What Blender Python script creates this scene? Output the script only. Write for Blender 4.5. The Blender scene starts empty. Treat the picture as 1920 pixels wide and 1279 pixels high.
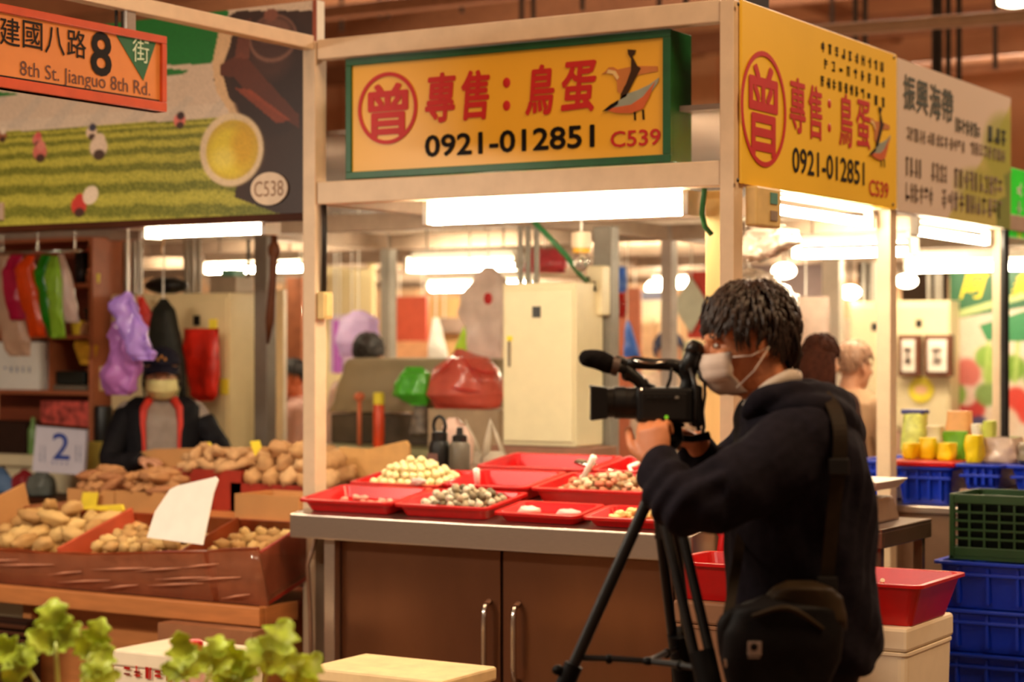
import bpy, bmesh, math, random
import numpy as np
from mathutils import Vector, Matrix, Euler, noise
random.seed(7)
sc = bpy.context.scene
C = sc.collection
PI = math.pi
# ------------------------------------------------------------------ camera, world, lights, exposure
F, YH, HC = 3678.0, 648.0, 1.55          # focal length in pixels, horizon row, camera height
YAW = math.atan2(0.5198, 0.8543)
RU, RV = math.cos(YAW), math.sin(YAW)    # camera right in stall axes (X along the shop fronts, Y into the side aisle)
cd = bpy.data.cameras.new('camera'); cam = bpy.data.objects.new('camera', cd); C.objects.link(cam)
cd.sensor_width = 36; cd.lens = F / 1920 * 36; cd.shift_y = (YH - 639.5) / 1920
cd.clip_start = 0.05; cd.clip_end = 200
cam.location = (0, 0, HC); cam.rotation_euler = (PI / 2, 0, YAW)
cd.dof.use_dof = True; cd.dof.focus_distance = 5.8; cd.dof.aperture_fstop = 2.1
sc.camera = cam
sc.view_settings.view_transform = 'Standard'; sc.view_settings.look = 'None'
sc.view_settings.gamma = 1; sc.view_settings.use_curve_mapping = False
sc.view_settings.exposure = 0.0
sc.cycles.use_denoising = True
sc.cycles.max_bounces = 6; sc.cycles.transparent_max_bounces = 12
sc.cycles.sample_clamp_indirect = 6
w = bpy.data.worlds.new('world'); sc.world = w; w.use_nodes = True
w.node_tree.nodes['Background'].inputs[0].default_value = (0.50, 0.31, 0.19, 1)
w.node_tree.nodes['Background'].inputs[1].default_value = 0.42
def area(name, loc, rot, sx, sy, power, col):
    l = bpy.data.lights.new(name, 'AREA'); l.shape = 'RECTANGLE'; l.size = sx; l.size_y = sy; l.energy = power; l.color = col
    o = bpy.data.objects.new(name, l); C.objects.link(o); o.location = loc; o.rotation_euler = rot; return o
WARM = (1.0, 0.63, 0.38)
# high-bay lamps of the market hall, over the aisles
area('hall_lamp', (-4.6, 2.6, 6.2), (math.radians(18), 0, 0), 2.4, 1.0, 105, WARM)
area('hall_lamp', (1.2, 4.5, 6.4), (0, math.radians(38), 0), 1.2, 2.4, 290, (1.0, 0.66, 0.36))
# unseen fill lamps added above the picture to brighten potato front and greens
area('fill_lamp', (-3.4, 2.9, 2.55), (math.radians(20), 0, 0), 1.2, .15, 42, (1, .88, .70))
area('fill_lamp', (-6.2, 3.2, 2.55), (math.radians(20), 0, 0), 1.2, .15, 85, (1, .88, .70))
area('hall_lamp', (-1.0, 14.5, 6.5), (0, math.radians(20), 0), 2.0, 2.0, 900, (1, .74, .52))
area('hall_lamp', (-9.0, 14.5, 6.5), (0, 0, 0), 3.0, 3.0, 1000, (1, .74, .52))
area('hall_lamp', (-6.0, 20.0, 6.5), (math.radians(-25), 0, 0), 4.0, 2.0, 1200, (1, .74, .52))

# ------------------------------------------------------------------ helpers
def ray(px):
    dx = (px - 960) / F
    return (dx * RU - RV, dx * RV + RU)
def P(px, py, U=None, V=None, Z=None, D=None):
    """the point of the place seen at (px,py) that lies on the plane X=U, Y=V, Z=Z or at depth D"""
    a, b = ray(px); c = (YH - py) / F
    t = U / a if U is not None else V / b if V is not None else (Z - HC) / c if Z is not None else D
    return Vector((a * t, b * t, HC + c * t))
def lin(c):
    return tuple(((x / 255) / 12.92 if x / 255 <= 0.04045 else ((x / 255 + 0.055) / 1.055) ** 2.4) for x in c)
MATS = {}
def mat(name, rgb, rough=0.5, metal=0.0, var=0.10, scale=14, bump=0.0, emit=None, strength=0, translucent=0.0, alpha=1.0, stretch=None, coat=0.0, trans=0.0, spec=None):
    if name in MATS: return MATS[name]
    m = bpy.data.materials.new(name); m.use_nodes = True; nt = m.node_tree; N = nt.nodes; L = nt.links
    b = N['Principled BSDF']; out = N['Material Output']
    b.inputs['Roughness'].default_value = rough; b.inputs['Metallic'].default_value = metal
    b.inputs['Coat Weight'].default_value = coat; b.inputs['Transmission Weight'].default_value = trans
    c = lin(rgb)
    if spec is None: spec = 0.5 if max(rgb) > 70 or rough < .5 else 0.12
    b.inputs['Specular IOR Level'].default_value = spec
    tc = N.new('ShaderNodeTexCoord'); mp = N.new('ShaderNodeMapping'); nz = N.new('ShaderNodeTexNoise')
    mp.inputs['Scale'].default_value = stretch or (1, 1, 1)
    nz.inputs['Scale'].default_value = scale; nz.inputs['Detail'].default_value = 5
    L.new(tc.outputs['Object'], mp.inputs[0]); L.new(mp.outputs[0], nz.inputs['Vector'])
    r = N.new('ShaderNodeValToRGB')
    r.color_ramp.elements[0].position = 0.3; r.color_ramp.elements[1].position = 0.7
    r.color_ramp.elements[0].color = tuple(x * (1 - var) for x in c) + (1,)
    r.color_ramp.elements[1].color = tuple(min(1, x * (1 + var)) for x in c) + (1,)
    L.new(nz.outputs['Fac'], r.inputs[0]); L.new(r.outputs[0], b.inputs['Base Color'])
    if bump:
        bp = N.new('ShaderNodeBump'); bp.inputs['Strength'].default_value = bump; bp.inputs['Distance'].default_value = 0.01
        L.new(nz.outputs['Fac'], bp.inputs['Height']); L.new(bp.outputs[0], b.inputs['Normal'])
    if emit:
        b.inputs['Emission Color'].default_value = lin(emit) + (1,); b.inputs['Emission Strength'].default_value = strength
    if alpha < 1: b.inputs['Alpha'].default_value = alpha
    if translucent:
        t = N.new('ShaderNodeBsdfTranslucent'); mx = N.new('ShaderNodeMixShader'); mx.inputs[0].default_value = translucent
        L.new(r.outputs[0], t.inputs[0]); L.new(b.outputs[0], mx.inputs[1]); L.new(t.outputs[0], mx.inputs[2]); L.new(mx.outputs[0], out.inputs[0])
    MATS[name] = m; return m
def wm(o):
    return wm(o.parent) @ o.matrix_basis if o.parent else o.matrix_basis.copy()
def tag(o, label=None, cat=None, group=None, kind=None):
    for k, v in (('label', label), ('category', cat), ('group', group), ('kind', kind)):
        if v: o[k] = v
    return o
def thing(name, label, cat, loc=(0, 0, 0), rz=0, group=None):
    o = bpy.data.objects.new(name, None); C.objects.link(o); o.location = loc; o.rotation_euler = (0, 0, rz); o.empty_display_size = 0.1
    o.matrix_basis = Matrix.Translation(loc) @ Matrix.Rotation(rz, 4, 'Z')
    return tag(o, label, cat, group)
class MB:
    def __init__(s): s.v = []; s.f = []
    def add(s, vs, fs, M=None):
        n = len(s.v)
        s.v += [tuple(M @ Vector(p)) if M is not None else tuple(p) for p in vs]; s.f += [tuple(i + n for i in q) for q in fs]; return s
    def box(s, x0, x1, y0, y1, z0, z1, M=None):
        if x0 > x1: x0, x1 = x1, x0
        if y0 > y1: y0, y1 = y1, y0
        if z0 > z1: z0, z1 = z1, z0
        vs = [(x0, y0, z0), (x1, y0, z0), (x1, y1, z0), (x0, y1, z0), (x0, y0, z1), (x1, y0, z1), (x1, y1, z1), (x0, y1, z1)]
        return s.add(vs, [(0, 3, 2, 1), (4, 5, 6, 7), (0, 1, 5, 4), (1, 2, 6, 5), (2, 3, 7, 6), (3, 0, 4, 7)], M)
    def loft(s, rings, cap=True, M=None, closed=True):
        n = len(rings[0]); vs = [p for r in rings for p in r]; fs = []
        for i in range(len(rings) - 1):
            for j in range(n if closed else n - 1):
                k = (j + 1) % n; fs.append((i * n + j, i * n + k, (i + 1) * n + k, (i + 1) * n + j))
        if cap: fs.append(tuple(range(n))[::-1]); fs.append(tuple((len(rings) - 1) * n + j for j in range(n)))
        return s.add(vs, fs, M)
    def tube(s, pts, r, seg=8, M=None, flat=1.0, up=None):
        pts = [Vector(p) for p in pts]; n = len(pts); rs = r if isinstance(r, (list, tuple)) else [r] * n
        rings = []; prev = None
        for i, p in enumerate(pts):
            d = (pts[min(i + 1, n - 1)] - pts[max(i - 1, 0)])
            if d.length < 1e-9: d = Vector((0, 0, 1))
            d.normalize()
            if prev is None:
                a = Vector(up) if up is not None else (Vector((0, 0, 1)) if abs(d.z) < .9 else Vector((1, 0, 0)))
            else: a = prev
            a = (a - d * a.dot(d)); a.normalize(); b = d.cross(a); prev = a
            rings.append([p + a * math.cos(2 * PI * k / seg) * rs[i] * flat + b * math.sin(2 * PI * k / seg) * rs[i] for k in range(seg)])
        return s.loft(rings, True, M)
    def limb(s, pts, rs, seg=14, sub=6, M=None, flat=1.0):
        """smooth tapered chain with round ends"""
        pts = [Vector(p) for p in pts]; P2 = []; R2 = []
        n = len(pts)
        for i in range(n - 1):
            p0 = pts[max(i - 1, 0)]; p1 = pts[i]; p2 = pts[i + 1]; p3 = pts[min(i + 2, n - 1)]
            for k in range(sub):
                t = k / sub
                P2.append(0.5 * ((2 * p1) + (p2 - p0) * t + (2 * p0 - 5 * p1 + 4 * p2 - p3) * t * t + (3 * p1 - p0 - 3 * p2 + p3) * t ** 3))
                R2.append(rs[i] * (1 - t) + rs[i + 1] * t)
        P2.append(pts[-1]); R2.append(rs[-1])
        d0 = (P2[0] - P2[1]).normalized(); d1 = (P2[-1] - P2[-2]).normalized()
        A = []; AR = []
        for a in (80, 55, 28): A.append(P2[0] + d0 * R2[0] * math.sin(math.radians(a))); AR.append(R2[0] * math.cos(math.radians(a)))
        B = []; BR = []
        for a in (28, 55, 80): B.append(P2[-1] + d1 * R2[-1] * math.sin(math.radians(a))); BR.append(R2[-1] * math.cos(math.radians(a)))
        return s.tube(A + P2 + B, AR + R2 + BR, seg, M, flat)
    def ball(s, c, r, seg=16, rings=10, M=None, amp=0, freq=6, seed=0):
        if not isinstance(r, (list, tuple)): r = (r, r, r)
        rs = []
        for i in range(rings + 1):
            th = PI * i / rings; ring = []
            for j in range(seg):
                ph = 2 * PI * j / seg
                u = Vector((math.sin(th) * math.cos(ph), math.sin(th) * math.sin(ph), math.cos(th)))
                k = 1 + (amp * noise.noise(u * freq * .3 + Vector((seed, seed * 2.3, 1))) if amp else 0)
                ring.append((c[0] + u.x * r[0] * k, c[1] + u.y * r[1] * k, c[2] + u.z * r[2] * k))
            if i in (0, rings): ring = [tuple(sum(q[a] for q in ring) / seg for a in range(3))] * seg
            rs.append(ring)
        n0 = len(s.v); vs = [rs[0][0]] + [p for q in rs[1:-1] for p in q] + [rs[-1][0]]; fs = []
        for j in range(seg):
            k = (j + 1) % seg; fs.append((0, 1 + j, 1 + k)); b = 1 + (rings - 2) * seg; fs.append((b + k, b + j, len(vs) - 1))
            for i in range(rings - 2): fs.append((1 + i * seg + j, 1 + (i + 1) * seg + j, 1 + (i + 1) * seg + k, 1 + i * seg + k))
        return s.add(vs, fs, M)
    def lathe(s, prof, seg=20, M=None):
        return s.loft([[(r * math.cos(2 * PI * k / seg), r * math.sin(2 * PI * k / seg), z) for k in range(seg)] for r, z in prof], True, M)
    def prism(s, poly, d0, d1, M=None):
        """polygon in local XY extruded along local Z from d0 to d1"""
        return s.loft([[(x, y, d0) for x, y in poly], [(x, y, d1) for x, y in poly]], True, M)
    def grid(s, fn, nu, nv, M=None, thick=None):
        vs = [fn(i / nu, j / nv) for j in range(nv + 1) for i in range(nu + 1)]
        fs = [(j * (nu + 1) + i, j * (nu + 1) + i + 1, (j + 1) * (nu + 1) + i + 1, (j + 1) * (nu + 1) + i) for j in range(nv) for i in range(nu)]
        return s.add(vs, fs, M)
    def tub(s, w, d, h, taper=0.04, t=0.006, lip=0.015, r=0.03, M=None):
        """open plastic tray: base centre at origin, rim w x d at height h"""
        def rr(w_, d_, z, r_):
            out = []
            for cx, cy, a0 in ((1, 1, 0), (-1, 1, 90), (-1, -1, 180), (1, -1, 270)):
                for k in range(5):
                    a = math.radians(a0 + k * 22.5); out.append((cx * (w_ / 2 - r_) + r_ * math.cos(a), cy * (d_ / 2 - r_) + r_ * math.sin(a), z))
            return out
        w0, d0 = w - 2 * lip, d - 2 * lip
        R = [rr(w0 - 2 * taper, d0 - 2 * taper, 0, r * .7), rr(w0, d0, h - .012, r), rr(w, d, h - .012, r), rr(w, d, h, r), rr(w0 - 2 * t, d0 - 2 * t, h, r * .8), rr(w0 - 2 * taper - 2 * t, d0 - 2 * taper - 2 * t, t, r * .6)]
        return s.loft(R, True, M)
    def mesh(s, name, parent=None, M=None, smooth=False, flip=True):
        me = bpy.data.meshes.new(name); vs = s.v
        if parent is not None or M is not None:
            I = (wm(parent) if parent is not None else M).inverted(); vs = [tuple(I @ Vector(p)) for p in vs]
        me.from_pydata(vs, [], s.f); me.update()
        bm = bmesh.new(); bm.from_mesh(me)
        bmesh.ops.recalc_face_normals(bm, faces=bm.faces); bm.to_mesh(me); bm.free()
        if smooth:
            me.polygons.foreach_set('use_smooth', [True] * len(me.polygons))
        return me
    def build(s, name, m, parent=None, M=None, smooth=False, bevel=0, label=None, sharp=None):
        me = s.mesh(name, parent, M, smooth); me.materials.append(m)
        o = bpy.data.objects.new(name, me); C.objects.link(o)
        if parent is not None: o.parent = parent
        elif M is not None: o.matrix_basis = M
        if bevel:
            b = o.modifiers.new('bevel', 'BEVEL'); b.width = bevel; b.segments = 2; b.limit_method = 'ANGLE'; b.angle_limit = math.radians(40)
        if smooth and sharp:
            try: me.set_sharp_from_angle(angle=math.radians(sharp))
            except Exception: pass
        if label: o['label'] = label
        return o
def boxo(name, m, x0, x1, y0, y1, z0, z1, parent=None, bevel=0.004, label=None):
    c = None
    if parent is None: c = Matrix.Translation(((x0 + x1) / 2, (y0 + y1) / 2, min(z0, z1)))
    return MB().box(x0, x1, y0, y1, z0, z1).build(name, m, parent, M=c, bevel=bevel, label=label)
def struct(o):
    o['kind'] = 'structure'; return o
SCR = bpy.data.scenes.new('scratch')
def evaluated_mesh(o):
    SCR.collection.objects.link(o); vl = SCR.view_layers[0]; vl.update(); dg = vl.depsgraph; dg.update()
    me = bpy.data.meshes.new_from_object(o.evaluated_get(dg), depsgraph=dg); SCR.collection.objects.unlink(o); return me
def remesh(mb, name, m, voxel, parent=None, M=None, smooth=4, deform=None):
    """one continuous surface out of overlapping closed shapes"""
    me = bpy.data.meshes.new('tmp'); me.from_pydata(mb.v, [], mb.f)
    bm = bmesh.new(); bm.from_mesh(me); bmesh.ops.recalc_face_normals(bm, faces=bm.faces); bm.to_mesh(me); bm.free()
    o = bpy.data.objects.new('tmp', me)
    r = o.modifiers.new('r', 'REMESH'); r.mode = 'VOXEL'; r.voxel_size = voxel
    if smooth:
        sm = o.modifiers.new('s', 'SMOOTH'); sm.iterations = smooth; sm.factor = 0.5
    out = evaluated_mesh(o)
    bpy.data.objects.remove(o); bpy.data.meshes.remove(me)
    out.name = name
    if deform:
        n_ = len(out.vertices); co = np.empty(n_ * 3, dtype=np.float32); no = co.copy(); out.vertices.foreach_get('co', co); out.vertices.foreach_get('normal', no)
        out.vertices.foreach_set('co', np.array([tuple(deform(Vector(p), Vector(q))) for p, q in zip(co.reshape(-1, 3).tolist(), no.reshape(-1, 3).tolist())], dtype=np.float32).ravel()); out.update()
    I = (wm(parent) if parent is not None else (M or Matrix())).inverted()
    out.transform(I)
    out.polygons.foreach_set('use_smooth', [True] * len(out.polygons))
    out.materials.clear(); out.materials.append(m)
    q = bpy.data.objects.new(name, out); C.objects.link(q)
    if parent is not None: q.parent = parent
    elif M is not None: q.matrix_basis = M
    return q
# frames: local XY of a printed face -> the place
def front_frame(V): return Matrix(((1, 0, 0, 0), (0, 0, -1, V), (0, 1, 0, 0), (0, 0, 0, 1)))   # x->X, y->Z, z->-Y
def side_frame(U): return Matrix(((0, 0, 1, U), (1, 0, 0, 0), (0, 1, 0, 0), (0, 0, 0, 1)))      # x->Y, y->Z, z->+X
def text(body, rect, fr, m, parent, name='lettering', bold=0.0, depth=0.0012, off=0.001, shear=0.0):
    """lettering fitted to rect (x0,x1,y0,y1) of the frame; bold strokes are the glyph printed over itself a little to each side"""
    cu = bpy.data.curves.new(name, 'FONT'); cu.body = body; cu.size = 1; cu.shear = shear; cu.resolution_u = 3
    o = bpy.data.objects.new('tmp', cu); me = evaluated_mesh(o); bpy.data.objects.remove(o)
    if len(me.vertices) == 0: return None
    co = np.empty(len(me.vertices) * 3, dtype=np.float32); me.vertices.foreach_get('co', co); co = co.reshape(-1, 3)
    lo = co.min(0); hi = co.max(0); x0, x1, y0, y1 = rect
    fs = [tuple(p.vertices) for p in me.polygons]; bpy.data.meshes.remove(me)
    bx = bold * (y1 - y0) * .55; sx = max(x1 - x0 - 2 * bx, 1e-4) / max(hi[0] - lo[0], 1e-6); sy = max(y1 - y0 - 2 * bx, 1e-4) / max(hi[1] - lo[1], 1e-6)
    mb = MB(); n = 8 if bold > .001 else 1
    for k in range(n):
        dx, dy = (math.cos(k * PI / 4) * bx, math.sin(k * PI / 4) * bx) if n > 1 else (0, 0)
        mb.add([(x0 + bx + (p[0] - lo[0]) * sx + dx, y0 + bx + (p[1] - lo[1]) * sy + dy, off + depth + k * .00012) for p in co], fs, fr)
    return mb.build(name, m, parent)
# flat prints: a fine grid with one printed colour per point
def print_mat():
    if 'print' in MATS: return MATS['print']
    m = bpy.data.materials.new('printed_sheet'); m.use_nodes = True; nt = m.node_tree
    a = nt.nodes.new('ShaderNodeVertexColor'); a.layer_name = 'Col'; b = nt.nodes['Principled BSDF']; b.inputs['Roughness'].default_value = 0.45
    nt.links.new(a.outputs[0], b.inputs['Base Color']); MATS['print'] = m; return m
class Canvas:
    def __init__(s, w, h, n, base):
        s.w, s.h = w, h; s.nx = n; s.ny = max(2, int(n * h / w)); s.a = np.zeros((s.ny, s.nx, 3)); s.a[:] = base
        s.X, s.Y = np.meshgrid(np.linspace(0, 1, s.nx), np.linspace(1, 0, s.ny))      # x right, y up (0..1); row 0 is the top
    def mask(s, m, c, k=1.0):
        m = np.clip(m, 0, 1)[..., None] * k; s.a = s.a * (1 - m) + np.array(c) * m
    def ell(s, cx, cy, rx, ry, c, k=1.0, soft=0.06, rot=0):
        X = s.X - cx; Y = s.Y - cy; ca, sa = math.cos(rot), math.sin(rot); asp = s.h / s.w
        Yp = Y * asp; X2 = X * ca + Yp * sa; Y2 = (-X * sa + Yp * ca) / asp
        d = np.sqrt((X2 / rx) ** 2 + (Y2 / ry) ** 2); s.mask((1 - d) / soft + .5, c, k)
    def poly(s, pts, c, k=1.0):
        ins = np.zeros(s.X.shape, bool); n = len(pts)
        for i in range(n):
            x0, y0 = pts[i]; x1, y1 = pts[(i + 1) % n]
            cnd = ((y0 > s.Y) != (y1 > s.Y)); xi = (x1 - x0) * (s.Y - y0) / ((y1 - y0) or 1e-9) + x0
            ins ^= cnd & (s.X < xi)
        s.mask(ins.astype(float), c, k)
    def noise(s, amp, fx=1):
        rng = np.random.RandomState(3); s.a = s.a * (1 + amp * (rng.rand(s.ny, s.nx, 1) - .5) * 2)
    def build(s, name, fr, x0, y0, parent, off=0.002):
        vs = [(x0 + s.w * i / (s.nx - 1), y0 + s.h * (1 - j / (s.ny - 1)), off) for j in range(s.ny) for i in range(s.nx)]
        I = wm(parent).inverted() if parent is not None else Matrix(); T = I @ fr
        n = s.nx; fs = [(j * n + i, (j + 1) * n + i, (j + 1) * n + i + 1, j * n + i + 1) for j in range(s.ny - 1) for i in range(n - 1)]
        me = bpy.data.meshes.new(name); me.from_pydata([tuple(T @ Vector(p)) for p in vs], [], fs); me.update()
        ca = me.color_attributes.new('Col', 'FLOAT_COLOR', 'POINT')
        c = np.clip(s.a.reshape(-1, 3) / 255, 0, 1); c = np.where(c <= .04045, c / 12.92, ((c + .055) / 1.055) ** 2.4)
        ca.data.foreach_set('color', np.concatenate([c, np.ones((len(c), 1))], 1).astype(np.float32).ravel())
        me.materials.append(print_mat()); o = bpy.data.objects.new(name, me); C.objects.link(o)
        if parent is not None: o.parent = parent
        return o
def pillow(rows, th, V=None, U=None, D=None, amp=0.0, seed=0, seg=36, sub=8, freq=9, mb=None, sq=.8, box=False):
    """soft closed volume from rows (py, pxL, pxR) standing at one plane/depth, half thickness th"""
    mb = mb or MB(); kw = dict(V=V, U=U, D=D); out = []
    rr = []
    for i in range(len(rows) - 1):
        for k in range(sub):
            t = k / sub; rr.append(tuple(rows[i][a] * (1 - t) + rows[i + 1][a] * t for a in range(3)))
    rr.append(rows[-1]); n = len(rr); wmax = max(r[2] - r[1] for r in rr)
    for i, (py, a, b) in enumerate(rr):
        A = P(a, py, **kw); B = P(b, py, **kw); c = (A + B) / 2; h = (B - A) / 2
        nrm = Vector((h.y, -h.x, 0)); nrm.normalize()
        e = min(1, 3.2 * min(i, n - 1 - i) / n + .12); tt = th * (1 if box else e) * (0.45 + .55 * (b - a) / wmax)
        ring = []
        for j in range(seg):
            ph = 2 * PI * j / seg; cx = math.cos(ph); cy = math.sin(ph)
            cx = math.copysign(abs(cx) ** sq, cx); cy = math.copysign(abs(cy) ** min(1, sq * 1.2), cy)
            p = c + h * cx + nrm * cy * tt
            if amp:
                q = Vector((p.x * freq + seed, p.y * freq, p.z * freq * .45)); p = p + (nrm * (1 if cy > 0 else -1) * .9 + h.normalized() * cx * .5) * (noise.noise(q) + .45 * noise.noise(q * 3.1)) * amp
            ring.append(tuple(p))
        out.append(ring)
    mb.loft(out); return mb
# ------------------------------------------------------------------ materials
cream = mat('cream_paint', (226, 200, 168), 0.45, var=.06)
creamw = mat('white_paint', (236, 222, 204), 0.45, var=.05)
ceilm = mat('ceiling_board', (140, 120, 106), 0.7, var=.08, scale=3)
steel = mat('brushed_steel', (196, 180, 166), 0.30, metal=.92, var=.06, scale=30, stretch=(1, 1, 14), bump=.03)
steeld = mat('cabinet_steel', (128, 86, 62), 0.30, metal=.85, var=.10, scale=4, stretch=(1, 1, .4))  # reflection of the dim brown aisle put into the steel's colour
chrome = mat('chrome', (215, 205, 195), 0.18, metal=1)
greyp = mat('grey_paint', (140, 132, 122), 0.5)
darkm = mat('dark_metal', (46, 40, 36), 0.45, metal=.4)
black = mat('black_plastic', (16, 14, 14), 0.4, var=.2)
redp = mat('red_plastic', (205, 14, 18), 0.28, var=.06, translucent=.12)
reddk = mat('dark_red_board', (150, 40, 22), 0.5)
bluep = mat('blue_plastic', (8, 50, 190), 0.32, var=.08)
greenp = mat('green_plastic', (30, 62, 26), 0.4)
wood = mat('plywood', (186, 116, 62), 0.55, var=.14, scale=5, stretch=(1, 1, 7))
woodr = mat('red_brown_wood', (150, 72, 44), 0.5, var=.15, scale=5, stretch=(.6, 6, 6))
woodd = mat('dark_wood', (70, 36, 20), 0.5, var=.2, scale=5)
card = mat('cardboard', (196, 142, 86), 0.8, var=.08, scale=6)
cardr = mat('red_cardboard', (134, 58, 26), 0.35, var=.3, scale=5, coat=.6)
foam = mat('foam_box', (240, 222, 192), 0.7, var=.04)
yel = mat('yellow_card', (245, 220, 60), 0.6)
white = mat('white_paper', (245, 240, 230), 0.6, var=.03)
blackink = mat('black_ink', (24, 16, 12), 0.5)
redink = mat('red_ink', (196, 22, 12), 0.5, var=.05)
greenf = mat('green_frame', (14, 84, 36), 0.4, var=.15)
skin = mat('skin', (196, 128, 92), 0.5, var=.08, scale=30)
skin2 = mat('pale_skin', (206, 150, 118), 0.5, var=.08, scale=30)
haird = mat('dark_hair', (30, 20, 16), 0.45, var=.4, scale=50)

# ------------------------------------------------------------------ the market hall
struct(boxo('floor', mat('floor_concrete', (110, 82, 62), .35, var=.15, scale=2), -22, 12, -6, 30, -.1, 0, bevel=0))
struct(boxo('wall_back', mat('hall_wall', (206, 156, 118), .8, var=.1, scale=1.5), -22, 12, 26, 26.2, 0, 8.3, bevel=0))
struct(boxo('wall_left', MATS['hall_wall'], -22.2, -22, -6, 26, 0, 8.3, bevel=0))
struct(boxo('ceiling', mat('hall_ceiling', (150, 100, 68), .8, var=.15, scale=1), -22, 12, -6, 26, 8.3, 8.4, bevel=0))
# hall steelwork above the stalls: girders, pipes and hanger rods, each a thing of the building
brownst = mat('brown_steel', (140, 96, 66), .6, var=.15)
for i, (v, z, hgt) in enumerate(((12.4, 4.12, .10), (15.2, 4.75, .28), (19.5, 5.2, .5), (23.4, 5.4, .3))):
    o = boxo('trim_%d' % (i + 1), brownst, -20, 10, v, v + .12, z, z + hgt, bevel=.01); struct(o)
for i, u in enumerate((-12.5, -9.6, -6.8, -3.2, .4)):
    o = boxo('trim_%d' % (i + 5), brownst, u, u + .1, 11, 26, 5.75, 5.95, bevel=.01); struct(o)
pale = mat('pale_panel', (226, 180, 136), .7, var=.06)
for i, (px0, px1) in enumerate(((645, 812), (820, 1000), (1010, 1180), (1188, 1345))):   # pale cladding boards high up
    a = P(px0, 40, V=25.8); b = P(px1, 40, V=25.8)
    struct(boxo('trim_%d' % (i + 10), pale, a.x, b.x, 25.8, 25.98, 4.6, 6.3, bevel=.01))
def rod(px, y1, V, name='hanger_rod', r=.018, y0=-30, m=None, lab=None):
    a = P(px, y1, V=V); b = P(px, y0, V=V)
    o = MB().tube([(a.x, V, a.z), (a.x, V, 8.35)], r).build(name, m or darkm, M=Matrix.Translation((a.x, V, a.z)), smooth=True)
    tag(o, lab or 'thin dark hanger rod coming down from the hall ceiling', 'rod', 'hanger rods under the hall ceiling')
for px, y1, V in ((640, 60, 14), (712, 35, 13), (728, 34, 13), (866, 24, 13), (978, 40, 12), (1000, 40, 12), (1092, 20, 12), (1236, 30, 12), (1286, 24, 11.6),
                  (1604, 120, 12), (1622, 120, 12), (1752, 150, 11.5), (1762, 155, 11.5), (1778, 160, 11.5), (1798, 170, 11.5), (1560, 90, 14), (1866, 130, 13)):
    rod(px, y1, V)
def pipe(name, a, b, r, m, lab, cat='pipe', group=None):
    a = Vector(a); b = Vector(b)
    o = MB().tube([a, b], r, 10).build(name, m, M=Matrix.Translation((a + b) / 2), smooth=True, sharp=40); return tag(o, lab, cat, group)
pipe('hall_pipe', P(1440, 66, V=11.2), P(2000, 24, V=11.2), .04, mat('pipe_paint', (150, 118, 90), .5), 'long pale brown pipe running high across the hall at upper right')
pipe('hall_pipe', P(600, 30, V=16), P(900, -6, V=16), .035, brownst, 'brown pipe running high behind the left end of the big stall sign')
pipe('hall_pipe', P(1500, 150, V=15), P(2000, 108, V=15), .06, brownst, 'thick brown pipe low under the hall roof at upper right')
# high lamp at the top right corner
t = thing('high_bay_lamp', 'white glowing hall lamp at the top right corner of the picture', 'lamp', P(1903, -2, V=15))
MB().lathe([(.02, .30), (.08, .28), (.16, .05), (.2, .04)], 20, M=Matrix.Translation(t.location)).build('lamp_shade', darkm, t, smooth=True)
glow = mat('lamp_glow', (255, 240, 210), .5, emit=(255, 238, 205), strength=14)
MB().ball(P(1903, -2, V=15), (.15, .15, .06)).build('bulb', glow, t, smooth=True)
# ------------------------------------------------------------------ stall frame: posts and beams
def post(u0, v0, z0=0, z1=2.77, m=cream, label='', name='stall_post', wd=.062, dp=.076, seal=True):
    t = thing(name, label, 'post', (u0 + wd / 2, v0 + dp / 2, z0), group=None)
    boxo('column', m, u0, u0 + wd, v0, v0 + dp, z0 + .006, z1, t, bevel=.003)
    boxo('foot_plate', greyp, u0 - .02, u0 + wd + .02, v0 - .02, v0 + dp + .02, z0, z0 + .006, t, bevel=0)
    return t
p1 = post(-4.818, 6.30, label='cream steel stall post left of the big yellow sign, beside the potatoes')
p2 = post(-2.975, 6.30, label='tall cream steel corner post right behind the camera operator', wd=.055)
post(-2.985, 7.86, label='cream steel post right of the camera operator under the joint of the two side signs')
p4 = post(-2.985, 9.43, label='cream steel post at the far right under the end of the green and white sign')
post(-4.80, 9.43, m=mat('dull_grey_paint', (176, 160, 150), .5), z1=2.2, label='pale grey post far back in the big stall, left of the operator’s head')
post(-6.64, 9.43, m=greyp, z1=2.2, label='grey post far back behind the purple bag')
post(-4.80, 12.57, m=creamw, z1=2.2, wd=.09, label='narrow pale post far back between grey post and white plastic bag')
post(-4.52, 11.0, m=creamw, z1=2.2, wd=.11, label='pale tan post behind the operator’s hood')
def beam(name, x0, x1, y0, y1, z0, z1, m=cream):
    o = boxo(name, m, x0, x1, y0, y1, z0, z1, bevel=.004); struct(o); return o
k = 20
beams = [(-4.75, -2.976, 6.305, 6.365, 2.695, 2.775), (-4.75, -2.976, 6.305, 6.375, 2.115, 2.205), (-12, -4.82, 6.50, 6.55, 2.13, 2.2)]
for v in (7.86, 9.43, 11.0, 12.57, 14.2, 16): beams.append((-12, -2.99, v + .005, v + .07, 2.115, 2.2))
for u in (-2.975, -4.81, -6.64, -8.47): beams.append((u, u + .055, 6.385, 7.86, 2.118, 2.198)); beams.append((u, u + .055, 7.935, 9.43, 2.118, 2.198)); beams.append((u, u + .055, 9.51, 16, 2.118, 2.198))
beams.append((-2.975, -2.92, 6.385, 7.86, 2.69, 2.765)); beams.append((-2.975, -2.92, 7.94, 9.43, 2.69, 2.765))
inner = mat('inner_beam', (176, 152, 132), .5)
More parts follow.
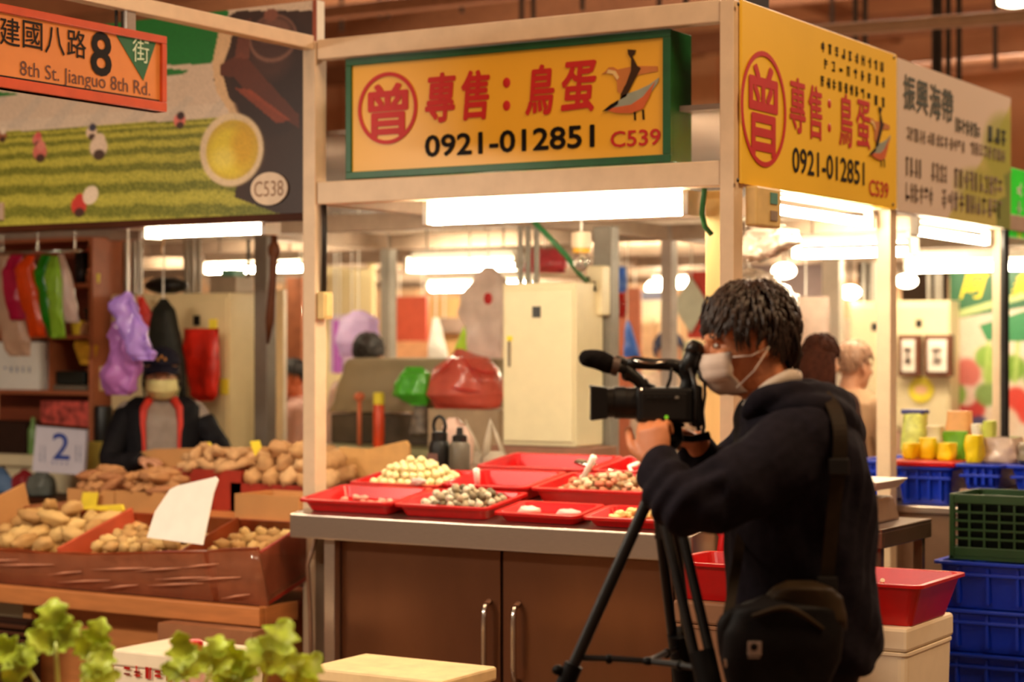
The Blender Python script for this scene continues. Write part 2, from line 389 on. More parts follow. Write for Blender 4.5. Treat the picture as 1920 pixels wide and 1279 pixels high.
for i, b in enumerate(beams): beam('trim_%d' % (k + i), *b, m=inner if i > 2 else cream)
o = beam('trim_60', -4.812, -4.757, 3.4, 6.295, 2.735, 2.79)
# gussets that close the beam ends
for i, (u0, u1) in enumerate(((-4.75, -4.66), (-3.06, -2.976))):
    for j, (z0, z1) in enumerate(((2.69, 2.70), (2.11, 2.12))):
        pass
struct(boxo('trim_61', ceilm, -12, -2.93, 6.40, 16.2, 2.40, 2.42, bevel=0))   # boarded top over the stalls
# brown boards seen through the gap left of the sign
o = boxo('wall_board', mat('orange_board', (196, 112, 46), .6), -4.9, -4.62, 7.2, 7.23, 2.43, 2.72); o.name = 'brown_board'
tag(o, 'orange brown board lying upright above the stall, left of the big sign', 'board')
o = boxo('black_case', mat('case_black', (34, 22, 18), .6), -4.72, -4.55, 6.7, 6.95, 2.43, 2.7, bevel=.02); tag(o, 'dark case standing on the stall roof just left of the big sign', 'case')
o = boxo('black_case', MATS['case_black'], -3.12, -3.02, 6.62, 6.85, 2.43, 2.95, bevel=.02); tag(o, 'dark case standing on the stall roof right of the big sign', 'case')

# ------------------------------------------------------------------ fluorescent lamps
tube_m = mat('tube_glow', (255, 250, 235), .4, emit=(255, 236, 200), strength=62)
tube_far = mat('tube_glow_far', (255, 250, 235), .4, emit=(255, 234, 195), strength=75)
house = mat('lamp_housing', (235, 228, 215), .4)
def lamp(a, b, n=1, label='', z=None, gap=.07, tr=.016, m=None, group=None, refl=False, dz=0.0):
    a = Vector(a); b = Vector(b); c = (a + b) / 2; d = (b - a); L = d.length; ang = math.atan2(d.y, d.x)
    t = thing('fluorescent_lamp', label, 'lamp', (c.x, c.y, c.z + .10), ang, group)
    T = Matrix.Translation(c) @ Matrix.Rotation(ang, 4, 'Z')
    MB().box(-L / 2 + .02, L / 2 - .02, -.03, .03, .07 if dz else .045, .10, M=T).build('housing', house, t, bevel=.006)
    if refl: MB().add([(-L / 2, -.11, .02), (L / 2, -.11, .02), (L / 2, -.03, .055), (-L / 2, -.03, .055), (-L / 2, -.11, .025), (L / 2, -.11, .025), (L / 2, -.03, .06), (-L / 2, -.03, .06)], [(0, 3, 2, 1), (4, 5, 6, 7), (0, 1, 5, 4), (2, 3, 7, 6)], T).build('reflector', house, t)
    ys = [0] if n == 1 else [-gap / 2, gap / 2]
    for i_, y in enumerate(ys):
        MB().tube([(-L / 2 + .025, y, i_ * dz), (L / 2 - .025, y, i_ * dz)], tr, 10, M=T).build('tube', m or tube_m, t, smooth=True)
    for sx in (-1, 1):
        MB().box(sx * L / 2 - .012, sx * L / 2 + .012, ys[0] - .02, ys[-1] + .02, -.02, .07, M=T).build('lamp_holder', house, t, bevel=.003)
    top = 2.118 if c.x > -3.05 else 2.40
    for sx in (-1, 1):
        q = T @ Vector((sx * L * .35, 0, .10)); MB().tube([(q.x, q.y, q.z), (q.x, q.y, top - .001)], .006, 6).build('hanger', greyp, t)
    return t
def lampU(px0, px1, V, z, **kw):
    return lamp((P(px0, 400, V=V).x, V, z), (P(px1, 400, V=V).x, V, z), **kw)
lampU(812, 1298, 6.46, 2.045, n=2, label='long bright twin tube lamp under the big yellow sign', tr=.022, gap=.08, dz=.045)
lampU(284, 508, 6.52, 2.035, n=2, dz=.03, label='short bright tube lamp under the tea mural', tr=.017)
lampU(770, 976, 9.25, 1.985, n=2, label='bright tube lamp in mid stall, upper left of the cream cabinet', tr=.018)
lampU(1490, 1712, 9.2, 2.01, n=2, label='bright tube lamp behind the second side post, above the framed certificates', tr=.02)
lampU(384, 572, 9.1, 2.0, n=1, label='tube lamp far back behind the potato stall, left of the post', m=tube_far, tr=.02)
lampU(804, 1000, 12.4, 1.99, n=1, label='warm tube lamp far back behind the white plastic bag', m=tube_far, tr=.03)
lampU(1700, 1873, 11.7, 2.03, n=1, label='tube lamp over the vegetable banner, right of the second side post', m=tube_far, tr=.025)
lampU(1226, 1400, 13.2, 2.02, n=1, label='far tube lamp behind the corner post', m=tube_far, tr=.035)
lampU(1880, 2000, 11.7, 2.03, n=1, label='tube lamp at the right edge beside the green board', m=tube_far, tr=.025)
for q, (u_, v_) in enumerate(((-5.6, 11.0), (-7.6, 11.2), (-9.2, 10.8), (-4.4, 11.3), (-7.0, 13.4), (-9.5, 13.6), (-4.0, 15.2), (-6.5, 15.4), (-9.6, 15.6), (-12, 13.2))):  # hidden tubes added to brighten the far background
    lamp((u_ - .6, v_, 2.24), (u_ + .6, v_, 2.24), label='added tube lamp brightening the far stalls, hidden high under their boards', m=tube_far, tr=.02, group='added tube lamps brightening the far stalls')
lampU(530, 580, 14, 1.86, n=1, label='small far tube lamp seen just left of the left post', m=tube_far, tr=.03)
def lampV(px0, px1, U, z, **kw):
    return lamp((U, P(px0, 400, U=U).y, z), (U, P(px1, 400, U=U).y, z), **kw)
lampV(1448, 1630, -3.0, 2.065, n=1, label='bright single tube lamp under the yellow side sign', tr=.019)
lampV(1716, 1850, -3.0, 2.06, n=1, label='single tube lamp under the green and white side sign', tr=.019)
# round far lamps
def globe(px, py, V, r, label):
    c = P(px, py, V=V); t = thing('globe_lamp', label, 'lamp', (c.x, c.y, c.z + r), 0, 'far round lamps')
    MB().ball(c, (r, r, r * .65)).build('bulb', glow, t, smooth=True)
    MB().tube([(c.x, c.y, c.z + r * .5), (c.x, c.y, 2.40)], .008).build('cord', darkm, t)
globe(1594, 548, 12.2, .07, 'round glowing lamp hanging left of the framed certificates')
globe(1700, 527, 12.2, .07, 'round glowing lamp hanging just right of the second side post')
globe(1236, 540, 14, .11, 'round glowing lamp hanging far back left of the corner post')
globe(1470, 508, 12.5, .08, 'glowing lamp hanging behind the wrapped plastic above the operator')

# ------------------------------------------------------------------ signs
def RC(x0, x1, y0, y1, **pl):
    xc = (x0 + x1) / 2; a = P(x0, y0, **pl); b = P(x1, y1, **pl); t = P(xc, y0, **pl); u = P(xc, y1, **pl)
    h = 'x' if 'V' in pl else 'y'
    return (getattr(a, h), getattr(b, h), u.z, t.z)
def ring(fr, cx, cy, rx, ry, wd, m, parent, off=.002):
    mb = MB(); n = 48; vs = []; fs = []
    for k in range(n):
        a = 2 * PI * k / n
        for (s_, z) in ((1, off), (1, off + .002), (0, off + .002), (0, off)):
            vs.append((cx + (rx - wd * (1 - s_)) * math.cos(a), cy + (ry - wd * (1 - s_)) * math.sin(a), z))
    for k in range(n):
        j = (k + 1) % n
        for q in range(4): fs.append((k * 4 + q, j * 4 + q, j * 4 + (q + 1) % 4, k * 4 + (q + 1) % 4))
    mb.add(vs, fs, fr); return mb.build('ring', m, parent)
def flat(fr, pts, m, parent, name='print', off=.001, d=.0015):
    return MB().prism(pts, off, off + d, M=fr).build(name, m, parent)
def bird(fr, x0, x1, y0, y1, parent, flip=False):
    w_, h_ = x1 - x0, y1 - y0
    S = lambda pts: [(x0 + a * w_, y0 + b * h_) for a, b in pts]
    flat(fr, S([(.44, 1), (.58, .98), (.56, .92), (.52, .9), (.6, .76), (.66, .72), (.52, .5), (.42, .34), (.32, .3), (.33, .38), (.42, .52), (.5, .7), (.5, .86), (.45, .93)]), mat('branch_print', (66, 44, 28), .5), parent, 'branch_print', .003)
    flat(fr, S([(0, .68), (.07, .72), (.12, .77), (.2, .77), (.27, .73), (.55, .76), (.93, .73), (.94, .66), (.62, .63), (.5, .58), (.38, .48), (.33, .38), (.27, .42), (.26, .55), (.2, .66), (.1, .69)]), mat('bird_brown', (196, 118, 50), .5), parent, 'bird_print')
    flat(fr, S([(.09, .69), (.2, .67), (.27, .58), (.3, .62), (.24, .71), (.12, .74)]), mat('bird_cream', (228, 196, 130), .5), parent, 'bird_print', .003)
    flat(fr, S([(.04, .16), (.14, .22), (.28, .26), (.36, .36), (.62, .42), (.8, .48), (.96, .57), (.94, .5), (.82, .36), (.72, .2), (.56, .14), (.4, .12), (.2, .15)]), mat('bird_grey', (150, 156, 140), .5), parent, 'bird_print', .003)
    flat(fr, S([(.08, .17), (.25, .2), (.5, .22), (.7, .32), (.9, .52), (.8, .3), (.7, .15), (.5, .1), (.25, .12)]), mat('bird_rust', (206, 96, 40), .5), parent, 'bird_print', .0045)
    flat(fr, S([(.02, .15), (.16, .24), (.3, .3), (.28, .24), (.14, .17)]), blackink, parent, 'bird_print', .006)
    for a in (.54, .68):
        flat(fr, S([(a, .14), (a + .03, .14), (a + .04, 0), (a + .01, 0)]), blackink, parent, 'bird_print', .002)
yface = mat('yellow_acrylic', (240, 178, 44), .35, var=.04, scale=2)
V0 = 6.33
s = thing('stall_sign', 'yellow sign in a deep green frame with red characters, phone number and two birds', 'sign', (-3.9, 6.41, 2.206))
MB().box(-4.627, -3.182, 6.345, 6.50, 2.212, 2.690).build('sign_case', greenf, s, bevel=.003)
for nm, b in (('top', (-4.627, -3.182, 2.662, 2.690)), ('bottom', (-4.627, -3.182, 2.212, 2.240)), ('left', (-4.627, -4.60, 2.24, 2.662)), ('right', (-3.215, -3.182, 2.24, 2.662))):
    MB().box(b[0], b[1], 6.328, 6.346, b[2], b[3]).build('frame_bar', greenf, s, bevel=.002)
MB().box(-4.60, -3.215, 6.338, 6.346, 2.24, 2.662).build('sign_face', yface, s)
fr = front_frame(6.3375)
c = P(727, 203, V=6.337); ring(fr, c.x, c.z, .142, .142, .016, redink, s)
T = lambda b, x0, x1, y0, y1, m, bold=.02, **kw: text(b, RC(x0, x1, y0, y1, V=6.337), fr, m, s, bold=bold, **kw)
T('曾', 690, 766, 156, 258, redink, .05)
T('專', 797, 855, 136, 230, redink, .045, shear=.12); T('售', 865, 919, 131, 225, redink, .045, shear=.12)
for y in (155, 198):
    cc = P(950, y, V=6.337); MB().ball((cc.x, 6.3365, cc.z), (.017, .002, .02), 12, 6).build('colon_dot', redink, s)
T('鳥', 985, 1040, 121, 216, redink, .045, shear=.12); T('蛋', 1052, 1119, 114, 211, redink, .045, shear=.12)
a = P(797, 275, V=6.337); b = P(1115, 254, V=6.337); hz = .043
text('0921-012851', (a.x, b.x, (a.z + b.z) / 2 - hz, (a.z + b.z) / 2 + hz), fr, blackink, s, bold=.06)
a = P(1145, 260, V=6.337); b = P(1239, 258, V=6.337)
text('C539', (a.x, b.x, (a.z + b.z) / 2 - .03, (a.z + b.z) / 2 + .03), fr, redink, s, bold=.045)
bird(fr, *RC(1128, 1241, 92, 226, V=6.337), s)
# side sign 1
yside = mat('yellow_board', (248, 200, 50), .4, var=.05, scale=2)
s = thing('side_sign', 'bright yellow side board with a red ringed character and rows of black marks', 'sign', (-2.9, 7.1, 2.12))
MB().box(-2.917, -2.905, 6.335, 7.885, 2.122, 2.772).build('board', yside, s, bevel=.002)
fs_ = side_frame(-2.905); A = RC(1388, 1473, 96, 313, U=-2.905); ring(fs_, (A[0] + A[1]) / 2, (A[2] + A[3]) / 2, (A[1] - A[0]) / 2, (A[3] - A[2]) / 2, .018, redink, s)
Tt = lambda b, x0, x1, y0, y1, m, bold=.02, **kw: text(b, RC(x0, x1, y0, y1, U=-2.905), fs_, m, s, bold=bold, **kw)
Tt('曾', 1403, 1458, 122, 294, redink, .035)
Tt('專', 1480, 1510, 146, 250, redink, .03); Tt('售', 1515, 1541, 160, 262, redink, .03)
for y in (195, 240):
    cc = P(1555, y, U=-2.905); MB().ball((-2.905, cc.y, cc.z), (.003, .018, .018), 12, 6).build('colon_dot', redink, s)
Tt('鳥', 1573, 1598, 176, 276, redink, .03); Tt('蛋', 1605, 1631, 188, 280, redink, .03)
a = P(1485, 300, U=-2.905); b = P(1620, 325, U=-2.905)
text('0921-012851', (a.y, b.y, (a.z + b.z) / 2 - .048, (a.z + b.z) / 2 + .048), fs_, blackink, s, bold=.03)
a = P(1629, 352, U=-2.905); b = P(1665, 357, U=-2.905); text('C539', (a.y, b.y, (a.z + b.z) / 2 - .033, (a.z + b.z) / 2 + .033), fs_, redink, s, bold=.03)
bird(fs_, *RC(1627, 1670, 200, 312, U=-2.905), s)
def marks(fr_, x0, x1, zc, n, h_, wd, m, parent, seed=0, name='small_print'):
    """a row of illegible small characters as short strokes"""
    rng = random.Random(seed); mb = MB()
    for i in range(n):
        x = x0 + (x1 - x0) * (i + .5) / n
        for q in range(4):
            dx = rng.uniform(-.35, .35) * wd; dz = rng.uniform(-.4, .4) * h_
            if rng.random() < .5: mb.box(x - wd * .4, x + wd * .35, zc + dz - h_ * .06, zc + dz + h_ * .06, .001, .0025, M=fr_)
            else: mb.box(x + dx - wd * .08, x + dx + wd * .08, zc - h_ * .5, zc + h_ * .45, .001, .0025, M=fr_)
    o_ = mb.build(name, m, parent); o_['kind'] = 'stuff'; return o_
for r_, (y0, y1, x0, x1, n) in enumerate(((82, 130, 1536, 1659, 10), (122, 152, 1541, 1662, 9), (151, 175, 1536, 1622, 8), (183, 192, 1622, 1662, 3))):
    a = P(x0, y0, U=-2.905); b = P(x1, y1, U=-2.905)
    marks(fs_, a.y, b.y, (a.z + b.z) / 2, n, .042, .04, blackink, s, r_)
for px, py in ((1383, 338), (1384, 8), (1674, 384), (1676, 108)):
    cc = P(px, py, U=-2.905); MB().ball((-2.904, cc.y, cc.z), (.004, .008, .008), 8, 6).build('screw', darkm, s)
# side sign 2
s = thing('side_sign', 'pinkish white side board with grey characters and a yellow green corner', 'sign', (-2.9, 8.66, 2.12))
MB().box(-2.917, -2.906, 7.90, 9.47, 2.118, 2.762).build('board', white, s, bevel=.002)
cv = Canvas(1.57, .644, 150, (224, 204, 184))
X, Y = cv.X, cv.Y
edge = .52 + .30 * Y + .04 * np.sin(Y * 14)
cv.mask(((X - (1.02 - .62 * (1 - Y) ** 1.1)) > 0).astype(float), (196, 186, 90), .85)
cv.ell(.95, .58, .22, .28, (150, 160, 50), .6, .3); cv.ell(.72, .25, .25, .16, (170, 170, 74), .6, .3)
cv.poly([(.86, 0), (1, 0), (1, .45), (.93, .4), (.95, .25), (.84, .18)], (112, 130, 60), .8)
cv.build('printed_face', side_frame(-2.906), 7.90, 2.118, s, .001)
gink = mat('grey_green_ink', (66, 76, 66), .5); gink2 = mat('faded_ink', (150, 132, 116), .5)
fs2 = side_frame(-2.904)
for ch, x0, x1, y0, y1 in (('振', 1694, 1716, 141, 207), ('興', 1718, 1740, 150, 215), ('海', 1743, 1764, 158, 224), ('帶', 1766, 1787, 168, 230)):
    text(ch, RC(x0, x1, y0, y1, U=-2.904), fs2, gink, s, bold=.03, off=0)
for r_, (x0, y0, x1, y1, n, h_, m_) in enumerate(((1790, 232, 1838, 246, 7, .07, gink), (1850, 246, 1888, 262, 3, .08, gink), (1700, 248, 1735, 258, 6, .06, gink2), (1738, 258, 1810, 275, 9, .055, gink2), (1818, 276, 1885, 292, 8, .06, gink2),
        (1697, 308, 1730, 318, 4, .085, gink2), (1745, 318, 1776, 328, 4, .085, gink2), (1788, 330, 1880, 352, 10, .09, gink2), (1697, 358, 1750, 368, 6, .085, gink2), (1765, 372, 1880, 392, 11, .09, gink2))):
    a = P(x0, y0, U=-2.904); b = P(x1, y1, U=-2.904); marks(fs2, a.y, b.y, (a.z + b.z) / 2, n, h_, (b.y - a.y) / n * .85, m_, s, 20 + r_)
# green board beyond
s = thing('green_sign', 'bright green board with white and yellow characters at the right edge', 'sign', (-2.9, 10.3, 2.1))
MB().box(-2.96, -2.93, 9.56, 11.3, 2.09, 2.43).build('board', mat('bright_green', (24, 190, 40), .4, emit=(24, 200, 40), strength=.35), s, bevel=.003)  # faint green glow added to the board's paint, no lamp inside
for q, (z_, m_) in enumerate(((2.33, white), (2.24, white), (2.12, yel))):
    marks(side_frame(-2.93), 9.62, 10.3, z_, 5, .07, .09, m_, s, 60 + q)
# street sign over the aisle
s = thing('street_sign', 'orange hanging street sign with black lettering and a green triangle', 'sign', (-4.76, 4.9, 2.39))
US = -4.745; va = P(-75, 10, U=US).y; vb = P(312, 60, U=US).y
orf = mat('orange_frame', (196, 70, 20), .4); orb = mat('orange_board_face', (214, 130, 62), .4, var=.04)
zt, zb = 2.665, 2.392
MB().box(US - .05, US - .008, va, vb, zb, zt).build('board', orb, s)
for b in ((va, vb, zt - .028, zt), (va, vb, zb, zb + .034), (vb - .026, vb, zb + .034, zt - .028), (va, va + .026, zb + .034, zt - .028)):
    MB().box(US - .055, US + .004, *b).build('frame_bar', orf, s, bevel=.003)
fu = side_frame(US - .008)
Tu = lambda b, x0, x1, y0, y1, m, bold=0.0, **kw: text(b, RC(x0, x1, y0, y1, U=US), fu, m, s, bold=bold, **kw)
for ch, x0, x1, y0, y1 in (('建', 2, 40, 33, 86), ('國', 45, 82, 40, 92), ('八', 87, 124, 50, 102), ('路', 128, 164, 56, 108)): Tu(ch, x0, x1, y0, y1, blackink, .008)
Tu('8', 172, 212, 59, 143, blackink, .05)
a = P(40, 132, U=US); b = P(284, 168, U=US)
text('8th St. Jianguo 8th Rd.', (a.y, b.y, (a.z + b.z) / 2 - .034, (a.z + b.z) / 2 + .03), fu, mat('brown_ink', (84, 34, 14), .5), s, bold=.0)
flat(fu, [(P(x, y, U=US).y, P(x, y, U=US).z) for x, y in ((216, 58), (271, 151), (297, 73))], mat('sign_green', (12, 92, 50), .4), s, 'green_triangle')
Tu('街', 250, 281, 73, 117, mat('pale_ink', (200, 220, 190), .5), .0, off=.003)
flat(fu, [(va + .03, zb + .036), (vb - .03, zb + .036), (vb - .03, zb + .041), (va + .03, zb + .041)], blackink, s, 'black_line')
for px in (245,):
    vv = P(px, 40, U=-4.77).y
    MB().box(-4.79, -4.765, vv - .022, vv + .022, zt - .002, 2.736).build('hanger', steel, s, bevel=.002)
for px in (218, 230): MB().tube([(-4.80, P(px, 20, U=-4.8).y, zt - .002), (-4.80, P(px, 20, U=-4.8).y, 2.736)], .006).build('hanger_wire', darkm, s)

# tea mural over the potato stall
VM = 6.40
ml = P(-90, 300, V=VM).x; mr = -4.822; mz0, mz1 = 2.092, 2.955; mw, mh = mr - ml, mz1 - mz0
s = thing('tea_mural', 'large printed tea plantation mural with teapot and yellow tea cup over the potato stall', 'sign', ((ml + mr) / 2, 6.42, 2.07))
MB().box(ml, mr, VM, VM + .05, mz0, mz1).build('board', white, s)
cv = Canvas(mw, mh, 360, (214, 196, 176))
def m2(px, py): q = P(px, py, V=VM); return ((q.x - ml) / mw, (q.z - mz0) / mh)
X, Y = cv.X, cv.Y
rng = np.random.RandomState(5)
cv.mask((Y > .55).astype(float), (206, 182, 160), .5)
# green band at the top with its curved lower edge
cv.poly([m2(x, y) for x, y in ((-90, -40), (430, 20), (412, 100), (395, 120), (320, 122), (100, 140), (-90, 150))], (28, 116, 44))
cv.poly([m2(x, y) for x, y in ((-90, 100), (230, 124), (330, 128), (345, 142), (290, 160), (200, 165), (60, 178), (-90, 190))], (214, 196, 176))
cv.poly([m2(x, y) for x, y in ((312, 128), (355, 132), (340, 140), (312, 142))], (38, 120, 50))
cv.poly([m2(x, y) for x, y in ((-90, 178), (0, 172), (40, 176), (0, 182))], (38, 120, 50))
# mountain folds
for q in range(7):
    x = -60 + q * 70; cv.poly([m2(x, 240), m2(x + 60, 180), m2(x + 75, 182), m2(x + 30, 240)], (192, 180, 166), .5)
# field with hedge rows
top = np.interp(X, [0, m2(0, 250)[0], m2(380, 222)[0], 1], [m2(-90, 256)[1], m2(0, 248)[1], m2(380, 222)[1], m2(560, 215)[1]])
field = (Y < top).astype(float); d = np.clip((top - Y) / .5, 0, 1)
cv.mask(field, (168, 164, 60))
wob = .004 * np.sin(X * 37) + .003 * np.sin(X * 91 + 2) + .010 * (rng.rand(*X.shape) - .5); ph = (np.sqrt(np.clip(d, 0, 1)) * 7.4 + wob * 10 - X * .35) * 2 * PI
rowsh = .5 + .5 * np.sin(ph)
cv.mask(field * (rowsh < .38), (92, 100, 24), .75); cv.mask(field * (rowsh > .72), (196, 190, 72), .55)
spk = rng.rand(*X.shape); cv.mask(field * (spk > .72), (206, 200, 90), .35); cv.mask(field * (spk < .22), (84, 92, 22), .35)
# wooden tray, teapot, cup
cv.poly([m2(x, y) for x, y in ((415, 40), (445, 20), (600, 20), (600, 420), (520, 400), (440, 370), (470, 200), (430, 190), (400, 150))], (58, 36, 28))
cv.poly([m2(x, y) for x, y in ((415, 38), (442, 36), (430, 90), (415, 130), (430, 185), (480, 230), (440, 225), (405, 170), (398, 120))], (214, 180, 140))
cv.ell(*m2(512, 140), .105, .30, (52, 32, 27), 1, .1); cv.ell(*m2(505, 110), .05, .10, (84, 50, 40), .6, .6)
cv.ell(*m2(512, 72), .060, .115, (122, 84, 70)); cv.ell(*m2(512, 70), .054, .10, (72, 44, 36)); cv.ell(*m2(511, 58), .045, .06, (112, 74, 60), 1, .3); cv.ell(*m2(508, 28), .018, .03, (128, 78, 62))
cv.poly([m2(x, y) for x, y in ((412, 122), (455, 98), (500, 150), (560, 215), (560, 240), (470, 180), (440, 145), (414, 142))], (94, 48, 34))
cv.poly([m2(x, y) for x, y in ((440, 165), (470, 168), (545, 225), (520, 232))], (166, 74, 44), .7)
cv.poly([m2(x, y) for x, y in ((452, 40), (470, 35), (468, 110), (440, 108))], (120, 66, 50), .8)
cv.ell(*m2(437, 282), .0815, .178, (120, 96, 60), .5); cx, cy = m2(434, 281)
cv.ell(cx, cy, .081, .178, (226, 204, 168)); cv.ell(cx + .002, cy + .0, .066, .144, (206, 176, 60)); cv.ell(cx - .002, cy - .012, .058, .118, (228, 206, 60), 1, .3); cv.ell(cx + .03, cy + .01, .03, .10, (206, 150, 34), .6, .8)
cv.ell(cx - .02, cy - .04, .03, .05, (240, 226, 120), .6, .9)
# pickers
for x, y, r_, hat, body in ((70, 262, 9, (210, 90, 90), (214, 120, 110)), (75, 285, 13, (214, 130, 116), (206, 110, 100)), (172, 248, 10, (60, 60, 80), (222, 198, 176)), (185, 276, 16, (224, 202, 180), (224, 202, 180)), (337, 226, 10, (60, 40, 40), (222, 120, 110)), (4, 254, 9, (226, 210, 190), (150, 90, 60)), (148, 386, 14, (200, 60, 50), (200, 60, 50))):
    q = m2(x, y); cv.ell(q[0], q[1], r_ / 640, r_ / 290, body, 1, .25); q = m2(x + 2, y - r_ * .9); cv.ell(q[0], q[1], r_ / 1000, r_ / 500, hat, 1, .3)
    q = m2(x + 1, y + r_ * .9); cv.ell(q[0], q[1], r_ / 1000, r_ / 600, (60, 40, 34), .9, .3)
q = m2(170, 366); cv.ell(q[0], q[1], .023, .045, (232, 214, 192), 1, .15, .5)
cv.noise(.05); cv.build('printed_face', front_frame(VM), ml, mz0, s, .001)
MB().box(ml, mr, VM - .012, VM + .06, 2.062, mz0).build('bottom_rail', woodd, s, bevel=.003)
MB().box(mr - .018, mr, VM - .006, VM, mz0, mz1).build('edge_strip', woodr, s)
c = P(506, 354, V=VM - .005); s2 = thing('stall_number_plate', 'oval cream plate with number C538 at the lower right of the tea mural', 'plate', (c.x, c.y, c.z))
MB().prism([(c.x + .096 * math.cos(2 * PI * k / 40), c.z + .068 * math.sin(2 * PI * k / 40)) for k in range(40)], .001, .008, M=front_frame(VM - .004)).build('plate', mat('plate_cream', (230, 208, 182), .5), s2)
text('C538', (c.x - .076, c.x + .076, c.z - .032, c.z + .032), front_frame(VM - .012), mat('thin_brown_ink', (150, 110, 80), .5), s2, bold=-.002, off=0)
# switch box on the left post, switch box by the side sign, cable conduit
s = thing('junction_box', 'small cream switch box halfway up the left post', 'switch box', (-4.745, 6.34, 1.68))
MB().box(-4.75, -4.715, 6.305, 6.365, 1.655, 1.765).build('box_body', mat('aged_cream', (226, 196, 130), .45), s, bevel=.005)
MB().box(-4.716, -4.709, 6.312, 6.358, 1.665, 1.755).build('cover', MATS['aged_cream'], s, bevel=.003)
MB().tube([(-4.742, 6.34, 1.765), (-4.735, 6.335, 2.0), (-4.742, 6.34, 2.115)], .011, 8).build('cable', darkm, s, smooth=True)
a = P(1396, 352, U=-2.912); s = thing('switch_box', 'yellowed square meter box under the corner of the yellow side sign', 'switch box', (-2.9, 6.5, 1.98))
MB().box(-2.917, -2.87, 6.385, 6.60, 1.975, 2.118).build('box_body', MATS['aged_cream'], s, bevel=.008)
MB().box(-2.872, -2.866, 6.50, 6.56, 2.06, 2.10).build('label_strip', mat('teal_label', (90, 150, 140), .5), s)
MB().box(-2.872, -2.866, 6.50, 6.56, 2.0, 2.035).build('label_strip', gink2, s)
# ------------------------------------------------------------------ steel counter
CV, CU0, CU1 = 6.10, -4.73, -2.985
SL = .13; STH = math.atan(SL)
cz = lambda y: .893 + SL * (y - CV)
s = thing('steel_counter', 'long brushed steel counter with two big cupboard doors under the red trays', 'counter', (-3.9, 6.7, 0))
MB().loft([[(CU0, CV, .80), (CU0, 7.36, .80), (CU0, 7.36, cz(7.36)), (CU0, CV, cz(CV))], [(CU1, CV, .80), (CU1, 7.36, .80), (CU1, 7.36, cz(7.36)), (CU1, CV, cz(CV))]]).build('top', steel, s, bevel=.005)
bl0 = P(630, 1100, V=CV + .10).x
MB().box(bl0, CU1 - .01, CV + .11, 7.3, .06, .799).build('body', steeld, s)
xs = [(bl0 + .005, P(939, 1100, V=CV + .09).x), (P(944, 1100, V=CV + .09).x, P(1262, 1100, V=CV + .09).x), (P(1267, 1100, V=CV + .09).x, CU1 - .02)]
for i, (x0, x1) in enumerate(xs):
    d = MB().box(x0, x1, CV + .085, CV + .109, .10, .79).build('door', steeld, s, bevel=.004)
    if i < 2:
        hx = P(909 if i == 0 else 964, 1200, V=CV + .05).x; y_ = CV + .083
        MB().tube([(hx, y_, .60), (hx, y_ - .033, .585), (hx, y_ - .04, .54), (hx, y_ - .04, .37), (hx, y_ - .033, .325), (hx, y_, .31)], .011, 10).build('handle', chrome, d, smooth=True)
MB().box(P(939, 1100, V=CV + .09).x, P(944, 1100, V=CV + .09).x, CV + .103, CV + .109, .1, .79).build('door_gap', black, s)
lg0, lg1 = P(607, 1100, V=CV + .04).x, P(627, 1100, V=CV + .04).x
MB().box(lg0, lg1, CV + .04, CV + .08, 0, .80).build('leg', steel, s, bevel=.003)
MB().box(CU1 - .04, CU1, CV + .04, CV + .08, 0, .80).build('leg', steel, s, bevel=.003)
o = MB().tube([(-4.70, 6.24, .8), (-4.74, 6.23, .68), (-4.72, 6.22, .5), (-4.73, 6.24, .3), (-4.72, 6.26, .01)], .009, 8).build('water_hose', mat('hose_grey', (150, 110, 84), .5), M=Matrix.Translation((-4.72, 6.24, 0)), smooth=True)
tag(o, 'thin brownish hose hanging between the potato display and the steel counter', 'hose')
# ------------------------------------------------------------------ red trays
def tray(u0, u1, v0, v1, h, label, name='red_tray', m=redp, z=None, taper=.04):
    """tray on the sloping counter (z None) or level at height z"""
    t = thing(name, label, 'tray', ((u0 + u1) / 2, (v0 + v1) / 2, cz((v0 + v1) / 2) + .002 if z is None else z), 0, 'red plastic trays' if name == 'red_tray' else 'red plastic tubs')
    if z is None: t.rotation_euler = (STH, 0, 0); t.matrix_basis = Matrix.Translation(t.location) @ Matrix.Rotation(STH, 4, 'X')
    MB().tub(u1 - u0, v1 - v0, h, taper=taper, M=wm(t)).build('tub', m, t, bevel=.002)
    return t
tray(-4.71, -4.265, 6.125, 6.44, .052, 'front left red tray with a few pale scraps, next to the left post', taper=.02)
tray(-4.26, -3.83, 6.125, 6.44, .052, 'red tray heaped with grey speckled eggs at the middle of the counter front', taper=.02)
tray(-3.815, -3.45, 6.125, 6.35, .040, 'shallow red tray with two pale patties at the counter front', taper=.02)
tray(-3.44, -3.05, 6.125, 6.35, .040, 'shallow red tray with pale yellow slices behind the tripod leg', taper=.02)
tray(-4.71, -4.265, 6.455, 6.79, .055, 'red tray piled with peeled pale yellow eggs, behind the front left tray', taper=.02)
tray(-4.26, -3.86, 6.455, 6.79, .065, 'empty red tray behind the grey speckled eggs', taper=.02)
tray(-3.85, -3.30, 6.455, 6.79, .065, 'red tray of brownish pink shellfish with a white scoop standing in it', taper=.02)
tray(-4.32, -3.79, 6.81, 7.13, .07, 'empty red tray at the back of the counter in front of the cream cabinet', taper=.02)
tray(-3.78, -3.22, 6.81, 7.13, .07, 'red tray with scoops and tongs behind the camera operator’s hand', taper=.02)
